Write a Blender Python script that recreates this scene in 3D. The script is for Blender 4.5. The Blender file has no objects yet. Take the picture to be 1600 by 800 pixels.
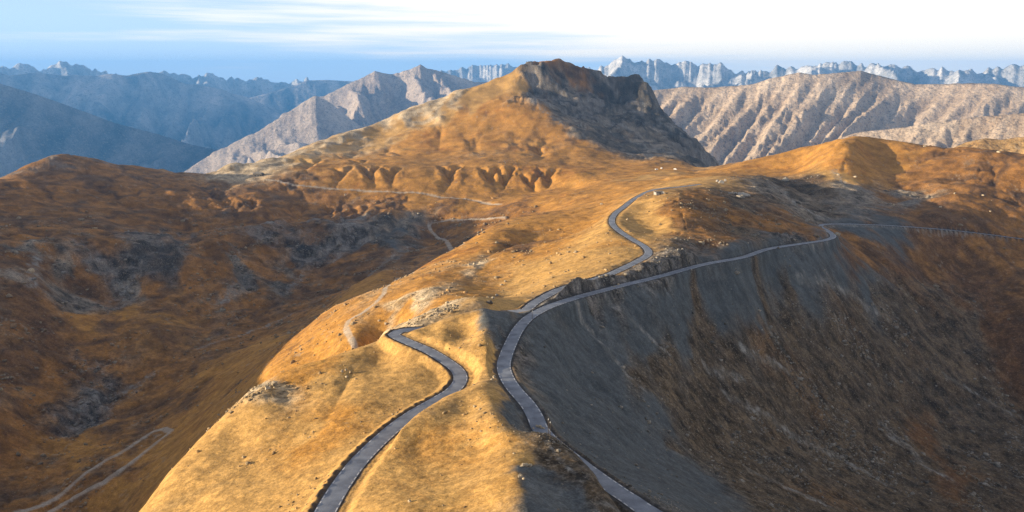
import bpy, bmesh, math, random
import numpy as np
from mathutils import Vector, Matrix

sc = bpy.context.scene
# ------------------------------------------------------------------ camera (the viewpoint is the origin)
cam_data = bpy.data.cameras.new('camera'); cam = bpy.data.objects.new('camera', cam_data)
sc.collection.objects.link(cam); sc.camera = cam
PITCH = math.atan(282/1256)
cam.rotation_euler = (math.pi/2-PITCH, 0, 0); cam.location = (0, 0, 0)
cam_data.sensor_width = 36; cam_data.lens = 36*1256/1600
cam_data.clip_start = 1; cam_data.clip_end = 200000
# ------------------------------------------------------------------ light: low evening sun from the left, slightly behind
SUN_AZ, SUN_EL = math.radians(-97), math.radians(7.6)       # azimuth from the view direction (north), clockwise
to_sun = Vector((math.sin(SUN_AZ)*math.cos(SUN_EL), math.cos(SUN_AZ)*math.cos(SUN_EL), math.sin(SUN_EL)))
sd = bpy.data.lights.new('sun', 'SUN'); sd.energy = 5.0; sd.angle = math.radians(.5); sd.color = (1, .80, .54)
sun = bpy.data.objects.new('sun', sd); sc.collection.objects.link(sun)
sun.rotation_euler = to_sun.to_track_quat('Z', 'Y').to_euler(); sun.location = (-300, -100, 300)
sc.view_settings.view_transform = 'Standard'; sc.view_settings.look = 'None'; sc.view_settings.gamma = 1
sc.view_settings.exposure = 1.17
sc.cycles.use_denoising = True; sc.cycles.denoising_input_passes = 'RGB_ALBEDO_NORMAL'; sc.cycles.denoising_prefilter = 'NONE'
sc.cycles.max_bounces = 5; sc.cycles.diffuse_bounces = 2; sc.cycles.volume_bounces = 0; sc.cycles.transparent_max_bounces = 4

w = bpy.data.worlds.new('World'); sc.world = w; w.use_nodes = True
nt = w.node_tree; nt.nodes.clear()
def N(t, **k):
    n = nt.nodes.new(t)
    for a, b in k.items(): setattr(n, a, b)
    return n
def math_node(op, a, b=None, c=None, clamp=False):
    n = N('ShaderNodeMath', operation=op, use_clamp=clamp)
    for i, v in enumerate((a, b, c)):
        if v is None: continue
        if isinstance(v, (int, float)): n.inputs[i].default_value = v
        else: nt.links.new(v, n.inputs[i])
    return n.outputs[0]
def maprange(v, a, b, c=0, d=1):
    n = N('ShaderNodeMapRange', interpolation_type='SMOOTHSTEP')
    nt.links.new(v, n.inputs[0])
    for i, x in enumerate((a, b, c, d)): n.inputs[i+1].default_value = x
    return n.outputs[0]
def mixc(f, a, b):
    n = N('ShaderNodeMix', data_type='RGBA')
    for i, v in ((0, f), (6, a), (7, b)):
        if isinstance(v, (int, float)): n.inputs[i].default_value = v
        elif isinstance(v, tuple): n.inputs[i].default_value = v+(1,)
        else: nt.links.new(v, n.inputs[i])
    return n.outputs[2]
def noise(vec, scale, detail=4, rough=.5):
    n = N('ShaderNodeTexNoise'); nt.links.new(vec, n.inputs['Vector'])
    n.inputs['Scale'].default_value = scale; n.inputs['Detail'].default_value = detail; n.inputs['Roughness'].default_value = rough
    return n.outputs['Fac']
out = N('ShaderNodeOutputWorld'); bg = N('ShaderNodeBackground'); nt.links.new(bg.outputs[0], out.inputs[0])
sky = N('ShaderNodeTexSky', sky_type='NISHITA', sun_disc=False, sun_elevation=SUN_EL, sun_rotation=SUN_AZ, altitude=2800, air_density=1.0, dust_density=.3, ozone_density=1.0)
tc = N('ShaderNodeTexCoord'); sep = N('ShaderNodeSeparateXYZ'); nt.links.new(tc.outputs['Generated'], sep.inputs[0])
vm = N('ShaderNodeVectorMath', operation='MULTIPLY'); nt.links.new(tc.outputs['Generated'], vm.inputs[0]); vm.inputs[1].default_value = (2.6, 2.6, 60)
streak = noise(vm.outputs[0], 1.0, 5, .55)
vm2 = N('ShaderNodeVectorMath', operation='MULTIPLY'); nt.links.new(tc.outputs['Generated'], vm2.inputs[0]); vm2.inputs[1].default_value = (1.1, 1.1, 9)
bank = noise(vm2.outputs[0], 1.0, 3, .5)
z = sep.outputs[2]; x = sep.outputs[0]
f = math_node('ADD', math_node('MULTIPLY', z, 12.0), math_node('MULTIPLY', x, 1.9))
f = math_node('ADD', f, math_node('MULTIPLY', math_node('SUBTRACT', streak, .5), 3.0))
f = math_node('ADD', f, math_node('MULTIPLY', math_node('SUBTRACT', bank, .5), 2.2))
cloud = maprange(f, -.25, 1.0)
thin = maprange(z, .5, .13, .2, 1)                          # overhead the veil breaks up
cloud = math_node('MULTIPLY', cloud, thin)
haze_f = maprange(z, .28, .0)                             # pale air at the horizon
skyb = N('ShaderNodeMix', data_type='RGBA', blend_type='MULTIPLY'); skyb.inputs[0].default_value = 1; nt.links.new(sky.outputs[0], skyb.inputs[6]); skyb.inputs[7].default_value = (.62, .64, .78, 1)   # cold clear air
skyc = mixc(math_node('MULTIPLY', haze_f, .8), skyb.outputs[2], (3.3, 4.5, 6.2))
col = mixc(cloud, skyc, (6.6, 6.0, 5.1))
nt.links.new(col, bg.inputs[0]); bg.inputs[1].default_value = .1

DATA = {}
# surveyed spot heights (east, north, up in metres; the viewpoint is the origin)
DATA["pts"] = [(-45.6,155.4,-100.53),(-45.4,167.8,-101.87),(-45.2,180.3,-103.47),(-44.8,193.6,-104.97),(-43.9,206.2,-106.47),(-42.1,218.5,-107.84),(-39.6,230.6,-109.05),(-36.1,243.6,-110.18),
(-31.9,255.7,-111.38),(-27.2,266.6,-112.55),(-22.2,278.1,-113.45),(-19.9,292.7,-113.82),(-24.0,305.4,-113.7),(-31.0,317.5,-113.78),(-39.1,329.0,-114.15),(-48.2,340.6,-114.71),
(-52.7,355.1,-115.57),(-44.3,364.6,-117.26),(-34.3,374.4,-119.16),(-25.3,383.5,-120.17),(-16.3,391.7,-120.21),(-4.1,397.2,-119.2),(8.1,401.3,-118.09),(13.1,414.5,-117.97),
(18.3,425.6,-118.28),(23.1,436.2,-118.77),(29.3,447.4,-119.54),(36.4,458.7,-120.5),(43.8,469.6,-121.48),(51.3,479.9,-122.33),(58.6,489.9,-122.74),(65.8,500.0,-122.79),
(72.4,510.5,-122.9),(79.0,521.9,-123.12),(85.3,533.1,-123.36),(91.5,544.8,-123.54),(96.3,556.3,-123.75),(98.7,568.0,-124.13),(99.5,580.4,-124.72),(99.3,593.2,-125.43),
(98.3,605.7,-126.22),(97.0,619.0,-127.01),(95.7,631.9,-127.64),(94.1,644.7,-128.09),(92.5,657.5,-128.42),(91.2,669.8,-128.69),(90.2,682.4,-128.93),(89.6,694.4,-129.13),
(89.7,706.3,-129.3),(90.5,718.1,-129.44),(92.0,729.8,-129.57),(94.1,742.1,-129.79),(96.3,753.4,-130.1),(99.0,765.3,-130.5),(102.0,777.3,-130.96),(105.1,789.0,-131.54),
(108.2,800.4,-132.24),(111.5,811.9,-132.89),(115.4,824.0,-133.25),(119.1,835.1,-133.26),(123.1,846.6,-133.01),(127.6,858.3,-132.57),(132.9,869.9,-131.97),(138.4,880.5,-131.17),
(144.6,891.5,-130.2),(151.2,902.2,-129.2),(158.1,911.7,-128.36),(166.4,920.4,-127.84),(176.6,927.5,-127.63),(187.1,933.4,-127.64),(197.1,939.6,-127.69),(207.5,947.5,-127.72),
(217.5,955.5,-127.78),(227.4,963.5,-127.84),(45.2,158.7,-102.03),(36.9,169.2,-101.9),(30.7,179.7,-102.86),(26.5,191.1,-104.97),(22.3,203.3,-107.19),(17.5,216.1,-108.92),
(11.5,229.7,-109.53),(7.6,245.9,-109.16),(4.3,259.2,-109.07),(0.1,273.5,-109.71),(-2.4,287.5,-110.58),(-3.2,300.9,-111.23),(-2.4,313.0,-111.72),(-0.8,326.4,-112.13),
(1.1,339.6,-112.44),(3.6,353.1,-112.82),(6.6,366.1,-113.47),(10.8,378.8,-114.31),(16.0,391.0,-115.32),(21.6,402.6,-116.45),(27.4,413.2,-117.66),(33.6,423.9,-118.91),
(40.3,434.5,-120.14),(47.5,445.0,-121.34),(54.3,454.8,-122.46),(61.3,464.6,-123.5),(68.4,474.1,-124.46),(75.8,483.1,-125.3),(83.5,491.9,-126.1),(92.8,502.8,-126.95),
(100.4,512.1,-127.74),(107.6,521.4,-128.47),(115.4,531.5,-129.26),(123.4,541.8,-130.07),(131.3,551.7,-130.88),(139.1,560.8,-131.69),(147.5,569.7,-132.53),(155.8,577.8,-133.36),
(164.0,585.9,-134.23),(172.2,594.7,-135.15),(179.7,604.2,-136.1),(186.4,614.2,-137.09),(193.0,624.8,-138.13),(199.7,635.6,-139.19),(206.6,646.2,-140.25),(213.7,656.1,-141.28),
(221.7,665.6,-142.32),(230.0,674.7,-143.34),(238.5,683.5,-144.36),(246.9,692.0,-145.36),(255.1,700.4,-146.37),(264.0,709.7,-147.45),(273.3,719.1,-148.59),(282.3,728.2,-149.69),
(290.5,737.0,-150.71),(298.2,746.3,-151.71),(306.0,756.9,-152.66),(312.0,767.2,-153.54),(317.2,778.7,-154.46),(321.1,790.4,-155.41),(324.5,803.0,-156.4),(327.5,815.6,-157.38),
(330.3,828.0,-158.35),(332.4,841.0,-159.31),(334.4,853.4,-160.24),(337.3,864.5,-161.18),(342.3,877.3,-162.2),(349.0,887.8,-163.21),(357.9,895.6,-164.06),(367.3,900.2,-164.76),
(379.0,904.9,-165.64),(392.2,911.0,-166.78),(401.4,916.0,-167.96),(411.5,921.7,-169.24),(422.4,927.8,-170.66),(434.0,933.9,-172.17),(446.1,939.6,-173.71),(458.6,944.6,-175.19),
(469.4,948.2,-176.53),(480.9,951.6,-177.84),(492.7,954.7,-179.17),(504.9,957.7,-180.52),(517.2,960.3,-181.91),(529.5,962.6,-183.33),(541.7,964.6,-184.77),(553.7,966.3,-186.27),
(566.0,967.5,-187.84),(578.5,968.4,-189.48),(591.0,969.0,-191.14),(603.3,969.4,-192.8),(615.4,969.4,-194.41),(626.8,969.3,-195.95),(637.6,969.0,-197.49),(651.1,968.1,-199.12),
(663.3,966.6,-200.72),(674.9,964.7,-202.22),(686.1,962.7,-203.67),(697.5,960.7,-205.03),(-119.9,233.0,-137.37),(-134.3,260.9,-159.37),(-167.8,326.1,-212.37),(-120.0,235.4,-137.35),
(-134.5,263.6,-159.35),(-168.1,329.5,-212.35),(-120.2,237.8,-137.31),(-134.6,266.3,-159.31),(-168.3,332.9,-212.31),(-120.3,240.2,-137.27),(-134.8,269.1,-159.27),(-168.5,336.3,-212.27),
(-120.5,242.7,-137.2),(-134.9,271.8,-159.2),(-168.7,339.8,-212.2),(-120.6,245.2,-137.13),(-135.1,274.6,-159.13),(-168.8,343.3,-212.13),(-120.7,247.7,-137.04),(-135.2,277.4,-159.04),
(-169.0,346.8,-212.04),(-120.8,250.3,-136.93),(-135.3,280.3,-158.93),(-169.2,350.4,-211.93),(-120.9,252.8,-136.81),(-135.4,283.2,-158.81),(-169.3,353.9,-211.81),(-121.0,255.4,-136.67),
(-135.5,286.0,-158.67),(-169.4,357.6,-211.67),(-121.1,258.0,-136.52),(-135.6,289.0,-158.52),(-169.5,361.2,-211.52),(-120.8,260.2,-136.26),(-135.3,291.4,-158.26),(-169.1,364.3,-211.26),
(-120.4,262.4,-135.98),(-134.9,293.9,-157.98),(-168.6,367.4,-210.98),(-120.1,264.6,-135.69),(-134.5,296.4,-157.69),(-168.1,370.5,-210.69),(-119.7,266.8,-135.39),(-134.1,298.9,-157.39),
(-167.6,373.6,-210.39),(-119.3,269.1,-135.07),(-133.7,301.4,-157.07),(-167.1,376.7,-210.07),(-119.0,271.4,-134.74),(-133.2,303.9,-156.74),(-166.5,379.9,-209.74),(-118.5,273.6,-134.39),
(-132.8,306.5,-156.39),(-166.0,383.1,-209.39),(-118.1,275.9,-134.03),(-132.3,309.0,-156.03),(-165.4,386.3,-209.03),(-117.7,278.2,-133.65),(-131.8,311.6,-155.65),(-164.8,389.5,-208.65),
(-117.2,280.5,-133.26),(-131.3,314.2,-155.26),(-164.1,392.7,-208.26),(-116.8,282.9,-132.85),(-130.8,316.8,-154.85),(-163.5,396.0,-207.85),(-116.3,285.2,-132.43),(-130.3,319.4,-154.43),
(-162.8,399.3,-207.43),(-115.8,287.6,-131.99),(-129.7,322.1,-153.99),(-162.1,402.6,-206.99),(-115.1,289.7,-131.5),(-128.9,324.5,-153.5),(-161.1,405.6,-206.5),(-114.3,291.9,-130.99),
(-128.0,327.0,-152.99),(-160.1,408.7,-205.99),(-113.6,294.1,-130.47),(-127.2,329.4,-152.47),(-159.0,411.8,-205.47),(-112.8,296.3,-129.93),(-126.3,331.9,-151.93),(-157.9,414.9,-204.93),
(-112.0,298.6,-129.37),(-125.4,334.4,-151.37),(-156.8,418.0,-204.37),(-111.2,300.8,-128.81),(-124.5,336.9,-150.81),(-155.6,421.1,-203.81),(-110.3,303.0,-128.22),(-123.6,339.4,-150.22),
(-154.5,424.2,-203.22),(-109.5,305.3,-127.62),(-122.6,341.9,-149.62),(-153.3,427.4,-202.62),(-108.6,307.5,-127.0),(-121.6,344.4,-149.0),(-152.0,430.6,-202.0),(-107.7,309.8,-126.37),
(-120.6,347.0,-148.37),(-150.8,433.7,-201.37),(-106.5,312.0,-126.1),(-119.3,349.5,-148.1),(-149.1,436.8,-201.1),(-105.3,314.2,-125.82),(-117.9,351.9,-147.82),(-147.4,439.9,-200.82),
(-104.0,316.4,-125.53),(-116.5,354.4,-147.53),(-145.6,443.0,-200.53),(-102.7,318.6,-125.22),(-115.1,356.9,-147.22),(-143.8,446.1,-200.22),(-101.5,320.9,-124.9),(-113.6,359.4,-146.9),
(-142.0,449.2,-199.9),(-100.1,323.1,-124.57),(-112.1,361.9,-146.57),(-140.2,452.3,-199.57),(-98.8,325.3,-124.23),(-110.6,364.4,-146.23),(-138.3,455.5,-199.23),(-96.8,326.7,-124.03),
(-108.4,365.9,-146.03),(-135.5,457.3,-199.03),(-94.8,328.0,-123.83),(-106.1,367.4,-145.83),(-132.7,459.2,-198.83),(-92.7,329.3,-123.61),(-103.9,368.8,-145.61),(-129.8,461.1,-198.61),
(-90.7,330.6,-123.39),(-101.6,370.3,-145.39),(-126.9,462.9,-198.39),(-88.6,331.9,-123.16),(-99.2,371.8,-145.16),(-124.0,464.7,-198.16),(-86.5,333.2,-122.92),(-96.9,373.2,-144.92),
(-121.1,466.5,-197.92),(-84.4,334.5,-122.67),(-94.5,374.7,-144.67),(-118.1,468.3,-197.67),(-82.3,335.9,-122.38),(-92.2,376.2,-144.38),(-115.3,470.2,-197.38),(-80.3,337.2,-122.07),
(-89.9,377.7,-144.07),(-112.4,472.1,-197.07),(-78.2,338.6,-121.76),(-87.6,379.2,-143.76),(-109.4,474.0,-196.76),(-76.1,339.9,-121.44),(-85.2,380.7,-143.44),(-106.5,475.9,-196.44),
(-73.9,341.2,-121.11),(-82.8,382.2,-143.11),(-103.5,477.7,-196.11),(-71.8,342.6,-120.77),(-80.4,383.7,-142.77),(-100.5,479.6,-195.77),(-69.7,344.0,-120.37),(-78.0,385.3,-142.37),
(-97.5,481.6,-195.37),(-67.5,345.5,-119.96),(-75.6,386.9,-141.96),(-94.5,483.6,-194.96),(-65.3,346.9,-119.54),(-73.2,388.5,-141.54),(-91.5,485.6,-194.54),(-63.1,348.3,-119.11),
(-70.7,390.1,-141.11),(-88.4,487.6,-194.11),(-60.9,349.7,-118.68),(-68.2,391.7,-140.68),(-85.3,489.6,-193.68),(-58.7,351.1,-118.23),(-65.7,393.3,-140.23),(-82.2,491.6,-193.23),
(-74.5,247.0,-120.94),(-84.3,214.0,-121.01),(-94.5,215.1,-125.82),(-57.6,187.3,-109.56),(-80.4,231.4,-122.02),(-74.1,290.7,-120.95),(-65.3,323.5,-120.06),(-88.9,299.1,-124.42),
(-54.1,264.5,-114.86),(-58.3,224.6,-114.16),(-97.9,264.5,-127.03),(-89.5,275.8,-122.3),(-56.0,333.3,-120.76),(-40.2,297.3,-115.65),(-47.2,278.0,-115.67),(-12.9,263.7,-104.94),
(-13.5,274.2,-108.94),(-14.4,261.6,-104.84),(-15.0,272.0,-108.84),(-15.8,259.5,-104.74),(-16.5,269.8,-108.74),(-17.2,257.4,-104.63),(-17.9,267.6,-108.63),(-18.6,255.3,-104.51),
(-19.4,265.5,-108.51),(-20.0,253.2,-104.38),(-20.8,263.3,-108.38),(-21.3,251.1,-104.24),(-22.2,261.1,-108.24),(-22.6,248.9,-104.21),(-23.5,258.9,-108.21),(-23.8,246.8,-104.17),
(-24.7,256.7,-108.17),(-25.0,244.7,-104.12),(-26.0,254.4,-108.12),(-26.2,242.5,-104.06),(-27.2,252.2,-108.06),(-27.3,240.4,-103.99),(-28.4,250.0,-107.99),(-28.5,238.3,-103.92),
(-29.6,247.8,-107.92),(-29.6,236.1,-103.9),(-30.7,245.6,-107.9),(-30.6,233.9,-103.86),(-31.9,243.3,-107.86),(-31.7,231.8,-103.82),(-33.0,241.0,-107.82),(-32.7,229.6,-103.77),
(-34.1,238.8,-107.77),(-33.8,227.5,-103.71),(-35.1,236.6,-107.71),(-34.8,225.3,-103.64),(-36.2,234.3,-107.64),(-35.1,203.0,-103.57),(-37.2,177.1,-100.5),(-37.3,190.4,-102.19),
(-27.4,212.2,-103.92),(-21.0,159.6,-93.35),(-15.8,181.3,-97.32),(-8.8,203.8,-99.79),(-6.8,153.9,-89.97),(-19.4,227.2,-102.81),(-14.2,237.6,-103.16),(-28.7,163.5,-95.61),
(-31.3,146.7,-94.43),(-12.4,139.4,-89.76),(3.6,135.0,-86.87),(3.5,136.4,-86.78),(3.5,137.9,-86.67),(3.4,139.5,-86.56),(3.3,141.0,-86.44),(3.2,142.6,-86.31),
(3.1,144.1,-86.17),(3.0,145.7,-86.01),(3.0,147.3,-85.85),(2.9,149.0,-85.68),(2.8,151.6,-86.12),(2.7,154.2,-86.55),(2.5,156.8,-86.97),(2.4,159.6,-87.39),
(2.3,162.3,-87.79),(2.2,165.1,-88.19),(2.0,168.0,-88.57),(2.3,171.6,-89.4),(2.6,175.3,-90.23),(2.9,179.1,-91.05),(3.3,183.0,-91.87),(3.6,186.9,-92.69),
(4.0,191.0,-93.5),(3.3,194.3,-94.09),(2.6,197.7,-94.67),(1.8,201.2,-95.25),(1.1,204.8,-95.81),(0.3,208.3,-96.37),(-0.5,212.0,-96.92),(-1.4,216.1,-97.56),
(-2.3,220.3,-98.19),(-3.2,224.6,-98.81),(-4.1,229.0,-99.42),(-4.8,233.0,-99.99),(-5.6,237.1,-100.54),(-6.4,241.3,-101.09),(-7.2,245.5,-101.62),(-8.1,249.9,-102.15),
(-7.9,255.1,-102.9),(-7.8,260.4,-103.65),(-7.6,265.9,-104.39),(-7.6,281.9,-109.66),(-6.9,293.9,-109.09),(-8.8,308.9,-107.8),(-9.7,321.9,-106.68),(-12.3,343.8,-106.46),
(-14.4,361.7,-106.39),(7.5,172.8,-92.77),(14.0,159.4,-92.44),(9.3,151.7,-88.72),(19.7,148.7,-91.31),(8.9,214.8,-100.99),(9.1,221.3,-104.99),(9.9,213.4,-100.99),
(10.2,219.8,-104.99),(10.9,212.0,-100.99),(11.3,218.4,-104.99),(12.0,210.7,-100.99),(12.3,217.0,-104.99),(13.3,208.1,-100.61),(13.7,214.3,-104.61),(14.5,205.5,-100.23),
(15.0,211.7,-104.23),(15.5,202.9,-99.9),(16.0,208.9,-103.9),(16.4,200.3,-99.55),(16.9,206.3,-103.55),(17.3,197.7,-99.2),(17.9,203.6,-103.2),(18.2,195.1,-98.84),
(18.8,201.0,-102.84),(18.9,192.5,-98.6),(19.5,198.3,-102.6),(19.6,189.9,-98.35),(20.2,195.6,-102.35),(20.3,187.4,-98.08),(20.9,193.0,-102.08),(20.9,184.8,-97.8),
(21.5,190.4,-101.8),(21.2,182.5,-97.6),(21.8,188.0,-101.6),(21.5,180.2,-97.39),(22.1,185.6,-101.39),(21.8,177.9,-97.18),(22.4,183.2,-101.18),(22.1,175.6,-96.95),
(22.7,180.9,-100.95),(22.5,173.8,-96.91),(23.2,179.1,-100.91),(23.0,172.1,-96.86),(23.7,177.2,-100.86),(23.4,170.3,-96.81),(24.1,175.4,-100.81),(23.9,168.6,-96.74),
(24.6,173.6,-100.74),(24.3,166.9,-96.67),(25.0,171.9,-100.67),(24.7,165.2,-96.59),(25.4,170.1,-100.59),(-1.0,240.0,-104.22),(0.0,222.0,-102.51),(-6.0,360.0,-108.35),
(0.0,366.0,-109.23),(5.6,374.0,-113.22),(-2.9,346.0,-110.15),(-5.9,321.9,-110.95),(-23.0,344.2,-112.59),(-30.7,333.6,-112.03),(-29.6,356.8,-110.48),(-38.3,353.9,-114.22),
(-15.4,304.6,-110.35),(-20.7,307.3,-111.33),(-17.0,339.6,-111.07),(-45.7,354.1,-114.26),(-50.3,389.5,-123.26),(-43.5,355.3,-113.79),(-47.9,390.9,-122.79),(-41.3,356.6,-113.31),
(-45.5,392.3,-122.31),(-39.1,357.9,-112.81),(-43.0,393.6,-121.81),(-36.9,359.1,-112.32),(-40.6,395.0,-121.32),(-34.6,360.3,-111.81),(-38.1,396.4,-120.81),(-32.4,361.5,-111.29),
(-35.6,397.7,-120.29),(-30.1,362.8,-110.76),(-33.1,399.0,-119.76),(-27.5,363.3,-110.14),(-30.3,399.6,-119.14),(-24.9,363.8,-109.51),(-27.4,400.2,-118.51),(-22.3,364.3,-108.88),
(-24.6,400.7,-117.88),(-19.7,364.8,-108.24),(-21.7,401.3,-117.24),(-17.1,365.3,-107.59),(-18.9,401.8,-116.59),(-14.5,365.7,-106.93),(-16.0,402.3,-115.93),(16.6,401.7,-115.37),
(27.9,424.1,-112.03),(37.6,436.4,-111.57),(48.9,457.4,-117.33),(54.7,458.7,-120.01),(84.0,513.2,-123.83),(105.4,537.8,-122.99),(118.2,557.6,-122.87),(70.3,489.0,-124.6),
(138.2,583.9,-131.09),(94.8,547.9,-124.84),(103.8,563.3,-124.58),(113.2,579.0,-124.21),(122.8,607.0,-124.65),(133.1,636.2,-124.86),(141.7,695.7,-124.52),(144.8,730.0,-123.18),
(147.9,765.9,-121.43),(155.5,835.6,-121.66),(122.8,689.1,-131.84),(121.1,750.3,-131.21),(136.6,808.5,-128.2),(118.1,618.8,-126.06),(160.6,660.8,-126.41),(187.7,777.7,-123.31),
(191.3,673.4,-134.38),(214.8,760.2,-132.95),(251.4,895.4,-131.08),(221.8,923.7,-125.55),(293.1,1018.7,-131.08),(260.8,809.0,-134.86),(235.8,727.7,-139.22),(307.3,845.9,-147.93),
(277.5,761.0,-146.83),(377.4,1181.2,-148.2),(374.8,1087.2,-154.78),(250.4,978.5,-128.26),(193.0,909.7,-124.38),(72.3,686.2,-134.11),(52.0,637.9,-137.89),(29.0,589.3,-142.2),
(9.1,549.9,-146.67),(-4.3,520.0,-146.68),(43.3,528.2,-129.69),(28.7,499.2,-128.89),(15.8,479.7,-130.0),(85.5,730.0,-131.25),(102.7,876.0,-159.25),(81.2,730.5,-133.74),
(97.5,876.6,-161.74),(76.9,731.0,-136.23),(92.3,877.2,-164.23),(72.6,731.4,-138.72),(87.1,877.7,-166.72),(68.2,731.8,-141.21),(81.9,878.2,-169.21),(63.5,725.1,-142.3),
(76.2,870.1,-170.3),(58.9,718.4,-143.37),(70.7,862.1,-171.37),(54.3,711.7,-144.39),(65.2,854.1,-172.39),(49.9,705.1,-145.39),(59.8,846.1,-173.39),(45.5,698.5,-146.35),
(54.5,838.2,-174.35),(14.7,351.7,-118.11),(34.1,410.6,-127.15),(76.1,459.7,-134.43),(73.7,441.9,-144.54),(66.1,390.4,-155.39),(29.1,343.8,-136.82),(31.0,368.7,-133.57),
(15.5,304.6,-121.23),(16.6,277.5,-120.5),(22.0,255.1,-124.88),(31.0,238.0,-125.48),(55.2,320.3,-156.82),(49.6,226.6,-128.16),(100.2,387.3,-189.61),(115.7,455.5,-181.3),
(128.2,514.3,-159.26),(133.3,539.8,-143.97),(203.3,617.4,-164.66),(186.7,559.7,-183.06),(171.5,506.8,-201.68),(241.6,571.0,-227.25),(321.4,633.1,-251.95),(407.7,688.3,-273.93),
(264.7,637.2,-197.33),(361.4,724.9,-224.49),(288.4,703.1,-175.61),(397.5,807.5,-201.66),(360.6,802.7,-183.59),(63.7,241.7,-141.37),(111.1,316.0,-184.82),(160.9,366.2,-214.16),
(219.2,415.7,-243.13),(277.7,451.4,-263.99),(339.3,482.6,-282.26),(150.0,434.9,-212.92),(213.8,495.9,-242.8),(280.3,541.8,-265.28),(351.4,582.2,-285.05),(414.5,600.9,-294.22),
(61.0,356.8,-158.21),(40.9,319.4,-141.61),(380.7,476.6,-302.09),(134.3,301.4,-197.04),(68.3,219.6,-141.36),(576.1,877.8,-219.23),(520.3,782.8,-242.43),(526.5,920.0,-214.27),
(469.1,744.6,-269.73),(455.3,901.6,-194.89),(339.1,801.2,-169.87),(625.1,843.6,-225.01),(542.8,717.9,-260.08),(453.3,863.2,-215.59),(457.6,849.6,-221.18),(461.6,836.0,-226.54),
(463.9,823.1,-233.59),(465.9,810.3,-240.41),(467.8,797.6,-246.99),(469.6,785.1,-253.35),(471.2,772.7,-259.48),(473.8,760.2,-265.34),(476.3,748.0,-270.97),(478.5,735.8,-276.38),
(480.6,723.8,-281.57),(482.4,711.9,-286.55),(486.4,701.8,-291.99),(490.2,691.8,-297.24),(493.9,681.8,-302.3),(497.3,671.9,-307.18),(500.5,662.1,-311.88),(416.9,1699.6,-190.17),
(466.9,1903.6,-250.17),(562.8,2294.5,-350.17),(425.0,1687.2,-186.9),(476.0,1889.6,-246.9),(573.8,2277.7,-346.9),(433.0,1674.8,-183.65),(484.9,1875.7,-243.65),(584.5,2260.9,-343.65),
(440.8,1662.4,-180.45),(493.7,1861.9,-240.45),(595.1,2244.2,-340.45),(448.4,1650.0,-177.27),(502.2,1848.0,-237.27),(605.4,2227.5,-337.27),(455.9,1637.7,-174.12),(510.6,1834.3,-234.12),
(615.5,2210.9,-334.12),(464.0,1628.5,-170.55),(519.6,1823.9,-230.55),(626.4,2198.4,-330.55),(471.9,1619.2,-167.01),(528.5,1813.5,-227.01),(637.1,2185.9,-327.01),(479.7,1609.9,-163.5),
(537.3,1803.1,-223.5),(647.6,2173.4,-323.5),(487.4,1600.7,-160.02),(545.8,1792.8,-220.02),(657.9,2160.9,-320.02),(494.9,1591.4,-156.58),(554.3,1782.4,-216.58),(668.1,2148.4,-316.58),
(502.3,1582.2,-153.16),(562.6,1772.0,-213.16),(678.1,2135.9,-313.16),(509.8,1571.8,-149.83),(570.9,1760.4,-209.83),(688.2,2121.9,-309.83),(517.1,1561.4,-146.52),(579.1,1748.8,-206.52),
(698.1,2107.9,-306.52),(524.2,1551.0,-143.25),(587.2,1737.2,-203.25),(707.7,2093.9,-303.25),(531.3,1540.7,-140.02),(595.0,1725.6,-200.02),(717.2,2079.9,-300.02),(538.1,1530.4,-136.81),
(602.7,1714.0,-196.81),(726.5,2066.0,-296.81),(544.9,1520.1,-133.65),(610.3,1702.5,-193.65),(735.6,2052.1,-293.65),(551.5,1509.8,-130.51),(617.7,1691.0,-190.51),(744.5,2038.2,-290.51),
(558.0,1499.6,-127.41),(624.9,1679.5,-187.41),(753.2,2024.4,-287.41),(564.0,1490.8,-124.56),(631.7,1669.7,-184.56),(761.4,2012.6,-284.56),(569.9,1482.1,-121.74),(638.3,1660.0,-181.74),
(769.4,2000.9,-281.74),(575.7,1473.5,-118.94),(644.8,1650.3,-178.94),(777.2,1989.2,-278.94),(581.4,1464.8,-116.17),(651.2,1640.6,-176.17),(784.9,1977.5,-276.17),(587.0,1456.1,-113.42),
(657.4,1630.9,-173.42),(792.4,1965.8,-273.42),(593.4,1447.0,-110.44),(664.6,1620.7,-170.44),(801.1,1953.5,-270.44),(599.7,1437.9,-107.5),(671.7,1610.5,-167.5),(809.6,1941.2,-267.5),
(605.9,1428.9,-104.58),(678.6,1600.3,-164.58),(817.9,1929.0,-264.58),(617.5,1434.1,-106.09),(691.6,1606.2,-166.09),(833.7,1936.0,-266.09),(629.3,1439.3,-107.6),(704.8,1612.1,-167.6),
(849.5,1943.1,-267.6),(641.1,1444.6,-109.12),(718.0,1617.9,-169.12),(865.5,1950.1,-269.12),(652.9,1449.7,-110.65),(731.3,1623.7,-170.65),(881.5,1957.2,-270.65),(660.2,1444.6,-111.2),
(739.5,1618.0,-171.2),(891.3,1950.2,-271.2),(667.5,1439.4,-111.75),(747.5,1612.2,-171.75),(901.1,1943.2,-271.75),(674.6,1434.3,-112.28),(755.5,1606.4,-172.28),(910.7,1936.3,-272.28),
(681.7,1429.1,-112.81),(763.5,1600.6,-172.81),(920.3,1929.2,-272.81),(688.7,1423.9,-113.33),(771.3,1594.7,-173.33),(929.7,1922.2,-273.33),(695.6,1418.6,-113.85),(779.1,1588.9,-173.85),
(939.0,1915.2,-273.85),(701.2,1409.6,-114.47),(785.3,1578.7,-174.47),(946.6,1902.9,-274.47),(706.7,1400.6,-115.08),(791.5,1568.6,-175.08),(954.1,1890.7,-275.08),(712.1,1391.5,-115.68),
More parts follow.
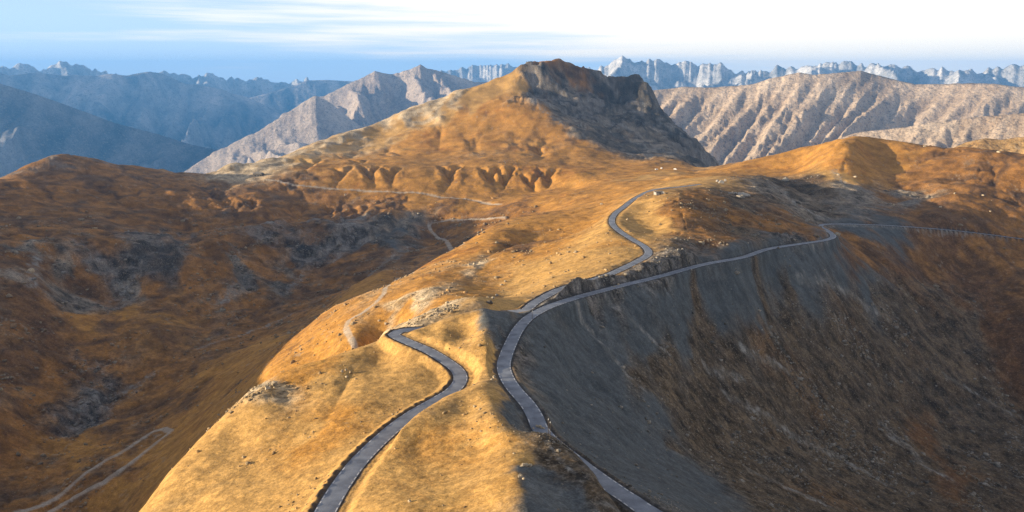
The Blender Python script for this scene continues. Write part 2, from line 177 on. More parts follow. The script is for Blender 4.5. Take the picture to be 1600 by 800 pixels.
(797.5,1558.5,-175.68),(961.3,1878.6,-275.68),(717.4,1382.5,-116.26),(803.5,1548.5,-176.26),(968.4,1866.4,-276.26),(722.5,1373.6,-116.83),(809.2,1538.4,-176.83),(975.4,1854.3,-276.83),
(727.6,1364.6,-117.38),(814.9,1528.4,-177.38),(982.2,1842.3,-277.38),(732.5,1355.7,-117.92),(820.4,1518.4,-177.92),(988.9,1830.2,-277.92),(737.4,1346.8,-118.44),(825.9,1508.5,-178.44),
(995.5,1818.2,-278.44),(742.1,1338.0,-118.95),(831.2,1498.5,-178.95),(1001.8,1806.3,-278.95),(746.8,1330.5,-118.73),(836.4,1490.2,-178.73),(1008.2,1796.2,-278.73),(751.4,1323.1,-118.5),
(841.6,1481.8,-178.5),(1014.4,1786.1,-278.5),(755.9,1315.6,-118.27),(846.6,1473.5,-178.27),(1020.5,1776.1,-278.27),(760.4,1308.2,-118.03),(851.6,1465.2,-178.03),(1026.5,1766.1,-278.03),
(764.7,1300.8,-117.79),(856.5,1456.9,-177.79),(1032.4,1756.1,-277.79),(769.0,1293.5,-117.55),(861.3,1448.7,-177.55),(1038.1,1746.2,-277.55),(773.2,1286.1,-117.3),(866.0,1440.5,-177.3),
(1043.8,1736.3,-277.3),(777.3,1278.8,-117.06),(870.5,1432.2,-177.06),(1049.3,1726.4,-277.06),(781.3,1271.5,-116.81),(875.0,1424.1,-176.81),(1054.7,1716.5,-276.81),(785.2,1264.2,-116.55),
(879.5,1415.9,-176.55),(1060.1,1706.7,-276.55),(789.1,1256.9,-116.3),(883.8,1407.8,-176.3),(1065.3,1696.9,-276.3),(792.9,1249.7,-116.04),(888.0,1399.7,-176.04),(1070.4,1687.1,-276.04),
(797.3,1243.4,-115.25),(893.0,1392.7,-175.25),(1076.4,1678.7,-275.25),(801.7,1237.2,-114.46),(897.9,1385.7,-174.46),(1082.3,1670.2,-274.46),(806.0,1231.0,-113.67),(902.7,1378.7,-173.67),
(1088.1,1661.8,-273.67),(810.2,1224.7,-112.89),(907.4,1371.7,-172.89),(1093.7,1653.4,-272.89),(814.3,1218.5,-112.11),(912.1,1364.8,-172.11),(1099.3,1645.0,-272.11),(818.4,1212.3,-111.34),
(916.6,1357.8,-171.34),(1104.8,1636.7,-271.34),(822.4,1206.2,-110.57),(921.1,1350.9,-170.57),(1110.2,1628.3,-270.57),(826.3,1200.0,-109.8),(925.5,1344.0,-169.8),(1115.6,1620.0,-269.8),
(830.2,1193.9,-109.04),(929.8,1337.2,-169.04),(1120.8,1611.7,-269.04),(834.0,1187.8,-108.28),(934.1,1330.3,-168.28),(1125.9,1603.5,-268.28),(837.7,1181.7,-107.52),(938.2,1323.5,-167.52),
(1130.9,1595.3,-267.52),(841.3,1175.6,-106.77),(942.3,1316.7,-166.77),(1135.8,1587.1,-266.77),(844.9,1169.5,-106.02),(946.3,1309.9,-166.02),(1140.7,1578.9,-266.02),(848.4,1163.5,-105.28),
(950.3,1303.1,-165.28),(1145.4,1570.7,-265.28),(589.2,1396.7,-109.16),(573.7,1367.1,-113.65),(558.6,1338.1,-117.91),(548.6,1322.3,-122.36),(538.7,1306.6,-126.69),(528.9,1291.2,-130.92),
(519.3,1275.9,-135.05),(509.9,1260.8,-139.06),(499.8,1245.6,-142.85),(489.8,1230.6,-146.53),(480.0,1215.8,-150.12),(470.4,1201.2,-153.6),(459.2,1180.7,-155.25),(448.2,1160.6,-156.81),
(437.5,1140.9,-158.27),(427.0,1121.4,-159.65),(609.0,1392.7,-122.72),(607.0,1366.0,-130.08),(604.8,1339.8,-137.13),(601.4,1315.3,-141.59),(597.9,1291.2,-145.85),(594.4,1267.6,-149.92),
(590.3,1243.3,-153.67),(586.1,1219.4,-157.23),(581.9,1195.9,-160.62),(577.3,1169.6,-163.67),(572.5,1143.7,-166.52),(567.7,1118.4,-169.17),(562.9,1093.6,-171.63),(487.9,1008.1,-172.18),
(653.5,1283.2,-139.49),(578.1,1074.4,-161.63),(701.8,1094.3,-155.78),(646.4,999.1,-182.91),(565.8,1001.2,-175.08),(691.2,1171.3,-138.53),(417.4,1157.0,-164.71),(455.7,1429.1,-166.74),
(389.9,1396.6,-167.41),(512.6,1431.0,-157.83),(430.2,968.8,-169.42),(454.5,1324.2,-161.9),(771.6,1046.2,-148.94),(706.0,945.5,-188.69),(372.3,1556.1,-184.04),(384.6,1860.7,-193.39),
(275.3,1728.2,-193.37),(208.8,1747.6,-195.54),(251.0,1428.1,-180.33),(165.4,1289.4,-183.56),(111.9,1395.5,-198.67),(56.2,1398.9,-210.45),(0.0,1400.0,-221.98),(-120.3,1495.2,-237.07),
(-235.5,1461.1,-243.58),(-341.3,1409.3,-246.44),(-466.4,1446.7,-241.17),(294.6,1419.8,-173.59),(295.2,1856.7,-192.98),(128.9,1614.9,-197.45),(199.4,1385.7,-180.54),(-102.8,783.3,-194.3),
(-115.1,877.3,-226.3),(-99.7,793.5,-194.25),(-111.7,888.7,-226.25),(-96.5,803.7,-194.17),(-108.1,900.2,-226.17),(-93.3,814.1,-194.06),(-104.5,911.8,-226.06),(-89.9,824.6,-193.9),
(-100.7,923.6,-225.9),(-86.5,835.2,-193.71),(-96.8,935.5,-225.71),(-82.9,845.9,-193.47),(-92.9,947.5,-225.47),(-79.3,857.6,-193.51),(-88.9,960.5,-225.51),(-75.6,869.4,-193.51),
(-84.7,973.8,-225.51),(-71.8,881.4,-193.47),(-80.5,987.2,-225.47),(-67.9,893.5,-193.39),(-76.1,1000.7,-225.39),(-63.9,905.7,-193.27),(-71.6,1014.4,-225.27),(-59.7,918.1,-193.11),
(-66.9,1028.2,-225.11),(-55.8,931.9,-192.78),(-62.4,1043.8,-224.78),(-51.6,946.0,-192.39),(-57.8,1059.5,-224.39),(-47.4,960.2,-191.94),(-53.1,1075.4,-223.94),(-43.0,974.6,-191.44),
(-48.2,1091.6,-223.44),(-38.5,989.3,-190.88),(-43.1,1108.0,-222.88),(-32.8,1003.1,-190.9),(-36.8,1123.5,-222.9),(-27.0,1017.1,-190.89),(-30.2,1139.1,-222.89),(-21.0,1031.2,-190.83),
(-23.5,1155.0,-222.83),(-14.9,1045.5,-190.72),(-16.7,1171.0,-222.72),(-8.6,1060.0,-190.57),(-9.6,1187.2,-222.57),(-1.7,1071.7,-190.93),(-1.9,1200.3,-222.93),(5.3,1083.6,-191.27),
(5.9,1213.6,-223.27),(12.4,1095.5,-191.58),(13.9,1227.0,-223.58),(19.7,1107.6,-191.87),(22.0,1240.5,-223.87),(27.1,1119.7,-192.14),(30.4,1254.0,-224.14),(-46.0,558.1,-148.86),
(-105.6,641.4,-171.06),(-116.3,547.8,-174.4),(-103.3,503.5,-175.73),(-141.6,526.3,-192.99),(-174.4,595.0,-207.65),(-166.6,534.6,-200.81),(-153.5,662.4,-193.7),(-65.9,807.3,-181.26),
(-73.4,555.2,-157.56),(-61.8,496.2,-153.65),(-20.0,609.7,-157.43),(-24.1,739.6,-166.06),(-23.8,479.4,-136.06),(-7.3,900.0,-173.66),(-19.5,799.8,-169.56),(15.4,859.9,-177.3),
(38.8,959.2,-175.61),(78.9,976.8,-170.82),(106.3,1014.4,-169.11),(38.0,779.1,-158.7),(-185.9,941.8,-247.19),(-161.7,986.8,-241.46),(-182.7,850.6,-241.4),(-128.6,708.4,-194.99),
(-72.4,434.0,-141.95),(-57.7,496.7,-149.51),(-40.4,488.3,-140.69),(-424.6,612.1,-316.96),(-423.7,624.7,-318.59),(-422.5,637.6,-320.13),(-421.1,650.6,-321.6),(-421.1,670.0,-323.36),
(-420.7,689.8,-324.93),(-424.9,711.5,-323.64),(-429.0,733.8,-322.0),(-426.1,752.6,-321.67),(-422.8,771.8,-321.09),(-414.6,781.9,-320.57),(-406.0,792.0,-319.95),(-397.1,802.1,-319.22),
(-391.0,816.1,-315.64),(-384.6,830.2,-311.84),(-377.9,842.4,-310.16),(-370.8,854.6,-308.34),(-363.4,866.9,-306.38),(-355.8,879.0,-305.49),(-347.8,891.1,-304.48),(-339.6,903.3,-303.35),
(-331.5,916.8,-303.07),(-323.1,930.4,-302.68),(-314.4,944.0,-302.18),(-303.8,961.6,-301.13),(-292.7,979.3,-299.88),(-281.1,997.1,-298.43),(-268.9,1015.0,-296.78),(-256.6,1035.1,-294.35),
(-243.8,1055.3,-291.66),(-230.3,1075.6,-288.71),(-219.0,1098.2,-285.44),(-207.0,1121.0,-281.87),(-199.8,1147.5,-278.83),(-192.1,1174.4,-275.49),(-180.0,1226.9,-270.33),(-170.3,1268.0,-271.46),
(-159.8,1310.3,-272.35),(-142.2,1347.1,-269.94),(-123.4,1384.5,-267.15),(-376.7,535.8,-313.35),(-328.5,581.7,-306.69),(-301.6,656.0,-304.14),(-267.1,537.3,-293.52),(-292.0,734.1,-292.15),
(-290.2,680.7,-295.6),(-242.1,720.4,-260.99),(-342.2,558.5,-315.81),(-214.9,560.2,-243.25),(-300.0,621.4,-304.24),(-263.2,829.2,-278.48),(-348.2,488.6,-319.38),(-280.2,484.9,-312.1),
(-291.9,535.6,-313.25),(-195.3,481.9,-235.97),(-205.6,824.8,-255.41),(-457.0,668.8,-296.52),(-493.3,728.7,-290.02),(-477.7,762.8,-303.58),(-495.4,845.6,-291.39),(-559.1,841.1,-260.48),
(-435.3,866.8,-298.72),(-498.4,969.4,-291.8),(-406.7,978.9,-303.14),(-348.4,1053.9,-299.11),(-594.1,901.9,-240.56),(-284.9,1155.4,-298.34),(-409.3,1106.7,-285.78),(-336.7,1172.6,-292.86),
(-242.7,1185.4,-286.05),(-412.7,899.9,-294.33),(-676.6,1039.2,-220.32),(-668.1,1052.5,-222.85),(-659.2,1065.9,-225.4),(-649.9,1079.4,-227.95),(-634.0,1086.9,-231.34),(-617.8,1094.3,-234.74),
(-601.2,1101.6,-238.14),(-582.7,1108.7,-241.98),(-563.9,1115.6,-245.81),(-552.0,1128.9,-246.55),(-539.7,1142.2,-247.24),(-526.9,1155.5,-247.87),(-511.0,1173.6,-248.81),(-494.3,1191.5,-249.65),
(-578.3,1017.1,-275.6),(-562.8,1023.9,-279.48),(-546.8,1030.6,-283.37),(-530.6,1037.2,-287.25),(-520.5,1053.4,-281.85),(-509.9,1069.7,-276.21),(-496.4,1089.7,-274.45),(-482.1,1109.8,-272.48),
(-591.6,974.5,-243.37),(-473.0,1210.9,-256.72),(-420.5,1230.1,-260.8),(-388.5,1188.1,-276.71),(-375.1,1244.7,-269.07),(-355.6,1260.7,-266.24),(-335.5,1276.6,-263.22),(-314.8,1292.2,-260.02),
(-292.8,1304.2,-258.83),(-270.3,1315.8,-257.52),(-247.4,1327.1,-256.08),(-363.6,1201.2,-284.8),(-344.5,1215.4,-283.75),(-324.7,1229.4,-282.56),(-304.5,1243.3,-281.22),(-289.5,1257.0,-277.23),
(-274.2,1270.6,-273.08),(-258.5,1284.1,-268.78),(-242.4,1297.5,-264.32),(-497.1,1222.8,-254.17),(-527.0,1296.2,-264.17),(-492.2,1231.2,-252.23),(-521.7,1305.1,-262.23),(-487.2,1239.6,-250.26),
(-516.4,1314.0,-260.26),(-482.1,1248.0,-248.24),(-511.0,1322.9,-258.24),(-476.9,1256.5,-246.18),(-505.5,1331.9,-256.18),(-471.6,1264.9,-244.08),(-499.9,1340.8,-254.08),(-465.2,1271.8,-243.91),
(-493.1,1348.1,-253.91),(-458.7,1278.7,-243.72),(-486.3,1355.4,-253.72),(-452.2,1285.6,-243.52),(-479.3,1362.7,-253.52),(-445.5,1292.4,-243.3),(-472.2,1370.0,-253.3),(-438.7,1299.3,-243.06),
(-465.0,1377.2,-253.06),(-431.9,1306.1,-242.8),(-457.8,1384.5,-252.8),(-424.9,1313.0,-242.53),(-450.4,1391.7,-252.53),(-417.0,1317.0,-242.96),(-442.1,1396.0,-252.96),(-409.1,1320.9,-243.39),
(-433.7,1400.2,-253.39),(-401.1,1324.9,-243.8),(-425.2,1404.4,-253.8),(-393.1,1328.8,-244.21),(-416.7,1408.5,-254.21),(-385.0,1332.6,-244.6),(-408.1,1412.6,-254.6),(-376.8,1336.5,-244.99),
(-399.4,1416.7,-254.99),(-368.5,1340.3,-245.37),(-390.7,1420.7,-255.37),(-359.8,1343.8,-245.4),(-381.4,1424.4,-255.4),(-351.0,1347.2,-245.42),(-372.1,1428.1,-255.42),(-342.2,1350.7,-245.43),
(-362.7,1431.7,-255.43),(-333.3,1354.0,-245.42),(-353.3,1435.3,-255.42),(-324.3,1357.3,-245.4),(-343.8,1438.8,-255.4),(-315.3,1360.6,-245.37),(-334.2,1442.2,-255.37),(-306.2,1363.8,-245.33),
(-324.6,1445.7,-255.33),(-297.0,1367.0,-245.28),(-314.9,1449.0,-255.28),(-287.8,1370.1,-245.21),(-305.1,1452.3,-255.21),(-220.5,1362.3,-255.0),(-190.7,1387.0,-253.92),(-171.4,1318.9,-268.67),
(-679.1,1404.4,-234.12),(-608.1,1249.9,-244.27),(-746.8,1323.9,-220.69),(-786.7,1218.0,-213.01),(-857.2,1444.9,-205.69),(-597.1,1484.4,-235.37),(-606.4,1609.5,-229.13),(-881.9,1626.3,-192.34),
(-755.5,1688.7,-213.24),(-519.1,1618.8,-230.45),(-890.8,1388.9,-197.72),(-422.7,1594.9,-239.95),(-325.5,1556.3,-246.77),(-1025.7,1417.9,-219.06),(-1179.6,1630.6,-309.06),(-1436.0,1985.0,-479.06),
(-1026.0,1431.3,-217.57),(-1179.9,1646.0,-307.57),(-1436.5,2003.9,-477.57),(-1026.3,1444.9,-216.03),(-1180.2,1661.6,-306.03),(-1436.8,2022.9,-476.03),(-1026.4,1458.6,-214.44),(-1180.4,1677.4,-304.44),
(-1437.0,2042.0,-474.44),(-1026.5,1472.4,-212.81),(-1180.4,1693.2,-302.81),(-1437.1,2061.3,-472.81),(-1026.4,1486.2,-211.12),(-1180.4,1709.2,-301.12),(-1437.0,2080.7,-471.12),(-1026.3,1500.2,-209.39),
(-1180.2,1725.3,-299.39),(-1436.8,2100.3,-469.39),(-1026.1,1514.4,-207.6),(-1180.0,1741.5,-297.6),(-1436.5,2120.1,-467.6),(-1025.7,1528.6,-205.76),(-1179.6,1757.9,-295.76),(-1436.0,2140.0,-465.76),
(-1025.3,1542.9,-203.88),(-1179.1,1774.4,-293.88),(-1435.4,2160.1,-463.88),(-1024.8,1557.4,-201.94),(-1178.5,1791.0,-291.94),(-1434.7,2180.3,-461.94),(-1024.1,1571.9,-199.94),(-1177.7,1807.7,-289.94),
(-1433.8,2200.7,-459.94),(-1023.4,1586.6,-197.9),(-1176.9,1824.6,-287.9),(-1432.7,2221.2,-457.9),(-1022.5,1601.4,-195.8),(-1175.9,1841.6,-285.8),(-1431.5,2241.9,-455.8),(-1021.1,1616.3,-192.97),
(-1174.3,1858.8,-282.97),(-1429.6,2262.9,-452.97),(-1019.6,1631.4,-190.08),(-1172.5,1876.1,-280.08),(-1427.4,2283.9,-450.08),(-1017.9,1646.5,-187.12),(-1170.6,1893.5,-277.12),(-1425.1,2305.2,-447.12),
(-1016.1,1661.8,-184.09),(-1168.5,1911.1,-274.09),(-1422.6,2326.5,-444.09),(-1014.2,1677.2,-180.99),(-1166.3,1928.8,-270.99),(-1419.9,2348.1,-440.99),(-1010.3,1691.2,-177.79),(-1161.8,1944.8,-267.79),
(-1414.4,2367.6,-437.79),(-1006.2,1705.2,-174.53),(-1157.1,1961.0,-264.53),(-1408.6,2387.3,-434.53),(-1001.9,1719.3,-171.2),(-1152.2,1977.2,-261.2),(-1402.7,2407.0,-431.2),(-997.5,1733.5,-167.81),
(-1147.2,1993.5,-257.81),(-1396.5,2426.9,-427.81),(-989.7,1740.8,-168.87),(-1138.2,2001.9,-258.87),(-1385.6,2437.2,-428.87),(-981.8,1748.2,-169.92),(-1129.1,2010.4,-259.92),(-1374.5,2447.4,-429.92),
(-973.8,1755.5,-170.99),(-1119.8,2018.8,-260.99),(-1363.3,2457.7,-430.99),(-965.6,1762.9,-172.05),(-1110.5,2027.3,-262.05),(-1351.9,2468.0,-432.05),(-957.6,1769.1,-174.53),(-1101.2,2034.5,-264.53),
(-1340.6,2476.8,-434.53),(-949.4,1775.4,-177.02),(-1091.9,2041.7,-267.02),(-1329.2,2485.6,-437.02),(-941.2,1781.7,-179.53),(-1082.4,2048.9,-269.53),(-1317.7,2494.3,-439.53),(-932.9,1787.9,-182.05),
(-1072.8,2056.1,-272.05),(-1306.1,2503.1,-442.05),(-924.5,1794.1,-184.58),(-1063.2,2063.3,-274.58),(-1294.3,2511.8,-444.58),(-916.0,1800.4,-187.13),(-1053.4,2070.4,-277.13),(-1282.4,2520.5,-447.13),
(-907.0,1806.5,-190.02),(-1043.1,2077.5,-280.02),(-1269.9,2529.1,-450.02),(-898.0,1812.6,-192.92),(-1032.7,2084.5,-282.92),(-1257.2,2537.6,-452.92),(-888.9,1818.7,-195.84),(-1022.2,2091.5,-285.84),
(-1244.4,2546.2,-455.84),(-879.6,1824.8,-198.78),(-1011.6,2098.5,-288.78),(-1231.5,2554.7,-458.78),(-870.3,1830.8,-201.72),(-1000.8,2105.4,-291.72),(-1218.4,2563.1,-461.72),(-860.9,1836.8,-204.69),
(-990.0,2112.4,-294.69),(-1205.2,2571.6,-464.69),(-851.3,1842.9,-207.66),(-979.0,2119.3,-297.66),(-1191.9,2580.0,-467.66),(-841.4,1847.4,-209.9),(-967.6,2124.5,-299.9),(-1177.9,2586.4,-469.9),
(-831.3,1852.0,-212.14),(-956.0,2129.8,-302.14),(-1163.8,2592.8,-472.14),(-821.2,1856.5,-214.38),(-944.3,2135.0,-304.38),(-1149.6,2599.1,-474.38),(-811.0,1861.0,-216.63),(-932.6,2140.1,-306.63),
(-1135.3,2605.4,-476.63),(-800.7,1865.4,-218.89),(-920.8,2145.2,-308.89),(-1120.9,2611.6,-478.89),(-790.3,1869.8,-221.15),(-908.8,2150.3,-311.15),(-1106.4,2617.8,-481.15),(-779.0,1873.1,-222.6),
(-895.8,2154.0,-312.6),(-1090.5,2622.3,-482.6),(-767.5,1876.2,-224.04),(-882.7,2157.6,-314.04),(-1074.6,2626.7,-484.04),(-756.1,1879.3,-225.49),(-869.5,2161.2,-315.49),(-1058.5,2631.1,-485.49),
(-744.5,1882.4,-226.93),(-856.2,2164.8,-316.93),(-1042.3,2635.4,-486.93),(-732.9,1885.4,-228.37),(-842.8,2168.2,-318.37),(-1026.1,2639.6,-488.37),(-721.2,1888.4,-229.81),(-829.4,2171.6,-319.81),
(-1009.7,2643.7,-489.81),(-709.5,1891.3,-231.25),(-815.9,2175.0,-321.25),(-993.3,2647.8,-491.25),(-502.3,1801.3,-205.85),(-473.0,1798.7,-205.85),(-443.6,1795.9,-205.8),(-414.2,1792.6,-205.72),
(-384.9,1789.0,-205.58),(-355.6,1784.9,-205.4),(-326.7,1782.2,-205.38),(-297.8,1779.1,-205.31),(-268.9,1775.7,-205.19),(-240.1,1771.7,-205.02),(-211.3,1767.4,-204.8),(-182.8,1764.5,-204.18),
(-154.4,1761.2,-203.52),(-126.1,1757.4,-202.8),(-97.8,1753.2,-202.04),(-69.7,1748.6,-201.23),(-41.8,1749.5,-200.77),(-13.9,1749.9,-200.26),(13.9,1749.9,-199.71),(41.8,1749.5,-199.1),
(69.7,1748.6,-198.44),(97.5,1749.3,-197.96),(125.4,1749.5,-197.42),(153.3,1749.3,-196.84),(181.0,1748.6,-196.21),(-444.3,1682.3,-225.94),(-412.3,1674.8,-227.62),(-380.4,1666.9,-229.23),
(-348.8,1658.5,-230.76),(-317.3,1649.8,-232.2),(-285.5,1637.5,-232.13),(-254.0,1624.9,-231.97),(-223.0,1611.9,-231.74),(-192.3,1598.5,-231.43),(-163.0,1594.1,-231.77),(-133.9,1589.3,-232.03),
(-104.9,1584.0,-232.21),(-76.0,1578.2,-232.32),(-47.7,1584.3,-231.29),(-19.1,1589.9,-230.18),(9.6,1594.9,-228.99),(38.5,1599.5,-227.71),(68.0,1591.9,-222.33),(97.2,1583.7,-216.94),
(126.0,1575.0,-211.52),(-730.2,1947.6,-233.46),(-781.4,2083.9,-303.46),(-876.3,2337.1,-493.46),(-725.4,1963.6,-230.14),(-776.1,2101.0,-300.14),(-870.4,2356.3,-490.14),(-720.3,1979.6,-226.76),
(-770.8,2118.2,-296.76),(-864.4,2375.5,-486.76),(-715.2,1995.7,-223.3),(-765.2,2135.4,-293.3),(-858.2,2394.9,-483.3),(-708.7,2015.4,-223.89),(-758.3,2156.4,-293.89),(-850.5,2418.4,-483.89),
(-702.1,2035.1,-224.47),(-751.2,2177.6,-294.47),(-842.5,2442.2,-484.47),(-695.2,2055.0,-225.03),(-743.8,2198.9,-295.03),(-834.2,2466.0,-485.03),(-688.1,2075.1,-225.57),(-736.2,2220.3,-295.57),
(-825.7,2490.1,-485.57),(-680.7,2095.2,-226.09),(-728.4,2241.9,-296.09),(-816.9,2514.2,-486.09),(-673.2,2115.5,-226.6),(-720.3,2263.6,-296.6),(-807.8,2538.6,-486.6),(-666.6,2138.2,-226.31),
(-713.2,2287.8,-296.31),(-799.9,2565.8,-486.31),(-659.8,2161.0,-225.98),(-706.0,2312.3,-295.98),(-791.7,2593.2,-485.98),(-652.7,2184.0,-225.62),(-698.4,2336.9,-295.62),(-783.3,2620.8,-485.62),
(-645.4,2207.2,-225.21),(-690.6,2361.7,-295.21),(-774.5,2648.7,-485.21),(-637.9,2230.6,-224.76),(-682.6,2386.7,-294.76),(-765.5,2676.7,-484.76),(-629.8,2253.3,-221.34),(-673.8,2411.0,-291.34),
(-755.7,2704.0,-481.34),(-621.3,2276.2,-217.83),(-664.8,2435.5,-287.83),(-745.6,2731.5,-477.83),(-612.7,2299.3,-214.22),(-655.6,2460.2,-284.22),(-735.2,2759.1,-474.22),(-603.8,2322.5,-210.51),
(-646.1,2485.0,-280.51),(-724.6,2786.9,-470.51),(-594.7,2345.8,-206.71),(-636.3,2510.0,-276.71),(-713.6,2815.0,-466.71),(-585.2,2362.6,-201.81),(-626.2,2528.0,-271.81),(-702.3,2835.2,-461.81),
(-575.6,2379.5,-196.83),(-615.9,2546.1,-266.83),(-690.7,2855.4,-456.83),(-565.8,2396.5,-191.78),(-605.4,2564.2,-261.78),(-679.0,2875.8,-451.78),(-555.9,2413.5,-186.64),(-594.8,2582.4,-256.64),
(-667.1,2896.1,-446.64),(-545.8,2430.5,-181.42),(-584.0,2600.6,-251.42),(-654.9,2916.6,-441.42),(-535.5,2447.6,-176.13),(-572.9,2618.9,-246.13),(-642.6,2937.1,-436.13),(-525.0,2464.7,-170.75),
(-561.8,2637.2,-240.75),(-630.0,2957.6,-430.75),(-509.5,2473.0,-166.5),(-545.1,2646.1,-236.5),(-611.4,2967.6,-426.5),(-493.8,2481.3,-162.21),(-528.4,2655.0,-232.21),(-592.6,2977.5,-422.21),
(-478.1,2489.4,-157.89),(-511.6,2663.7,-227.89),(-573.7,2987.3,-417.89),(-462.2,2497.5,-153.53),(-494.6,2672.3,-223.53),(-554.7,2997.0,-413.53),(-446.3,2505.5,-149.15),(-477.5,2680.9,-219.15),
(-535.5,3006.6,-409.15),(-430.2,2513.4,-144.73),(-460.3,2689.3,-214.73),(-516.2,3016.1,-404.73),(-414.0,2521.2,-140.28),(-442.9,2697.7,-210.28),(-496.8,3025.4,-400.28),(-397.7,2528.9,-135.8),
(-425.5,2706.0,-205.8),(-477.2,3034.7,-395.8),(-382.2,2538.0,-129.06),(-409.0,2715.7,-199.06),(-458.7,3045.6,-389.06),(-366.7,2547.0,-122.29),(-392.3,2725.3,-192.29),(-440.0,3056.4,-382.29),
(-351.0,2555.9,-115.46),(-375.6,2734.9,-185.46),(-421.2,3067.1,-375.46),(-335.2,2564.8,-108.59),(-358.7,2744.3,-178.59),(-402.3,3077.7,-368.59),(-319.4,2573.6,-101.68),(-341.7,2753.7,-171.68),
(-383.2,3088.3,-361.68),(-303.4,2582.2,-94.72),(-324.6,2763.0,-164.72),(-364.1,3098.7,-354.72),(-287.5,2592.4,-89.44),(-307.6,2773.8,-159.44),(-345.0,3110.8,-349.44),(-271.5,2602.4,-84.11),
(-290.5,2784.6,-154.11),(-325.8,3122.9,-344.11),(-255.4,2612.4,-78.74),(-273.3,2795.3,-148.74),(-306.5,3134.9,-338.74),(-239.2,2622.3,-73.34),(-255.9,2805.9,-143.34),(-287.0,3146.8,-333.34),
(-222.8,2632.2,-67.89),(-238.4,2816.4,-137.89),(-267.4,3158.6,-327.89),(-206.3,2642.0,-62.41),(-220.8,2826.9,-132.41),(-247.6,3170.3,-322.41),(-189.2,2650.3,-57.1),(-202.4,2835.9,-127.1),
(-227.0,3180.4,-317.1),(-171.9,2658.6,-51.76),(-183.9,2844.7,-121.76),(-206.3,3190.4,-311.76),(-154.5,2666.8,-46.38),(-165.3,2853.5,-116.38),(-185.4,3200.2,-306.38),(-137.0,2674.9,-40.98),
(-146.6,2862.2,-110.98),(-164.4,3209.9,-300.98),(-119.5,2683.0,-35.55),(-127.8,2870.8,-105.55),(-143.3,3219.6,-295.55),(-101.8,2690.9,-30.09),(-108.9,2879.2,-100.09),(-122.1,3229.1,-290.09),
(-84.0,2698.7,-24.6),(-89.9,2887.6,-94.6),(-100.8,3238.4,-284.6),(-67.3,2703.2,-18.47),(-72.0,2892.4,-88.47),(-80.8,3243.8,-278.47),(-50.5,2707.5,-12.33),(-54.1,2897.0,-82.33),
(-60.6,3249.0,-272.33),(-33.7,2711.8,-6.17),(-36.1,2901.6,-76.17),(-40.5,3254.1,-266.17),(-16.9,2715.9,0.0),(-18.1,2906.1,-70.0),(-20.3,3259.1,-260.0),(0.0,2720.0,6.18),
(0.0,2910.4,-63.82),(0.0,3264.0,-253.82),(14.8,2727.4,14.45),(15.9,2918.3,-55.55),(17.8,3272.9,-245.55),(29.7,2734.8,22.76),(31.8,2926.2,-47.24),(35.6,3281.8,-237.24),
(44.6,2742.1,31.1),(47.7,2934.1,-38.9),(53.5,3290.5,-228.9),(59.6,2749.4,39.47),(63.8,2941.8,-30.53),(71.5,3299.2,-220.53),(83.2,2753.7,40.57),(89.0,2946.5,-29.43),
(99.8,3304.5,-219.43),(106.8,2757.9,41.67),(114.2,2951.0,-28.33),(128.1,3309.5,-218.33),(128.4,2763.7,41.75),(137.4,2957.1,-28.25),(154.1,3316.4,-218.25),(150.1,2769.3,41.84),
(160.6,2963.1,-28.16),(180.1,3323.1,-218.16),(171.9,2774.7,41.92),(183.9,2968.9,-28.08),(206.2,3329.6,-218.08),(190.0,2787.4,37.91),(203.3,2982.5,-32.09),(228.0,3344.9,-222.09),
(208.3,2800.1,33.87),(222.8,2996.1,-36.13),(249.9,3360.1,-226.13),(226.7,2812.7,29.78),(242.6,3009.6,-40.22),(272.0,3375.2,-230.22),(245.3,2825.2,25.64),(262.5,3023.0,-44.36),
(294.4,3390.3,-234.36),(264.1,2837.7,21.47),(282.6,3036.4,-48.53),(316.9,3405.3,-238.53),(281.8,2848.5,15.1),(301.5,3047.9,-54.9),(338.2,3418.2,-244.9),(299.7,2859.2,8.66),
(320.6,3059.4,-61.34),(359.6,3431.1,-251.34),(317.6,2869.9,2.17),(339.9,3070.8,-67.83),(381.2,3443.9,-257.83),(335.8,2880.5,-4.37),(359.3,3082.1,-74.37),(402.9,3456.6,-264.37),
(353.9,2868.2,-4.89),(378.6,3069.0,-74.89),(424.6,3441.8,-264.89),(371.8,2855.8,-5.41),(397.8,3055.7,-75.41),(446.1,3427.0,-265.41),(389.5,2843.4,-5.93),(416.8,3042.4,-75.93),
(467.4,3412.1,-265.93),(407.0,2830.9,-6.44),(435.5,3029.0,-76.44),(488.5,3397.1,-266.44),(424.5,2808.0,-7.45),(454.2,3004.6,-77.45),(509.4,3369.6,-267.45),(441.7,2785.2,-8.45),
(472.6,2980.2,-78.45),(530.0,3342.2,-268.45),(452.6,2763.1,-20.98),(484.3,2956.5,-90.98),(543.1,3315.7,-280.98),(463.3,2741.1,-33.33),(495.8,2933.0,-103.33),(556.0,3289.3,-293.33),
(467.4,2724.0,-48.92),(500.1,2914.7,-118.92),(560.9,3268.8,-308.92),(471.4,2707.0,-64.36),(504.4,2896.5,-134.36),(565.7,3248.4,-324.36),(475.4,2690.0,-79.64),(508.7,2878.3,-149.64),
(570.5,3228.0,-339.64),(479.3,2673.2,-94.76),(512.9,2860.3,-164.76),(483.2,2656.4,-109.74),(517.0,2842.4,-179.74),(579.8,3187.7,-369.74),(492.7,2637.6,-121.19),(527.2,2822.2,-191.19),
(591.2,3165.1,-381.19),(502.0,2618.9,-132.5),(537.2,2802.2,-202.5),(602.5,3142.7,-392.5),(511.3,2600.2,-143.66),(547.0,2782.2,-213.66),(613.5,3120.3,-403.66),(521.9,2585.3,-151.38),
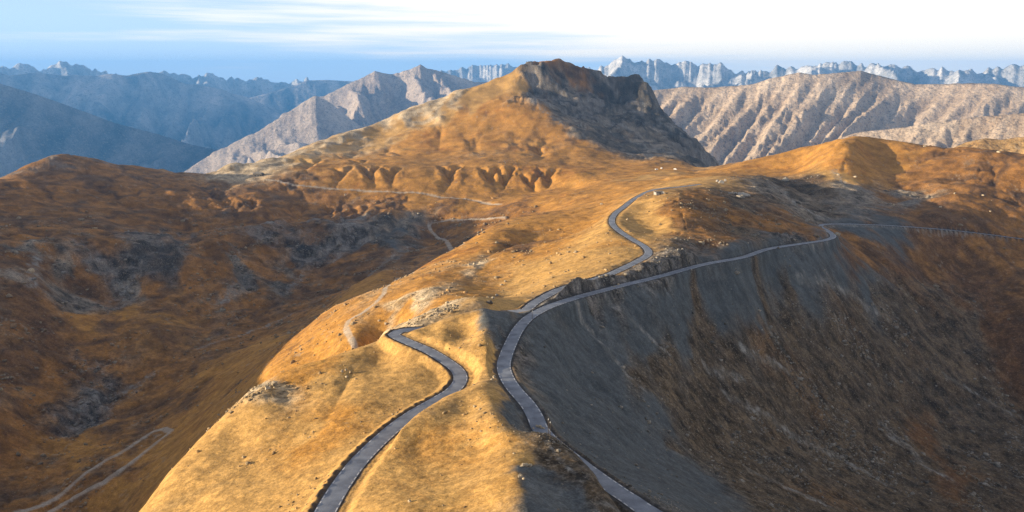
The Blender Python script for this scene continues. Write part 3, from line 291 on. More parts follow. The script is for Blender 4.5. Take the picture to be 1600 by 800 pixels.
(558.4,2766.2,-221.38),(626.3,3102.3,-411.38),(532.4,2570.3,-159.01),(569.7,2750.2,-229.01),(638.9,3084.4,-419.01),(542.8,2555.4,-166.56),(580.8,2734.3,-236.56),(651.4,3066.5,-426.56),
(553.1,2540.5,-174.02),(591.8,2718.3,-244.02),(663.7,3048.6,-434.02),(555.1,2519.5,-185.39),(593.9,2695.9,-255.39),(557.0,2498.7,-196.59),(596.0,2673.6,-266.59),(668.5,2998.4,-456.59),
(564.4,2480.4,-204.51),(603.9,2654.0,-274.51),(677.3,2976.5,-464.51),(571.7,2462.2,-212.31),(611.7,2634.6,-282.31),(686.0,2954.6,-472.31),(578.8,2444.1,-219.99),(619.3,2615.2,-289.99),
(694.5,2932.9,-479.99),(585.8,2426.1,-227.57),(626.8,2595.9,-297.57),(702.9,2911.3,-487.57),(592.6,2408.1,-235.03),(634.1,2576.7,-305.03),(711.2,2889.8,-495.03),(-428.0,2249.7,-203.56),
(-396.7,2277.9,-193.55),(-364.7,2305.9,-183.24),(-331.7,2333.7,-172.63),(-298.0,2361.3,-161.74),(-263.0,2385.4,-147.88),(-227.4,2409.1,-133.73),(-191.0,2432.5,-119.3),(-154.1,2455.1,-107.11),
(-116.5,2477.3,-94.69),(-81.1,2485.3,-86.7),(-45.5,2492.9,-78.65),(-9.8,2500.0,-70.56),(28.6,2439.8,-83.86),(69.9,2378.2,-99.16),(109.2,2317.4,-113.66),(137.4,2278.6,-126.48),
(164.7,2240.0,-138.87),(191.0,2201.7,-150.81),(216.0,2158.5,-162.49),(239.9,2115.7,-173.66),(262.9,2073.4,-184.34),(291.5,2013.3,-191.71),(318.3,1954.2,-198.47),(205.6,2632.0,-64.19),
(102.8,2638.0,-44.15),(62.5,2679.3,-14.23),(95.5,2438.1,-87.56),(191.1,2432.5,-124.96),(290.6,2462.9,-136.08),(386.0,2449.8,-154.42),(465.8,2354.4,-196.34),(269.7,2274.1,-178.92),
(344.5,2172.9,-196.61),(342.3,2738.7,-66.79),(464.6,2252.6,-212.72),(483.0,2095.0,-217.76),(170.0,2734.7,-4.15),(136.8,2496.3,-89.64),(417.4,2667.5,-85.53),(-173.4,2193.2,-172.55),
(83.7,2118.3,-166.67),(-154.5,1943.9,-198.96),(74.6,1878.5,-192.27),(223.7,1876.7,-192.08),(-318.6,2004.8,-205.2),(-475.4,1994.1,-204.1),(-36.6,2329.7,-128.72),(-276.5,2182.5,-188.88),
(-536.6,1926.7,-209.44),(-628.8,1877.5,-222.05),(-380.4,2410.2,-170.74),(-271.4,2465.1,-136.2),(-121.7,2597.1,-63.34),(-509.4,2140.2,-202.11),(-41.2,2639.7,-44.18),(-1050.0,1300.0,-120.0),
(-1080.0,1000.0,-92.0),(-1060.0,800.0,-85.0),(-1020.0,600.0,-85.0),(-980.0,400.0,-95.0),(-900.0,200.0,-120.0),(-700.0,0.0,-150.0),(-800.0,600.0,-190.0),(-650.0,500.0,-250.0),
(-600.0,250.0,-270.0),(-450.0,100.0,-230.0),(-200.0,60.0,-110.0),(-60.0,90.0,-75.0),(0.0,60.0,-50.0),(0.0,0.0,-6.0),(60.0,60.0,-50.0),(-800.0,900.0,-200.0),
(-1300.0,1000.0,-180.0),(-1300.0,600.0,-180.0),(-400.0,300.0,-280.0),(150.0,40.0,-120.0),(300.0,100.0,-180.0),(500.0,300.0,-230.0),(700.0,500.0,-250.0),(900.0,700.0,-230.0),
(1200.0,900.0,-160.0),(800.0,200.0,-220.0),(1300.0,400.0,-120.0),(400.0,-200.0,-160.0),(-300.0,-200.0,-150.0),(0.0,-200.0,-60.0),(1500.0,1500.0,-150.0),(-1500.0,1500.0,-200.0)]
DATA["road"] = {"L": [(-45.61,155.45,-100.53),(-45.56,158.48,-100.79),(-45.5,161.59,-101.11),(-45.45,164.71,-101.47),(-45.39,167.8,-101.87),(-45.34,170.8,-102.28),(-45.29,173.64,-102.69),(-45.24,176.29,-103.09),
(-45.19,180.26,-103.47),(-45.15,183.66,-103.85),(-45.09,187.01,-104.22),(-44.94,190.78,-104.6),(-44.8,193.63,-104.97),(-44.65,196.62,-105.35),(-44.47,199.74,-105.72),(-44.23,202.94,-106.1),
(-43.93,206.21,-106.47),(-43.54,209.52,-106.83),(-43.13,212.43,-107.18),(-42.65,215.44,-107.52),(-42.13,218.51,-107.84),(-41.55,221.6,-108.16),(-40.94,224.67,-108.46),(-40.3,227.69,-108.76),
(-39.63,230.62,-109.05),(-38.83,233.94,-109.33),(-37.97,237.2,-109.61),(-37.07,240.41,-109.89),(-36.12,243.56,-110.18),(-35.14,246.65,-110.47),(-34.12,249.68,-110.76),(-33.03,252.69,-111.07),
(-31.85,255.68,-111.38),(-30.64,258.62,-111.68),(-29.43,261.45,-111.99),(-28.27,264.13,-112.28),(-27.21,266.61,-112.55),(-25.76,269.88,-112.81),(-24.4,272.72,-113.05),(-23.2,275.39,-113.26),
(-22.17,278.12,-113.45),(-21.05,281.92,-113.61),(-20.23,285.69,-113.72),(-19.82,289.32,-113.79),(-19.87,292.74,-113.82),(-20.34,296.01,-113.81),(-21.19,299.25,-113.78),(-22.39,302.32,-113.73),
(-23.97,305.36,-113.7),(-25.98,308.91,-113.68),(-27.47,311.51,-113.69),(-29.18,314.43,-113.72),(-31.01,317.46,-113.78),(-32.88,320.43,-113.85),(-34.68,323.14,-113.93),(-36.88,326.18,-114.03),
(-39.12,328.99,-114.15),(-41.29,331.65,-114.27),(-43.33,334.2,-114.41),(-45.86,337.49,-114.56),(-48.2,340.57,-114.71),(-50.19,343.35,-114.88),(-52.6,346.85,-115.07),(-53.99,349.86,-115.29),
(-52.68,355.11,-115.57),(-51.17,357.44,-115.9),(-48.09,360.81,-116.3),(-46.36,362.58,-116.75),(-44.31,364.63,-117.26),(-42.01,366.9,-117.77),(-39.51,369.33,-118.28),(-36.91,371.87,-118.75),
(-34.25,374.44,-119.16),(-32.18,376.49,-119.51),(-29.97,378.75,-119.79),(-27.67,381.11,-120.01),(-25.31,383.51,-120.17),(-22.95,385.84,-120.27),(-20.63,388.04,-120.31),(-18.39,390.01,-120.29),
(-16.27,391.66,-120.21),(-13.03,393.71,-120.05),(-9.88,395.24,-119.82),(-6.88,396.37,-119.53),(-4.11,397.25,-119.2),(-1.65,398.0,-118.86),(3.06,398.06,-118.55),(6.61,398.95,-118.28),
(8.12,401.31,-118.09),(9.38,404.58,-117.97),(10.59,408.26,-117.92),(11.92,411.83,-117.92),(13.09,414.48,-117.97),(14.3,417.14,-118.04),(15.56,419.85,-118.11),(16.88,422.66,-118.19),
(18.27,425.61,-118.28),(19.43,428.15,-118.38),(20.58,430.74,-118.49),(21.78,433.4,-118.62),(23.08,436.18,-118.77),(24.54,439.11,-118.94),(26.23,442.22,-119.12),(27.67,444.73,-119.32),
(29.26,447.39,-119.54),(30.96,450.16,-119.77),(32.74,453.0,-120.0),(34.57,455.87,-120.25),(36.43,458.73,-120.5),(38.28,461.55,-120.75),(40.1,464.27,-120.99),(41.92,466.93,-121.24),
(43.78,469.58,-121.48),(45.67,472.2,-121.72),(47.57,474.8,-121.94),(49.46,477.38,-122.15),(51.33,479.92,-122.33),(53.16,482.43,-122.48),(54.94,484.9,-122.6),(56.84,487.51,-122.69),
(58.62,489.88,-122.74),(60.33,492.15,-122.77),(62.06,494.48,-122.78),(63.87,497.03,-122.79),(65.85,499.96,-122.79),(68.06,503.42,-122.8),(69.39,505.58,-122.82),(70.85,507.97,-122.86),
(72.39,510.54,-122.9),(74.01,513.26,-122.95),(75.67,516.09,-123.0),(77.36,518.98,-123.06),(79.05,521.91,-123.12),(80.71,524.82,-123.18),(82.33,527.68,-123.24),(83.88,530.46,-123.3),
(85.34,533.11,-123.36),(86.68,535.59,-123.41),(87.87,537.87,-123.45),(89.82,541.59,-123.5),(91.51,544.83,-123.54),(92.97,547.75,-123.58),(94.24,550.53,-123.63),(95.35,553.32,-123.68),
(96.33,556.3,-123.75),(97.2,559.62,-123.82),(97.79,562.39,-123.91),(98.29,565.18,-124.01),(98.7,568.01,-124.13),(99.02,570.93,-124.26),(99.25,573.95,-124.4),(99.41,577.1,-124.56),
(99.5,580.41,-124.72),(99.53,583.92,-124.89),(99.49,587.64,-125.06),(99.41,590.37,-125.24),(99.28,593.24,-125.43),(99.11,596.22,-125.62),(98.89,599.31,-125.82),(98.63,602.48,-126.02),
(98.34,605.72,-126.22),(98.03,609.0,-126.42),(97.7,612.32,-126.63),(97.36,615.64,-126.82),(97.02,618.96,-127.01),(96.67,622.26,-127.19),(96.33,625.52,-127.35),(96.0,628.71,-127.5),
(95.67,631.89,-127.64),(95.3,635.08,-127.77),(94.92,638.29,-127.89),(94.51,641.51,-127.99),(94.1,644.73,-128.09),(93.68,647.95,-128.18),(93.27,651.15,-128.26),(92.86,654.34,-128.34),
(92.47,657.51,-128.42),(92.1,660.65,-128.49),(91.76,663.75,-128.56),(91.45,666.81,-128.63),(91.19,669.82,-128.69),(90.93,673.03,-128.76),(90.68,676.18,-128.82),(90.44,679.29,-128.88),
(90.23,682.36,-128.93),(90.03,685.4,-128.99),(89.86,688.41,-129.04),(89.73,691.41,-129.09),(89.63,694.39,-129.13),(89.57,697.36,-129.18),(89.56,700.34,-129.22),(89.6,703.33,-129.26),
(89.69,706.33,-129.3),(89.83,709.32,-129.34),(90.02,712.27,-129.37),(90.25,715.19,-129.41),(90.52,718.1,-129.44),(90.83,721.0,-129.47),(91.19,723.91,-129.5),(91.58,726.83,-129.53),
(92.01,729.78,-129.57),(92.47,732.77,-129.62),(92.97,735.8,-129.67),(93.5,738.9,-129.72),(94.06,742.06,-129.79),(94.57,744.83,-129.86),(95.12,747.66,-129.93),(95.71,750.52,-130.02),
(96.32,753.43,-130.1),(96.97,756.37,-130.19),(97.63,759.33,-130.29),(98.33,762.31,-130.39),(99.04,765.3,-130.5),(99.76,768.3,-130.61),(100.5,771.31,-130.72),(101.25,774.3,-130.84),
(102.01,777.28,-130.96),(102.77,780.25,-131.1),(103.53,783.19,-131.23),(104.29,786.1,-131.38),(105.05,788.98,-131.54),(105.82,791.85,-131.7),(106.59,794.71,-131.88),(107.37,797.56,-132.06),
(108.16,800.41,-132.24),(108.97,803.27,-132.41),(109.81,806.14,-132.58),(110.66,809.03,-132.74),(111.54,811.94,-132.89),(112.46,814.88,-133.01),(113.41,817.86,-133.11),(114.39,820.88,-133.19),
(115.42,823.96,-133.25),(116.34,826.68,-133.28),(117.26,829.45,-133.29),(118.19,832.25,-133.28),(119.14,835.08,-133.26),(120.1,837.93,-133.21),(121.08,840.81,-133.16),(122.08,843.7,-133.09),
(123.12,846.61,-133.01),(124.18,849.52,-132.92),(125.29,852.45,-132.81),(126.43,855.37,-132.7),(127.62,858.3,-132.57),(128.86,861.21,-132.43),(130.16,864.12,-132.29),(131.51,867.02,-132.13),
(132.92,869.9,-131.97),(134.23,872.49,-131.79),(135.59,875.13,-131.6),(136.98,877.82,-131.39),(138.43,880.54,-131.17),(139.91,883.28,-130.94),(141.42,886.04,-130.7),(142.98,888.8,-130.45),
(144.56,891.54,-130.2),(146.18,894.26,-129.94),(147.82,896.95,-129.69),(149.48,899.59,-129.44),(151.18,902.17,-129.2),(152.89,904.69,-128.96),(154.62,907.13,-128.75),(156.36,909.47,-128.55),
(158.12,911.71,-128.36),(159.89,913.84,-128.2),(161.67,915.84,-128.06),(164.0,918.22,-127.94),(166.42,920.39,-127.84),(168.9,922.39,-127.76),(171.44,924.23,-127.7),(174.03,925.94,-127.66),
(176.64,927.55,-127.63),(179.27,929.07,-127.62),(181.9,930.54,-127.62),(184.52,931.98,-127.63),(187.13,933.41,-127.64),(189.7,934.86,-127.66),(192.22,936.35,-127.67),(194.68,937.91,-127.68),
(197.06,939.56,-127.69),(199.77,941.54,-127.7),(202.41,943.54,-127.7),(205.0,945.53,-127.71),(207.55,947.53,-127.72),(210.06,949.53,-127.74),(212.54,951.53,-127.75),(215.01,953.53,-127.77),
(217.47,955.53,-127.78),(219.93,957.53,-127.8),(222.39,959.53,-127.81),(224.88,961.53,-127.83),(227.39,963.53,-127.84)],
"R": [(45.15,158.7,-102.03),(43.14,161.29,-101.97),(41.02,163.96,-101.91),(38.91,166.63,-101.88),(36.89,169.22,-101.9),(35.09,171.63,-102.0),(33.6,173.78,-102.19),(31.71,177.08,-102.48),
(30.65,179.69,-102.86),(29.58,182.62,-103.32),(28.57,185.28,-103.84),(27.56,188.12,-104.4),(26.52,191.14,-104.97),(25.41,194.35,-105.55),(24.43,197.16,-106.11),(23.39,200.21,-106.66),
(22.32,203.31,-107.19),(21.28,206.31,-107.69),(20.3,209.02,-108.15),(18.85,212.8,-108.56),(17.51,216.11,-108.92),(16.11,219.41,-109.2),(14.52,222.93,-109.39),(12.88,226.44,-109.5),
(11.46,229.71,-109.53),(9.9,233.92,-109.48),(8.77,237.84,-109.39),(8.14,241.74,-109.27),(7.56,245.88,-109.16),(6.94,248.94,-109.07),(6.19,252.22,-109.02),(5.23,255.95,-109.02),
(4.25,259.18,-109.07),(3.1,262.73,-109.17),(1.94,266.4,-109.32),(0.92,270.0,-109.5),(0.07,273.5,-109.71),(-0.69,277.0,-109.94),(-1.35,280.5,-110.16),(-1.92,283.99,-110.38),
(-2.41,287.47,-110.58),(-2.82,290.92,-110.77),(-3.12,294.41,-110.94),(-3.26,297.98,-111.09),(-3.24,300.89,-111.23),(-3.12,303.82,-111.36),(-2.92,306.79,-111.48),(-2.66,309.84,-111.6),
(-2.36,312.99,-111.72),(-2.04,316.22,-111.83),(-1.67,319.51,-111.94),(-1.25,322.89,-112.04),(-0.78,326.38,-112.13),(-0.28,330.0,-112.22),(0.16,333.12,-112.29),(0.61,336.33,-112.37),
(1.09,339.62,-112.44),(1.62,343.0,-112.52),(2.22,346.45,-112.6),(2.92,349.99,-112.71),(3.56,353.09,-112.82),(4.24,356.27,-112.96),(4.96,359.51,-113.12),(5.74,362.81,-113.29),
(6.61,366.14,-113.47),(7.58,369.51,-113.67),(8.67,372.9,-113.87),(9.71,375.87,-114.09),(10.81,378.84,-114.31),(11.98,381.82,-114.55),(13.23,384.84,-114.8),(14.55,387.91,-115.05),
(15.97,391.03,-115.32),(17.48,394.24,-115.59),(19.08,397.54,-115.87),(20.33,400.02,-116.16),(21.63,402.56,-116.45),(22.99,405.16,-116.75),(24.4,407.8,-117.05),(25.86,410.48,-117.35),
(27.36,413.17,-117.66),(28.89,415.88,-117.97),(30.45,418.58,-118.29),(32.02,421.26,-118.6),(33.62,423.93,-118.91),(35.22,426.55,-119.22),(36.85,429.17,-119.53),(38.55,431.81,-119.84),
(40.29,434.47,-120.14),(42.06,437.13,-120.44),(43.86,439.78,-120.75),(45.66,442.4,-121.04),(47.46,444.99,-121.34),(49.24,447.54,-121.62),(50.98,450.02,-121.91),(52.68,452.44,-122.19),
(54.32,454.77,-122.46),(56.21,457.45,-122.73),(57.96,459.94,-122.99),(59.63,462.3,-123.25),(61.27,464.59,-123.5),(62.92,466.85,-123.75),(64.63,469.15,-123.99),(66.45,471.54,-124.23),
(68.42,474.07,-124.46),(70.59,476.8,-124.68),(72.31,478.92,-124.89),(74.05,480.99,-125.1),(75.82,483.07,-125.3),(77.64,485.17,-125.5),(79.52,487.31,-125.69),(81.48,489.54,-125.89),
(83.52,491.87,-126.1),(85.66,494.33,-126.31),(87.92,496.95,-126.52),(90.31,499.77,-126.73),(92.84,502.79,-126.95),(95.52,506.06,-127.15),(97.07,507.98,-127.35),(98.68,510.0,-127.55),
(100.36,512.12,-127.74),(102.09,514.33,-127.92),(103.88,516.62,-128.1),(105.71,518.98,-128.29),(107.58,521.4,-128.47),(109.49,523.88,-128.67),(111.43,526.39,-128.86),(113.4,528.93,-129.06),
(115.38,531.5,-129.26),(117.38,534.08,-129.46),(119.39,536.66,-129.66),(121.41,539.24,-129.86),(123.42,541.8,-130.07),(125.42,544.33,-130.27),(127.42,546.83,-130.47),(129.39,549.28,-130.67),
(131.35,551.68,-130.88),(133.28,554.01,-131.08),(135.17,556.26,-131.28),(137.02,558.43,-131.49),(139.14,560.85,-131.69),(141.25,563.17,-131.9),(143.36,565.41,-132.11),(145.45,567.58,-132.32),
(147.54,569.69,-132.53),(149.63,571.75,-132.74),(151.7,573.79,-132.94),(153.77,575.79,-133.15),(155.84,577.79,-133.36),(157.9,579.79,-133.58),(159.95,581.79,-133.79),(162.0,583.82,-134.01),
(164.04,585.89,-134.23),(166.08,588.0,-134.45),(168.11,590.17,-134.68),(170.14,592.4,-134.91),(172.17,594.72,-135.15),(174.19,597.13,-135.38),(176.21,599.64,-135.62),(177.95,601.9,-135.86),
(179.67,604.24,-136.1),(181.37,606.65,-136.35),(183.06,609.11,-136.59),(184.74,611.64,-136.84),(186.41,614.21,-137.09),(188.07,616.82,-137.34),(189.73,619.46,-137.6),(191.39,622.14,-137.86),
(193.05,624.83,-138.13),(194.71,627.53,-138.39),(196.37,630.24,-138.66),(198.04,632.95,-138.92),(199.72,635.65,-139.19),(201.41,638.33,-139.45),(203.12,640.99,-139.72),(204.83,643.62,-139.98),
(206.57,646.21,-140.25),(208.32,648.76,-140.51),(210.1,651.26,-140.77),(211.9,653.7,-141.03),(213.72,656.07,-141.28),(215.66,658.5,-141.54),(217.64,660.9,-141.8),(219.65,663.27,-142.06),
(221.68,665.61,-142.32),(223.73,667.92,-142.57),(225.81,670.21,-142.83),(227.9,672.47,-143.09),(230.01,674.72,-143.34),(232.13,676.94,-143.6),(234.25,679.13,-143.86),(236.37,681.32,-144.11),
(238.5,683.48,-144.36),(240.62,685.63,-144.61),(242.74,687.76,-144.86),(244.84,689.89,-145.11),(246.93,692.0,-145.36),(249.0,694.1,-145.61),(251.06,696.19,-145.86),(253.09,698.28,-146.11),
(255.09,700.36,-146.37),(257.06,702.44,-146.63),(259.36,704.86,-146.9),(261.68,707.27,-147.17),(264.01,709.66,-147.45),(266.35,712.04,-147.73),(268.69,714.41,-148.02),(271.02,716.76,-148.3),
(273.34,719.1,-148.59),(275.64,721.41,-148.87),(277.91,723.71,-149.14),(280.14,725.98,-149.42),(282.33,728.24,-149.69),(284.47,730.47,-149.95),(286.56,732.67,-150.21),(288.58,734.85,-150.46),
(290.53,737.0,-150.71),(292.4,739.12,-150.96),(294.18,741.22,-151.21),(295.87,743.28,-151.46),(298.23,746.25,-151.71),(300.41,749.06,-151.95),(302.42,751.74,-152.2),(304.28,754.33,-152.43),
(306.02,756.87,-152.66),(307.64,759.38,-152.89),(309.17,761.91,-153.11),(310.64,764.5,-153.32),(312.05,767.17,-153.54),(313.42,769.96,-153.77),(314.79,772.92,-153.99),(316.15,776.07,-154.22),
(317.23,778.75,-154.46),(318.26,781.53,-154.69),(319.26,784.41,-154.93),(320.21,787.37,-155.17),(321.12,790.41,-155.41),(322.01,793.5,-155.65),(322.86,796.63,-155.9),(323.68,799.79,-156.15),
(324.48,802.97,-156.4),(325.26,806.15,-156.64),(326.01,809.32,-156.89),(326.75,812.47,-157.14),(327.48,815.57,-157.38),(328.2,818.63,-157.62),(328.9,821.61,-157.86),(329.62,824.8,-158.11),
(330.26,828.01,-158.35),(330.84,831.26,-158.59),(331.38,834.51,-158.83),(331.88,837.75,-159.07),(332.37,840.98,-159.31),(332.85,844.18,-159.54),(333.34,847.33,-159.78),(333.86,850.43,-160.01),
(334.41,853.45,-160.24),(335.02,856.39,-160.47),(335.68,859.22,-160.7),(336.43,861.95,-160.94),(337.26,864.55,-161.18),(338.49,867.99,-161.43),(339.72,871.26,-161.68),(340.98,874.35,-161.94),
(342.31,877.29,-162.2),(343.74,880.09,-162.46),(345.31,882.77,-162.72),(347.06,885.33,-162.97),(349.02,887.79,-163.21),(351.23,890.16,-163.45),(353.71,892.46,-163.67),(355.77,894.1,-163.87),
(357.88,895.55,-164.06),(360.08,896.85,-164.24),(362.37,898.04,-164.42),(364.77,899.16,-164.58),(367.3,900.24,-164.76),(369.98,901.32,-164.95),(372.81,902.44,-165.16),(375.83,903.63,-165.39),
(379.05,904.94,-165.64),(382.48,906.4,-165.91),(386.13,908.05,-166.2),(390.04,909.93,-166.49),(392.17,911.01,-166.78),(394.37,912.16,-167.07),(396.64,913.37,-167.37),(398.97,914.65,-167.66),
(401.36,915.97,-167.96),(403.81,917.35,-168.26),(406.32,918.76,-168.58),(408.88,920.22,-168.9),(411.49,921.7,-169.24),(414.16,923.2,-169.58),(416.87,924.72,-169.94),(419.63,926.26,-170.29),
(422.43,927.8,-170.66),(425.27,929.33,-171.03),(428.15,930.87,-171.41),(431.07,932.39,-171.79),(434.02,933.89,-172.17),(437.01,935.37,-172.55),(440.02,936.82,-172.94),(443.06,938.23,-173.33),
(446.13,939.6,-173.71),(449.22,940.93,-174.09),(452.33,942.2,-174.47),(455.46,943.41,-174.83),(458.6,944.56,-175.19),(461.25,945.48,-175.54),(463.94,946.38,-175.87),(466.67,947.28,-176.21),
(469.44,948.17,-176.53),(472.25,949.04,-176.86),(475.09,949.9,-177.18),(477.96,950.74,-177.51),(480.86,951.57,-177.84),(483.79,952.39,-178.17),(486.74,953.19,-178.5),(489.71,953.98,-178.83),
(492.71,954.75,-179.17),(495.72,955.5,-179.5),(498.75,956.24,-179.84),(501.8,956.96,-180.18),(504.85,957.67,-180.52),(507.92,958.35,-180.87),(510.99,959.02,-181.21),(514.07,959.67,-181.56),
(517.15,960.3,-181.91),(520.23,960.92,-182.26),(523.32,961.51,-182.61),(526.39,962.08,-182.97),(529.47,962.63,-183.33),(532.53,963.16,-183.69),(535.59,963.67,-184.05),(538.63,964.16,-184.41),
(541.66,964.62,-184.77),(544.67,965.07,-185.14),(547.67,965.49,-185.51),(550.66,965.88,-185.89),(553.69,966.25,-186.27),(556.74,966.6,-186.66),(559.8,966.93,-187.05),(562.89,967.23,-187.44),
(565.99,967.51,-187.84),(569.1,967.77,-188.25),(572.23,968.01,-188.65),(575.35,968.23,-189.06),(578.49,968.43,-189.48),(581.62,968.6,-189.89),(584.75,968.76,-190.31),(587.88,968.91,-190.72),
(591.0,969.03,-191.14),(594.11,969.14,-191.56),(597.21,969.23,-191.97),(600.29,969.3,-192.38),(603.35,969.36,-192.8),(606.39,969.4,-193.21),(609.41,969.43,-193.61),(612.4,969.45,-194.01),
(615.36,969.45,-194.41),(618.29,969.44,-194.8),(621.18,969.41,-195.19),(624.03,969.38,-195.57),(626.85,969.33,-195.95),(629.62,969.27,-196.33),(632.34,969.2,-196.71),(635.02,969.12,-197.1),
(637.64,969.03,-197.49),(641.13,968.87,-197.89),(644.53,968.67,-198.3),(647.84,968.42,-198.71),(651.07,968.13,-199.12),(654.23,967.81,-199.53),(657.32,967.44,-199.93),(660.36,967.05,-200.33),
(663.34,966.63,-200.72),(666.27,966.18,-201.1),(669.17,965.72,-201.48),(672.04,965.24,-201.85),(674.88,964.74,-202.22),(677.7,964.24,-202.58),(680.51,963.72,-202.95),(683.32,963.21,-203.31),
(686.12,962.7,-203.67),(688.94,962.19,-204.04),(691.78,961.69,-204.39),(694.63,961.21,-204.73),(697.52,960.74,-205.03),(700.44,960.28,-205.29),(703.41,959.85,-205.51)]}
DATA["track"] = {'valley_hairpin':[(-372.3,520.9,-314.8),(-365.8,540.5,-316.1),(-358.3,550.7,-316.9),(-350.9,560.6,-317.0),(-345.3,578.5,-313.3),(-339.1,597.1,-309.2),(-336.0,609.6,-309.7),(-332.6,624.6,-311.1),(-329.9,637.7,-312.2),(-328.1,651.7,-312.8),(-326.9,661.7,-312.9),(-322.3,670.8,-311.6),(-311.6,668.1,-307.9),(-297.4,650.4,-302.1),(-302.8,640.1,-305.1),(-307.2,619.0,-306.5),(-309.7,604.6,-306.6),(-312.4,590.3,-306.8),(-317.6,569.5,-308.4),(-335.2,559.3,-314.1),(-345.1,545.6,-317.5),(-352.5,525.7,-317.6)],'hillside':[(-103.7,505.2,-176.3),(-109.0,518.1,-173.1),(-114.1,532.9,-174.1),(-118.7,548.4,-175.6),(-120.1,566.7,-175.5),(-110.6,575.0,-171.6),(-103.4,590.1,-168.5),(-101.0,612.4,-167.5),(-101.8,619.9,-169.0),(-102.9,628.9,-170.8),(-104.2,639.0,-173.0),(-105.7,650.2,-175.4),(-107.4,662.2,-178.1),(-109.2,674.8,-180.9),(-111.0,688.0,-183.8),(-112.9,701.5,-186.9),(-114.7,715.2,-189.9),(-116.5,728.9,-193.0),(-118.3,742.4,-196.0),(-119.9,755.5,-198.9),(-121.3,768.2,-201.6),(-122.7,780.4,-204.3),(-124.2,794.0,-207.2),(-125.8,808.7,-210.4),(-127.5,823.9,-213.8),(-129.2,839.5,-217.2),(-130.9,855.0,-220.5),(-132.4,870.0,-223.8),(-133.9,884.3,-226.9),(-135.1,897.4,-229.6),(-136.0,908.9,-232.0),(-136.7,918.5,-233.9),(-137.0,925.9,-235.3),(-136.8,930.7,-236.0),(-136.3,932.4,-236.0),(-135.2,931.0,-235.2),(-133.6,926.6,-233.7),(-131.6,919.5,-231.5),(-129.2,910.3,-228.8),(-126.6,899.1,-225.6),(-123.6,886.5,-222.0),(-120.5,872.6,-218.1),(-117.3,857.9,-214.1),(-113.9,842.7,-209.9),(-110.6,827.4,-205.7),(-107.3,812.4,-201.5),(-104.0,797.9,-197.5),(-101.0,784.4,-193.7),(-98.1,772.2,-190.2)],'far_cross':[(-541.1,1746.2,-219.1),(-531.7,1738.6,-219.5),(-522.2,1730.6,-219.9),(-512.8,1722.6,-220.2),(-503.4,1714.8,-220.6),(-493.9,1707.4,-221.0),(-484.2,1700.6,-221.5),(-474.3,1694.7,-222.1),(-462.7,1689.1,-223.0),(-450.9,1684.6,-224.1),(-438.9,1680.9,-225.2),(-426.7,1677.5,-226.4),(-414.2,1674.3,-227.5),(-401.3,1670.7,-228.4),(-389.9,1667.6,-229.1),(-378.1,1664.6,-229.8),(-366.0,1661.8,-230.4),(-353.8,1658.9,-230.9),(-341.5,1655.8,-231.4),(-329.2,1652.6,-231.8),(-317.1,1649.0,-232.1),(-304.9,1644.8,-232.2),(-292.3,1640.3,-232.2),(-279.7,1635.4,-232.1),(-267.2,1630.5,-232.0),(-255.2,1625.8,-231.8),(-243.8,1621.3,-231.6),(-233.4,1617.3,-231.5),(-217.8,1611.9,-231.4),(-204.6,1607.7,-231.2),(-192.2,1603.4,-231.2),(-179.4,1597.6,-231.3),(-168.5,1591.2,-231.6),(-157.7,1583.8,-232.0),(-146.8,1575.9,-232.6),(-136.0,1568.1,-233.1),(-125.3,1561.1,-233.6),(-112.3,1554.8,-234.3),(-99.6,1550.1,-235.1),(-86.8,1543.9,-235.7),(-73.9,1533.2,-235.6),(-67.4,1525.3,-235.3),(-60.8,1516.0,-234.7),(-54.2,1505.6,-234.0),(-47.5,1494.4,-233.2),(-40.9,1482.8,-232.3),(-34.3,1471.0,-231.4),(-27.6,1459.5,-230.5),(-21.0,1448.6,-229.7)],'valley_switch':[(-10.7,1329.5,-230.3),(-18.8,1338.4,-232.7),(-26.6,1347.0,-235.1),(-34.8,1356.1,-237.5),(-44.1,1366.2,-240.0),(-52.9,1376.0,-242.3),(-62.7,1387.2,-244.7),(-72.8,1398.4,-247.1),(-82.6,1408.6,-249.4),(-91.5,1416.5,-251.2),(-104.8,1424.1,-253.3),(-116.8,1427.6,-254.6),(-127.0,1428.8,-255.7),(-147.0,1420.8,-257.8),(-148.0,1408.3,-260.6),(-144.3,1391.8,-264.0),(-139.6,1380.9,-266.4),(-133.1,1368.7,-268.7),(-126.2,1352.1,-269.8),(-123.0,1344.8,-270.5),(-119.9,1340.0,-271.6),(-116.7,1334.1,-272.5),(-113.1,1323.5,-272.2),(-108.8,1304.3,-269.8),(-103.5,1273.0,-264.6),(-102.4,1265.4,-263.2),(-101.2,1257.3,-261.7),(-100.0,1248.7,-260.1),(-98.8,1239.5,-258.3),(-97.5,1229.8,-256.4),(-96.2,1219.7,-254.4),(-94.8,1209.2,-252.3),(-93.4,1198.3,-250.1),(-92.0,1186.9,-247.8),(-90.6,1175.3,-245.5),(-89.1,1163.3,-243.0),(-87.6,1151.0,-240.5),(-86.1,1138.5,-237.9),(-84.6,1125.8,-235.3),(-83.0,1112.8,-232.6),(-81.5,1099.7,-229.9),(-79.9,1086.4,-227.2),(-78.3,1073.0,-224.4),(-76.7,1059.4,-221.6),(-75.1,1045.9,-218.7),(-73.5,1032.3,-215.9),(-71.9,1018.6,-213.1),(-70.3,1005.0,-210.2),(-68.7,991.5,-207.4),(-67.1,978.0,-204.6),(-65.5,964.6,-201.8),(-64.0,951.4,-199.1),(-62.4,938.3,-196.4),(-60.9,925.4,-193.7),(-59.3,912.7,-191.1),(-57.8,900.3,-188.6),(-56.3,888.1,-186.1)]}
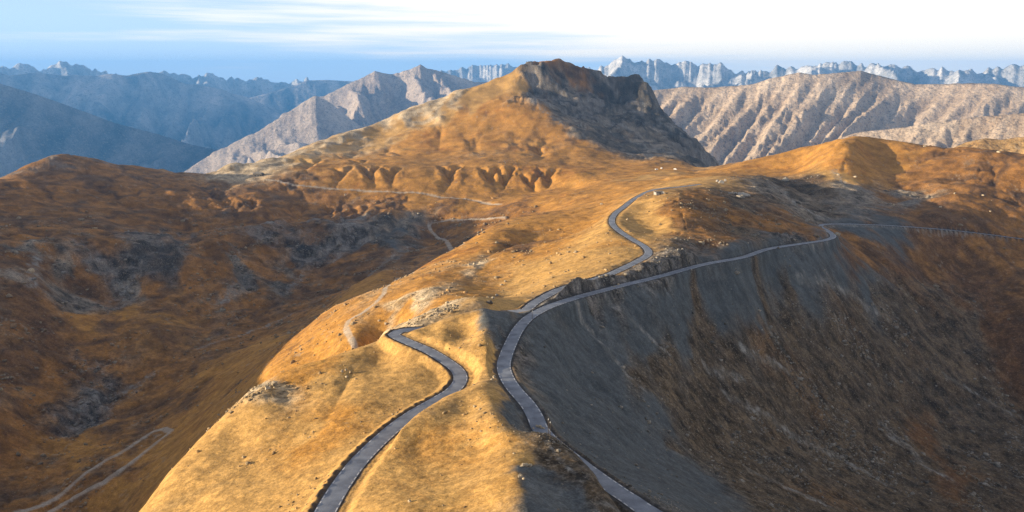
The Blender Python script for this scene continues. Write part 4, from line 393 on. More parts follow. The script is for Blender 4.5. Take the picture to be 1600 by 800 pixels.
DATA["carve"] = [([(-568.2,1875.8,-218.9),(-571.9,1885.2,-216.9),(-575.5,1894.5,-215.0),(-579.2,1903.9,-213.0)],1,5),([(-501.9,2018.5,-203.4),(-498.7,2001.9,-203.4),(-495.5,1984.8,-203.3),(-492.2,1967.5,-203.1),(-488.9,1950.0,-202.9),(-485.6,1932.5,-202.7),(-482.3,1915.2,-202.5),(-479.1,1898.1,-202.4),(-475.9,1881.5,-202.4),(-472.8,1865.4,-202.5),(-469.8,1850.0,-202.7),(-467.0,1835.4,-203.2),(-464.2,1821.8,-203.8),(-460.0,1800.8,-205.5),(-456.1,1782.5,-207.7),(-452.5,1765.9,-210.4),(-449.1,1750.5,-213.3),(-445.7,1735.6,-216.3),(-442.3,1720.5,-219.3),(-438.8,1704.4,-222.1)],9,16),([(-377.9,1790.6,-200.3),(-376.5,1775.8,-203.0),(-375.1,1761.1,-205.5),(-373.8,1746.1,-208.3),(-372.9,1730.3,-211.6),(-372.4,1713.2,-215.6),(-372.2,1695.2,-220.1),(-372.1,1676.9,-224.8),(-372.0,1658.8,-229.5)],10,15),([(-318.6,1802.1,-201.6),(-315.0,1787.3,-203.6),(-311.4,1772.5,-205.6),(-307.9,1757.6,-207.6),(-304.3,1742.9,-209.6),(-300.7,1728.5,-211.6),(-297.1,1714.4,-213.7),(-292.8,1698.3,-216.4),(-288.4,1682.7,-219.2),(-284.1,1667.5,-222.1),(-279.7,1652.3,-224.9),(-275.4,1637.0,-227.8)],16,14),([(-374.6,1964.6,-198.0),(-375.0,1951.8,-198.0),(-375.3,1939.0,-198.0),(-375.7,1926.2,-198.0),(-376.1,1913.3,-198.0),(-376.5,1900.5,-198.0),(-376.9,1887.7,-198.0),(-377.3,1874.9,-198.0),(-377.7,1862.1,-198.0)],6,12),([(-269.4,1779.7,-202.0),(-266.9,1765.3,-204.5),(-264.4,1750.4,-207.0),(-261.8,1735.4,-209.6),(-259.3,1720.6,-212.1),(-256.9,1706.4,-214.5),(-254.6,1693.1,-216.9),(-252.7,1681.1,-219.0),(-250.0,1663.5,-222.3),(-248.0,1649.0,-225.3),(-246.3,1635.6,-228.0),(-244.4,1621.7,-230.9)],8,14),([(-140.0,1794.6,-195.1),(-138.3,1778.1,-197.0),(-136.4,1761.8,-198.8),(-134.5,1745.5,-200.6),(-132.9,1729.0,-202.5),(-131.7,1712.2,-204.7),(-131.2,1694.9,-207.2),(-131.5,1679.7,-209.8),(-132.4,1664.0,-212.5),(-133.7,1648.1,-215.5),(-135.2,1632.1,-218.7),(-136.8,1615.9,-221.8),(-138.4,1599.8,-225.0),(-139.7,1583.8,-228.0)],16,15),([(-48.8,1749.3,-198.5),(-47.3,1734.1,-201.5),(-45.9,1718.6,-204.5),(-44.5,1703.2,-207.4),(-43.0,1688.0,-210.4),(-41.5,1673.3,-213.3),(-39.8,1659.5,-216.2),(-37.1,1640.7,-220.4),(-34.1,1623.4,-224.5),(-31.1,1606.7,-228.6),(-28.1,1589.8,-232.7)],16,15),
([(-13.9,1739.9,-203.0),(-14.3,1723.8,-205.6),(-14.6,1707.5,-208.1),(-15.0,1691.2,-210.6),(-15.4,1675.3,-213.3),(-15.9,1659.9,-216.3),(-16.5,1645.3,-219.5),(-17.1,1631.2,-223.0),(-17.8,1617.4,-226.7),(-18.5,1603.7,-230.4),(-19.1,1589.9,-234.0)],16,14),([(40.2,1679.5,-205.4),(41.1,1667.3,-207.8),(42.0,1655.0,-210.4),(42.9,1642.7,-212.9),(43.9,1630.8,-215.3),(45.4,1619.4,-217.5),(47.7,1606.1,-219.8),(50.6,1593.6,-221.9),(53.7,1581.3,-223.9),(56.6,1569.0,-225.9)],12,12),([(75.3,1718.3,-200.5),(76.4,1702.1,-203.1),(77.8,1685.7,-205.7),(79.1,1669.4,-208.3),(79.6,1653.5,-210.9),(78.6,1638.1,-213.4),(75.8,1623.6,-215.9),(71.6,1609.7,-218.4),(66.6,1596.1,-220.9),(61.4,1582.6,-223.4),(56.6,1569.0,-225.9)],12,14),([(62.5,2079.1,-176.7),(63.8,2058.8,-178.0),(65.1,2038.2,-179.4),(66.4,2017.7,-180.8),(67.7,1997.4,-182.2),(68.9,1977.6,-183.6),(69.9,1958.8,-185.0),(70.9,1937.4,-186.6),(71.8,1917.2,-188.3),(72.5,1897.7,-189.9),(73.1,1878.3,-191.5),(73.9,1858.5,-193.2)],14,18),([(0.0,2150.0,-172.5),(4.0,2130.0,-174.4),(8.0,2110.0,-176.2),(12.1,2089.9,-178.1),(16.1,2069.9,-180.0),(20.1,2049.9,-181.8),(24.1,2029.9,-183.7)],6,20),([(-210.3,2430.9,-134.3),(-209.0,2409.1,-138.7),(-207.7,2387.1,-143.2),(-206.4,2365.0,-147.7),(-205.1,2342.9,-152.4),(-203.8,2320.9,-157.0),(-202.4,2298.8,-161.5),(-201.1,2276.9,-165.9),(-199.8,2255.2,-170.1),(-198.5,2233.6,-174.1),(-197.2,2212.3,-177.7),(-195.9,2191.3,-181.0),(-194.5,2168.5,-184.1),(-193.1,2146.1,-186.8),(-191.7,2123.9,-189.2),(-190.2,2102.0,-191.2),(-188.8,2080.2,-193.0),(-187.4,2058.5,-194.7),(-186.0,2036.9,-196.4),(-184.6,2015.2,-198.1),(-183.2,1993.5,-199.8),(-181.8,1971.6,-201.8)],7,22),([(-353.2,2232.2,-184.4),(-345.7,2214.7,-186.0),(-338.1,2197.1,-187.6),(-330.5,2179.5,-189.2),(-323.0,2162.0,-190.8),(-315.4,2144.4,-192.4),(-307.8,2126.8,-194.0),(-300.2,2109.3,-195.5),(-292.7,2091.7,-197.1),(-285.1,2074.1,-198.7),(-277.5,2056.6,-200.3),(-269.9,2039.0,-201.9),(-262.4,2021.4,-203.5),(-254.8,2003.9,-205.1)],7,18),([(-444.4,2154.6,-203.5),(-436.4,2137.4,-203.6),(-428.5,2120.1,-203.7),(-420.5,2102.8,-203.9),(-412.5,2085.6,-204.0),(-404.6,2068.3,-204.1),(-396.6,2051.0,-204.3),(-388.6,2033.8,-204.4),(-380.7,2016.5,-204.5),(-372.7,1999.2,-204.7),(-364.7,1981.9,-204.8),(-356.8,1964.7,-204.9),(-348.8,1947.4,-205.1),(-340.8,1930.1,-205.2)],8,18),
([(-105.6,2227.5,-166.5),(-103.7,2208.9,-168.7),(-101.8,2190.3,-170.9),(-99.9,2171.7,-173.1),(-98.1,2153.1,-175.3),(-96.2,2134.5,-177.5),(-94.3,2115.9,-179.7),(-92.4,2097.3,-181.9),(-90.6,2078.7,-184.1),(-88.7,2060.1,-186.3),(-86.8,2041.5,-188.5),(-84.9,2022.9,-190.7),(-83.1,2004.3,-192.8),(-81.2,1985.7,-195.0),(-79.3,1967.1,-197.2),(-77.4,1948.5,-199.4)],6,18),([(-714.1,1868.2,-209.0),(-706.7,1855.8,-210.1),(-699.2,1843.2,-211.2),(-691.5,1830.4,-212.4),(-683.6,1817.3,-213.5),(-675.7,1804.1,-214.7),(-667.7,1790.7,-215.9),(-659.6,1777.2,-217.1),(-651.5,1763.6,-218.3),(-643.3,1749.9,-219.5),(-635.1,1736.1,-220.8),(-626.8,1722.3,-222.0),(-618.6,1708.5,-223.2),(-610.4,1694.8,-224.5),(-602.2,1681.0,-225.7),(-594.1,1667.4,-226.9),(-586.0,1653.9,-228.1),(-578.0,1640.5,-229.3),(-570.0,1627.3,-230.5),(-562.2,1614.2,-231.7),(-554.5,1601.4,-232.8),(-547.0,1588.8,-233.9),(-539.6,1576.4,-235.0),(-532.3,1564.4,-236.0),(-525.3,1552.7,-237.1),(-518.4,1541.3,-238.1),(-511.8,1530.3,-239.0),(-505.4,1519.6,-239.9),(-499.2,1509.4,-240.8),(-493.3,1499.7,-241.6),(-487.6,1490.4,-242.4),(-482.3,1481.7,-243.1),(-477.2,1473.4,-243.7),(-472.5,1465.7,-244.3),(-454.4,1436.8,-246.4),(-442.1,1418.1,-247.5),(-434.1,1406.7,-247.7),(-428.7,1399.9,-247.5),(-424.3,1395.0,-247.1),(-419.5,1389.2,-246.8),(-412.5,1379.7,-246.9)],6,14),([(-614.9,1670.4,-224.3),(-608.3,1657.6,-225.4),(-601.5,1644.4,-226.6),(-594.5,1631.0,-227.8),(-587.5,1617.3,-229.0),(-580.4,1603.6,-230.3),(-573.2,1589.8,-231.5),(-566.1,1576.1,-232.8),(-559.0,1562.4,-234.0),(-552.0,1548.9,-235.2),(-545.1,1535.6,-236.4),(-538.4,1522.6,-237.5),(-532.0,1510.1,-238.6),(-525.8,1497.9,-239.6),(-519.8,1486.3,-240.5),(-514.3,1475.2,-241.3),(-509.0,1464.8,-242.0),(-504.3,1455.1,-242.6),(-494.4,1434.7,-243.5),(-486.7,1417.9,-243.9),(-480.5,1403.8,-243.8),(-475.3,1391.4,-243.4),(-470.4,1379.7,-243.0),(-465.4,1367.6,-242.5),(-459.6,1354.1,-242.4)],8,14),([(-507.4,1559.5,-237.2),(-504.6,1549.9,-237.9),(-501.9,1540.3,-238.7),(-499.1,1530.7,-239.5),(-496.3,1521.1,-240.3),(-493.5,1511.5,-241.1),(-490.8,1501.8,-241.9),(-488.0,1492.2,-242.7),(-485.2,1482.6,-243.5),(-482.4,1473.0,-244.3),(-479.7,1463.4,-245.1),(-476.9,1453.8,-245.9),(-474.1,1444.2,-246.6)],9,10),([(-422.0,1543.3,-242.2),(-423.2,1531.2,-242.3),(-424.4,1519.0,-242.4),(-425.6,1506.8,-242.5),(-426.7,1494.6,-242.6),(-427.9,1482.5,-242.6),(-429.1,1470.3,-242.7),(-430.3,1458.1,-242.8),(-431.5,1445.9,-242.9),(-432.7,1433.8,-243.0),(-433.9,1421.6,-243.1),(-435.1,1409.4,-243.2),(-436.2,1397.2,-243.3),(-437.4,1385.0,-243.4),(-438.6,1372.9,-243.4),(-439.8,1360.7,-243.5)],8,12),([(-347.1,1541.4,-241.9),(-349.7,1529.5,-242.3),(-352.3,1517.7,-242.8),(-354.9,1505.8,-243.2),(-357.6,1493.9,-243.7),(-360.2,1482.0,-244.1),(-362.8,1470.2,-244.5),(-365.4,1458.3,-245.0),(-368.0,1446.4,-245.4),(-370.6,1434.5,-245.8),(-373.2,1422.7,-246.3),(-375.9,1410.8,-246.7)],9,12),([(-293.8,1521.9,-241.3),(-297.8,1509.9,-242.0),(-301.7,1497.9,-242.7),(-305.6,1485.9,-243.3),(-309.5,1473.8,-244.0),(-313.4,1461.8,-244.7),(-317.3,1449.8,-245.4),(-321.2,1437.8,-246.0),(-325.2,1425.8,-246.7),(-329.1,1413.8,-247.4),(-333.0,1401.8,-248.1),(-336.9,1389.7,-248.7)],9,12),([(-238.5,1480.9,-240.8),(-241.5,1471.2,-241.5),(-244.5,1461.6,-242.2),(-247.5,1451.9,-242.9),(-250.5,1442.2,-243.6),(-253.5,1432.6,-244.3),(-256.5,1422.9,-245.0),(-259.5,1413.2,-245.7),(-262.5,1403.6,-246.4),(-265.4,1393.9,-247.0),(-268.4,1384.2,-247.7)],8,10),
([(-189.3,1467.8,-244.7),(-198.4,1447.1,-246.3),(-205.7,1415.1,-249.8),(-206.8,1396.6,-252.3),(-207.3,1374.4,-255.4),(-207.4,1349.8,-258.9),(-207.3,1323.8,-262.7),(-207.2,1297.9,-266.4),(-207.2,1273.2,-269.9)],12,22),([(-116.5,1445.3,-240.9),(-125.5,1437.2,-242.8),(-134.5,1429.1,-244.7),(-143.6,1420.9,-246.6),(-152.6,1412.8,-248.5),(-161.6,1404.7,-250.4),(-170.6,1396.6,-252.3),(-179.7,1388.4,-254.2)],6,12),([(-864.8,1346.1,-202.5),(-844.0,1334.9,-206.2),(-822.2,1323.6,-210.0),(-800.5,1312.3,-213.8),(-779.7,1301.1,-217.5),(-760.5,1290.1,-220.9),(-743.8,1279.5,-223.8),(-724.4,1264.5,-227.1),(-709.7,1250.2,-229.5),(-696.9,1236.2,-231.5),(-683.2,1222.0,-233.8)],5,20),([(-812.2,1561.4,-209.7),(-797.4,1546.3,-212.1),(-782.5,1531.1,-214.5),(-767.4,1515.8,-216.9),(-752.4,1500.6,-219.3),(-737.6,1485.4,-221.7),(-723.0,1470.4,-224.0),(-709.0,1455.5,-226.3),(-695.5,1440.9,-228.5),(-681.0,1424.6,-230.8),(-667.2,1408.5,-233.0),(-654.0,1392.7,-235.2),(-641.1,1377.0,-237.2),(-628.3,1361.4,-239.3),(-615.5,1345.7,-241.4),(-602.4,1330.0,-243.5)],7,20),([(-723.2,1582.6,-225.3),(-710.5,1572.4,-226.4),(-697.8,1562.3,-227.4),(-685.1,1552.1,-228.5),(-672.4,1541.9,-229.5),(-659.7,1531.7,-230.6),(-647.0,1521.5,-231.6),(-634.3,1511.4,-232.7),(-621.6,1501.2,-233.7),(-609.0,1491.0,-234.8),(-596.3,1480.8,-235.9),(-583.6,1470.7,-236.9),(-570.9,1460.5,-238.0),(-558.2,1450.3,-239.0),(-545.5,1440.1,-240.1)],6,16),([(-608.7,1370.9,-239.7),(-595.5,1369.5,-240.4),(-582.0,1367.2,-241.2),(-568.3,1364.7,-241.9),(-554.8,1362.7,-242.7),(-541.8,1361.6,-243.3),(-529.6,1362.1,-243.9),(-518.4,1364.9,-244.3),(-508.4,1370.2,-244.5),(-499.5,1377.8,-244.5),(-491.3,1386.9,-244.4),(-483.6,1397.1,-244.3),(-476.1,1407.6,-244.1),(-468.6,1418.0,-243.9),(-460.6,1427.5,-243.8)],7,12),([(-37.2,1149.4,-205.7),(-27.1,1166.1,-205.6),(-17.1,1182.7,-205.4),(0.0,1200.0,-204.9),(16.4,1211.3,-204.4),(36.6,1223.2,-203.8),(58.7,1235.1,-203.1),(80.9,1246.3,-202.2),(101.1,1255.9,-201.2),(123.4,1265.4,-199.6),(144.5,1272.9,-197.6),(165.1,1279.5,-195.6),(186.0,1286.6,-193.6)],5,20),([(17.1,1059.9,-189.7),(31.4,1067.2,-189.2),(45.7,1074.5,-188.7),(59.9,1081.8,-188.2),(74.2,1089.1,-187.7),(88.4,1096.4,-187.3)],5,16),
([(0.0,930.0,-185.6),(2.4,916.3,-185.3),(5.3,902.2,-185.1),(8.2,888.1,-184.8),(10.6,874.4,-184.5),(12.2,861.5,-184.2),(12.5,849.9,-183.7),(10.1,836.5,-183.0),(5.5,826.2,-182.2),(-0.4,815.3,-181.2),(-6.5,800.0,-179.6),(-9.6,789.5,-178.5),(-12.8,777.4,-177.1),(-16.3,764.2,-175.6),(-19.8,750.3,-174.0),(-23.5,736.4,-172.4),(-27.1,722.8,-170.9),(-30.8,710.3,-169.7),(-34.4,699.2,-168.7),(-40.0,684.2,-167.8),(-45.7,671.5,-167.4),(-51.4,660.0,-167.3),(-57.2,648.7,-167.3),(-62.9,636.9,-167.2)],6,12),([(-433.8,788.6,-313.8),(-448.6,780.0,-310.4),(-463.5,771.5,-307.0)],6,12),([(-278.6,1053.8,-299.1),(-293.6,1049.9,-300.4),(-308.8,1047.0,-302.0),(-324.2,1044.3,-303.7),(-339.4,1041.1,-305.3),(-354.1,1036.7,-306.5),(-368.1,1030.3,-307.3),(-381.1,1021.2,-307.4),(-390.4,1011.8,-307.0),(-399.0,1000.7,-306.1),(-407.1,988.2,-304.9),(-414.8,974.6,-303.5),(-422.2,960.4,-301.9),(-429.5,945.7,-300.2),(-436.8,931.1,-298.5),(-444.2,916.8,-296.9),(-451.9,903.3,-295.4)],5,14),([(-468.3,745.0,-310.0),(-464.3,731.8,-308.5),(-460.3,718.5,-307.0),(-456.2,705.2,-305.5),(-452.2,691.9,-304.1),(-448.2,678.7,-302.6),(-444.1,665.4,-301.1)],6,12),([(73.8,445.9,-130.4),(79.7,449.6,-136.1),(85.5,453.5,-141.7),(91.2,457.4,-147.4),(97.1,461.1,-153.1),(103.2,464.5,-159.0),(109.7,467.3,-165.2),(115.6,469.2,-170.7),(121.8,470.6,-176.5),(128.1,471.8,-182.4),(134.6,472.8,-188.5),(141.2,473.6,-194.5),(147.7,474.6,-200.6),(154.1,475.7,-206.5)],2.2,5),([(8.2,351.9,-115.1),(15.4,351.3,-121.7),(22.6,350.6,-128.3),(29.6,350.8,-134.9),(36.5,353.6,-142.1),(43.1,357.3,-149.4),(48.7,356.7,-154.9),(51.8,351.4,-157.0),(54.3,343.1,-157.9),(56.5,333.6,-158.3),(58.8,324.7,-159.0)],2.0,3.5),([(27.8,419.1,-122.5),(33.4,416.8,-127.7),(39.0,414.5,-132.9),(44.8,412.6,-138.6),(51.1,411.6,-145.4),(57.7,411.2,-152.8),(64.1,410.0,-159.5),(70.2,407.7,-164.9),(76.2,404.7,-169.7),(82.2,401.7,-174.4)],1.5,4),([(3.7,290.0,-112.8),(10.2,289.2,-116.9),(17.2,289.5,-121.8),(22.7,291.7,-126.4),(28.6,294.8,-131.7),(34.5,298.0,-137.1)],1.2,2.2),
([(288.9,703.0,-181.5),(299.3,702.4,-189.4),(310.3,702.2,-197.5),(321.4,702.1,-205.5),(331.8,701.5,-213.4),(341.2,700.1,-221.0),(349.0,697.6,-228.2),(357.1,691.1,-237.9),(362.2,682.3,-246.8),(366.1,672.7,-255.3),(370.6,663.5,-264.1)],5,12),([(357.3,793.2,-191.4),(367.5,793.8,-196.2),(378.3,795.1,-200.9),(389.3,796.6,-205.6),(400.0,797.8,-210.3),(409.9,797.9,-215.1),(418.7,796.5,-220.0),(425.9,792.9,-225.0),(430.6,787.6,-229.5),(434.0,780.6,-234.1),(436.5,772.2,-238.8),(438.2,763.0,-243.5),(439.6,753.2,-248.3),(440.9,743.3,-253.0),(442.4,733.6,-257.8),(444.3,724.6,-262.5)],4,10),([(207.9,634.8,-153.2),(215.4,638.2,-157.8),(222.9,641.6,-162.4),(230.4,645.0,-167.0),(237.9,648.3,-171.6),(245.4,651.7,-176.1),(252.9,655.1,-180.7),(260.4,658.5,-185.3),(267.9,661.9,-189.9),(275.4,665.3,-194.5)],3,9),([(579.7,1130.0,-160.9),(575.4,1107.4,-163.4),(571.0,1084.8,-166.0),(566.6,1062.2,-168.6),(562.2,1039.6,-171.1),(557.9,1017.1,-173.7)],5,20),([(676.8,1271.1,-130.1),(669.3,1250.5,-132.9),(661.5,1229.1,-135.7),(653.5,1207.4,-138.5),(645.5,1185.7,-141.3),(637.7,1164.3,-144.1),(630.2,1143.7,-146.9),(623.3,1124.3,-149.7),(617.1,1106.2,-152.5),(611.7,1090.1,-155.2),(603.1,1061.0,-161.2),(597.9,1039.0,-167.1),(594.0,1019.8,-172.9),(589.4,999.1,-178.8)],5,20),([(727.0,1219.8,-124.8),(718.0,1201.8,-129.7),(709.1,1183.9,-134.6),(700.1,1166.0,-139.4),(691.1,1148.0,-144.3),(682.1,1130.1,-149.1),(673.1,1112.1,-154.0),(664.2,1094.2,-158.9),(655.2,1076.2,-163.7),(646.2,1058.3,-168.6),(637.2,1040.4,-173.4)],5,20),([(431.8,1226.2,-164.7),(429.2,1209.1,-164.9),(426.6,1191.6,-165.1),(424.0,1173.7,-165.3),(421.5,1155.8,-165.5),(419.0,1137.8,-165.8),(416.4,1119.9,-166.0),(413.9,1102.4,-166.2),(411.3,1085.3,-166.4),(408.6,1068.8,-166.5),(405.9,1053.1,-166.6),(403.1,1038.4,-166.7),(400.1,1024.6,-166.6),(394.9,1003.8,-166.4),(389.5,985.8,-166.0),(383.8,969.8,-165.5),(378.1,955.2,-164.9),(372.3,941.0,-164.3),(366.5,926.6,-163.6),(360.8,911.2,-163.1)],8,16),([(473.5,1486.4,-166.3),(455.2,1479.2,-168.5),(436.9,1472.1,-170.7),(418.6,1464.9,-172.9),(400.3,1457.7,-175.1),(382.1,1450.5,-177.4)],3,18),
([(-28.3,306.7,-109.7),(-30.2,313.5,-109.4),(-29.3,322.9,-109.9),(-27.9,333.8,-110.7)],1.6,2),([(-66.5,323.2,-117.1),(-66.2,314.5,-117.3),(-65.9,305.5,-117.5),(-65.6,296.6,-117.8),(-65.3,287.9,-118.0),(-65.1,279.7,-118.2),(-65.0,272.3,-118.3),(-65.3,260.5,-118.3),(-65.9,250.7,-118.1),(-66.5,241.0,-118.0)],0.8,4),([(-538.3,2055.7,-197.4),(-534.6,2046.6,-197.8),(-530.7,2037.4,-198.3),(-526.6,2028.2,-198.8),(-522.6,2018.9,-199.3),(-518.5,2009.5,-199.8),(-514.4,2000.2,-200.3),(-510.3,1990.9,-200.9),(-506.3,1981.7,-201.3),(-502.4,1972.5,-201.8),(-498.6,1963.4,-202.3),(-495.0,1954.4,-202.7),(-491.5,1945.6,-203.1),(-488.3,1937.0,-203.5),(-485.3,1928.5,-203.9),(-482.6,1920.3,-204.2),(-479.4,1909.4,-204.5),(-476.7,1898.9,-204.8),(-474.5,1888.8,-204.9),(-472.5,1878.9,-205.1),(-470.9,1869.2,-205.2),(-469.4,1859.7,-205.3),(-468.0,1850.3,-205.3),(-466.6,1840.8,-205.4),(-465.2,1831.4,-205.4),(-463.7,1821.8,-205.5),(-461.9,1812.0,-205.6)],4.5,9.6),([(-485.9,2068.7,-198.6),(-485.1,2058.9,-199.0),(-484.3,2048.9,-199.4),(-483.6,2038.9,-199.9),(-482.8,2028.8,-200.3),(-482.0,2018.6,-200.7),(-481.2,2008.5,-201.1),(-480.4,1998.3,-201.6),(-479.6,1988.3,-202.0),(-478.8,1978.3,-202.4),(-478.0,1968.5,-202.8),(-477.2,1958.9,-203.2),(-476.4,1949.4,-203.5),(-475.6,1940.1,-203.9),(-474.8,1931.1,-204.1),(-474.0,1922.4,-204.4),(-472.9,1911.0,-204.7),(-471.8,1900.2,-204.9),(-470.7,1889.7,-205.1),(-469.6,1879.6,-205.2),(-468.5,1869.8,-205.3),(-467.4,1860.2,-205.3),(-466.3,1850.7,-205.4),(-465.2,1841.2,-205.4),(-464.1,1831.6,-205.5),(-463.0,1821.9,-205.5),(-461.9,1812.0,-205.6)],4.5,9.6),([(-409.7,1829.7,-196.0),(-405.3,1820.8,-197.3),(-400.7,1811.6,-198.6),(-395.9,1802.4,-199.9),(-391.1,1793.1,-201.2),(-386.6,1784.1,-202.5),(-382.5,1775.5,-203.8),(-379.0,1767.5,-205.0),(-376.1,1760.3,-206.1),(-372.8,1748.2,-208.1),(-371.7,1738.5,-209.8),(-371.5,1729.7,-211.4),(-370.9,1720.5,-213.1)],5.0,9.0),([(-363.6,1839.4,-197.0),(-364.2,1829.5,-198.2),(-364.8,1819.2,-199.4),(-365.4,1808.8,-200.6),(-365.9,1798.4,-201.8),(-366.5,1788.4,-203.0),(-367.0,1778.8,-204.1),(-367.6,1769.9,-205.2),(-368.0,1762.0,-206.3),(-368.9,1749.1,-208.2),(-369.6,1739.0,-209.8),(-370.2,1730.0,-211.5),(-370.9,1720.5,-213.1)],5.0,9.0),([(-348.8,1842.3,-197.3),(-345.4,1833.6,-198.4),(-341.9,1824.7,-199.5),(-338.3,1815.6,-200.6),(-334.7,1806.6,-201.7),(-331.2,1797.5,-202.8),(-327.7,1788.7,-203.8),(-324.3,1780.1,-204.9),(-321.1,1771.9,-205.9),(-318.0,1764.1,-206.9),(-315.2,1756.9,-207.8),(-311.2,1746.3,-209.2),(-307.6,1737.0,-210.5),(-304.5,1728.7,-211.7),(-301.6,1720.8,-212.9),(-298.6,1712.9,-214.0),(-295.5,1704.6,-215.2)],8.0,8.4),([(-303.2,1850.3,-198.2),(-303.6,1841.8,-199.1),(-304.1,1833.1,-200.0),(-304.7,1824.2,-200.9),(-305.3,1815.3,-201.9),(-305.9,1806.4,-202.8),(-306.4,1797.6,-203.7),(-306.8,1789.0,-204.6),(-307.2,1780.7,-205.5),(-307.3,1772.8,-206.3),(-307.3,1765.3,-207.2),(-307.1,1758.4,-208.0),(-306.1,1747.2,-209.3),(-304.4,1737.6,-210.6),(-302.3,1729.1,-211.8),(-299.9,1721.1,-212.9),(-297.6,1713.1,-214.1),(-295.5,1704.6,-215.2)],8.0,8.4),
([(-405.6,2004.4,-192.4),(-402.5,1996.8,-192.9),(-399.2,1989.1,-193.5),(-395.7,1981.3,-194.0),(-392.1,1973.4,-194.5),(-388.6,1965.6,-195.1),(-385.1,1957.8,-195.6),(-381.8,1950.1,-196.1),(-378.7,1942.5,-196.6),(-375.8,1935.1,-197.1),(-373.4,1928.0,-197.5),(-371.3,1921.1,-197.9),(-369.8,1914.6,-198.2),(-368.5,1904.3,-198.7),(-368.5,1894.8,-199.0),(-369.5,1886.0,-199.2),(-371.1,1877.5,-199.4),(-372.9,1869.3,-199.5),(-374.6,1860.9,-199.7),(-375.8,1852.3,-199.9)],3.0,7.199999999999999),([(-359.5,2013.2,-193.3),(-359.5,2005.0,-193.7),(-359.6,1996.6,-194.2),(-359.5,1988.2,-194.7),(-359.5,1979.7,-195.1),(-359.4,1971.1,-195.6),(-359.4,1962.7,-196.1),(-359.4,1954.3,-196.5),(-359.5,1946.1,-197.0),(-359.7,1938.2,-197.4),(-360.0,1930.5,-197.8),(-360.4,1923.2,-198.1),(-361.0,1916.3,-198.4),(-362.2,1906.7,-198.8),(-363.8,1898.0,-199.0),(-365.6,1889.9,-199.2),(-367.6,1882.2,-199.4),(-369.7,1874.8,-199.5),(-371.8,1867.5,-199.6),(-373.9,1860.0,-199.7),(-375.8,1852.3,-199.9)],3.0,7.199999999999999),([(-298.5,1820.7,-197.9),(-295.5,1812.3,-199.1),(-292.4,1803.7,-200.3),(-289.3,1795.0,-201.5),(-286.1,1786.2,-202.7),(-282.9,1777.4,-203.9),(-279.8,1768.8,-205.2),(-276.8,1760.3,-206.3),(-273.9,1752.1,-207.5),(-271.2,1744.2,-208.6),(-268.7,1736.7,-209.7),(-266.4,1729.6,-210.8),(-263.4,1719.5,-212.3),(-260.9,1710.5,-213.8),(-258.8,1702.3,-215.1),(-256.9,1694.5,-216.5),(-255.1,1686.9,-217.8),(-253.3,1679.3,-219.1),(-251.3,1671.2,-220.4)],4.0,8.4),([(-253.1,1827.6,-198.7),(-253.6,1818.6,-199.8),(-254.2,1809.5,-200.9),(-254.8,1800.2,-202.1),(-255.5,1790.8,-203.2),(-256.1,1781.5,-204.4),(-256.8,1772.3,-205.5),(-257.3,1763.3,-206.7),(-257.8,1754.5,-207.8),(-258.1,1746.2,-208.9),(-258.3,1738.2,-209.9),(-258.3,1730.8,-210.9),(-258.0,1720.4,-212.4),(-257.2,1711.1,-213.8),(-256.2,1702.7,-215.2),(-255.0,1694.8,-216.5),(-253.7,1687.2,-217.8),(-252.4,1679.4,-219.1),(-251.3,1671.2,-220.4)],4.0,8.4),([(-167.2,1837.4,-191.0),(-164.5,1827.9,-192.0),(-161.6,1818.3,-193.1),(-158.7,1808.4,-194.2),(-155.7,1798.6,-195.3),(-152.8,1788.8,-196.4),(-149.9,1779.2,-197.5),(-147.2,1769.8,-198.5),(-144.7,1760.8,-199.5),(-142.4,1752.3,-200.5),(-140.4,1744.4,-201.4),(-137.8,1732.5,-202.8),(-135.9,1722.1,-204.1),(-134.4,1712.6,-205.3),(-133.2,1703.5,-206.4),(-132.0,1694.5,-207.5),(-130.5,1685.0,-208.7)],8.0,9.0),([(-119.3,1841.1,-191.4),(-120.6,1831.4,-192.4),(-122.1,1821.3,-193.4),(-123.6,1811.2,-194.5),(-125.1,1801.0,-195.6),(-126.6,1790.8,-196.6),(-128.0,1780.9,-197.7),(-129.3,1771.2,-198.7),(-130.5,1761.9,-199.7),(-131.4,1753.2,-200.6),(-132.1,1745.0,-201.5),(-132.7,1732.9,-202.9),(-132.6,1722.3,-204.1),(-132.2,1712.7,-205.3),(-131.6,1703.6,-206.4),(-130.9,1694.5,-207.5),(-130.5,1685.0,-208.7)],8.0,9.0),([(-73.5,1793.5,-195.0),(-71.3,1784.4,-196.2),(-69.0,1775.1,-197.6),(-66.7,1765.6,-198.9),(-64.3,1756.1,-200.2),(-62.0,1746.7,-201.5),(-59.7,1737.4,-202.8),(-57.5,1728.5,-204.1),(-55.4,1719.9,-205.3),(-53.5,1711.7,-206.5),(-51.7,1704.2,-207.7),(-49.1,1693.1,-209.5),(-46.9,1683.4,-211.2),(-45.0,1674.7,-212.8),(-43.3,1666.5,-214.4),(-41.5,1658.2,-215.9),(-39.6,1649.5,-217.6)],8.0,9.0),([(-26.4,1794.8,-195.1),(-28.2,1785.6,-196.4),(-30.2,1776.2,-197.7),(-32.2,1766.6,-199.0),(-34.3,1757.0,-200.3),(-36.3,1747.4,-201.6),(-38.2,1738.0,-202.9),(-39.9,1728.9,-204.1),(-41.5,1720.2,-205.4),(-42.7,1712.0,-206.6),(-43.5,1704.4,-207.7),(-44.1,1693.2,-209.5),(-43.8,1683.5,-211.2),(-42.9,1674.8,-212.8),(-41.7,1666.5,-214.4),(-40.5,1658.3,-215.9),(-39.6,1649.5,-217.6)],8.0,9.0),
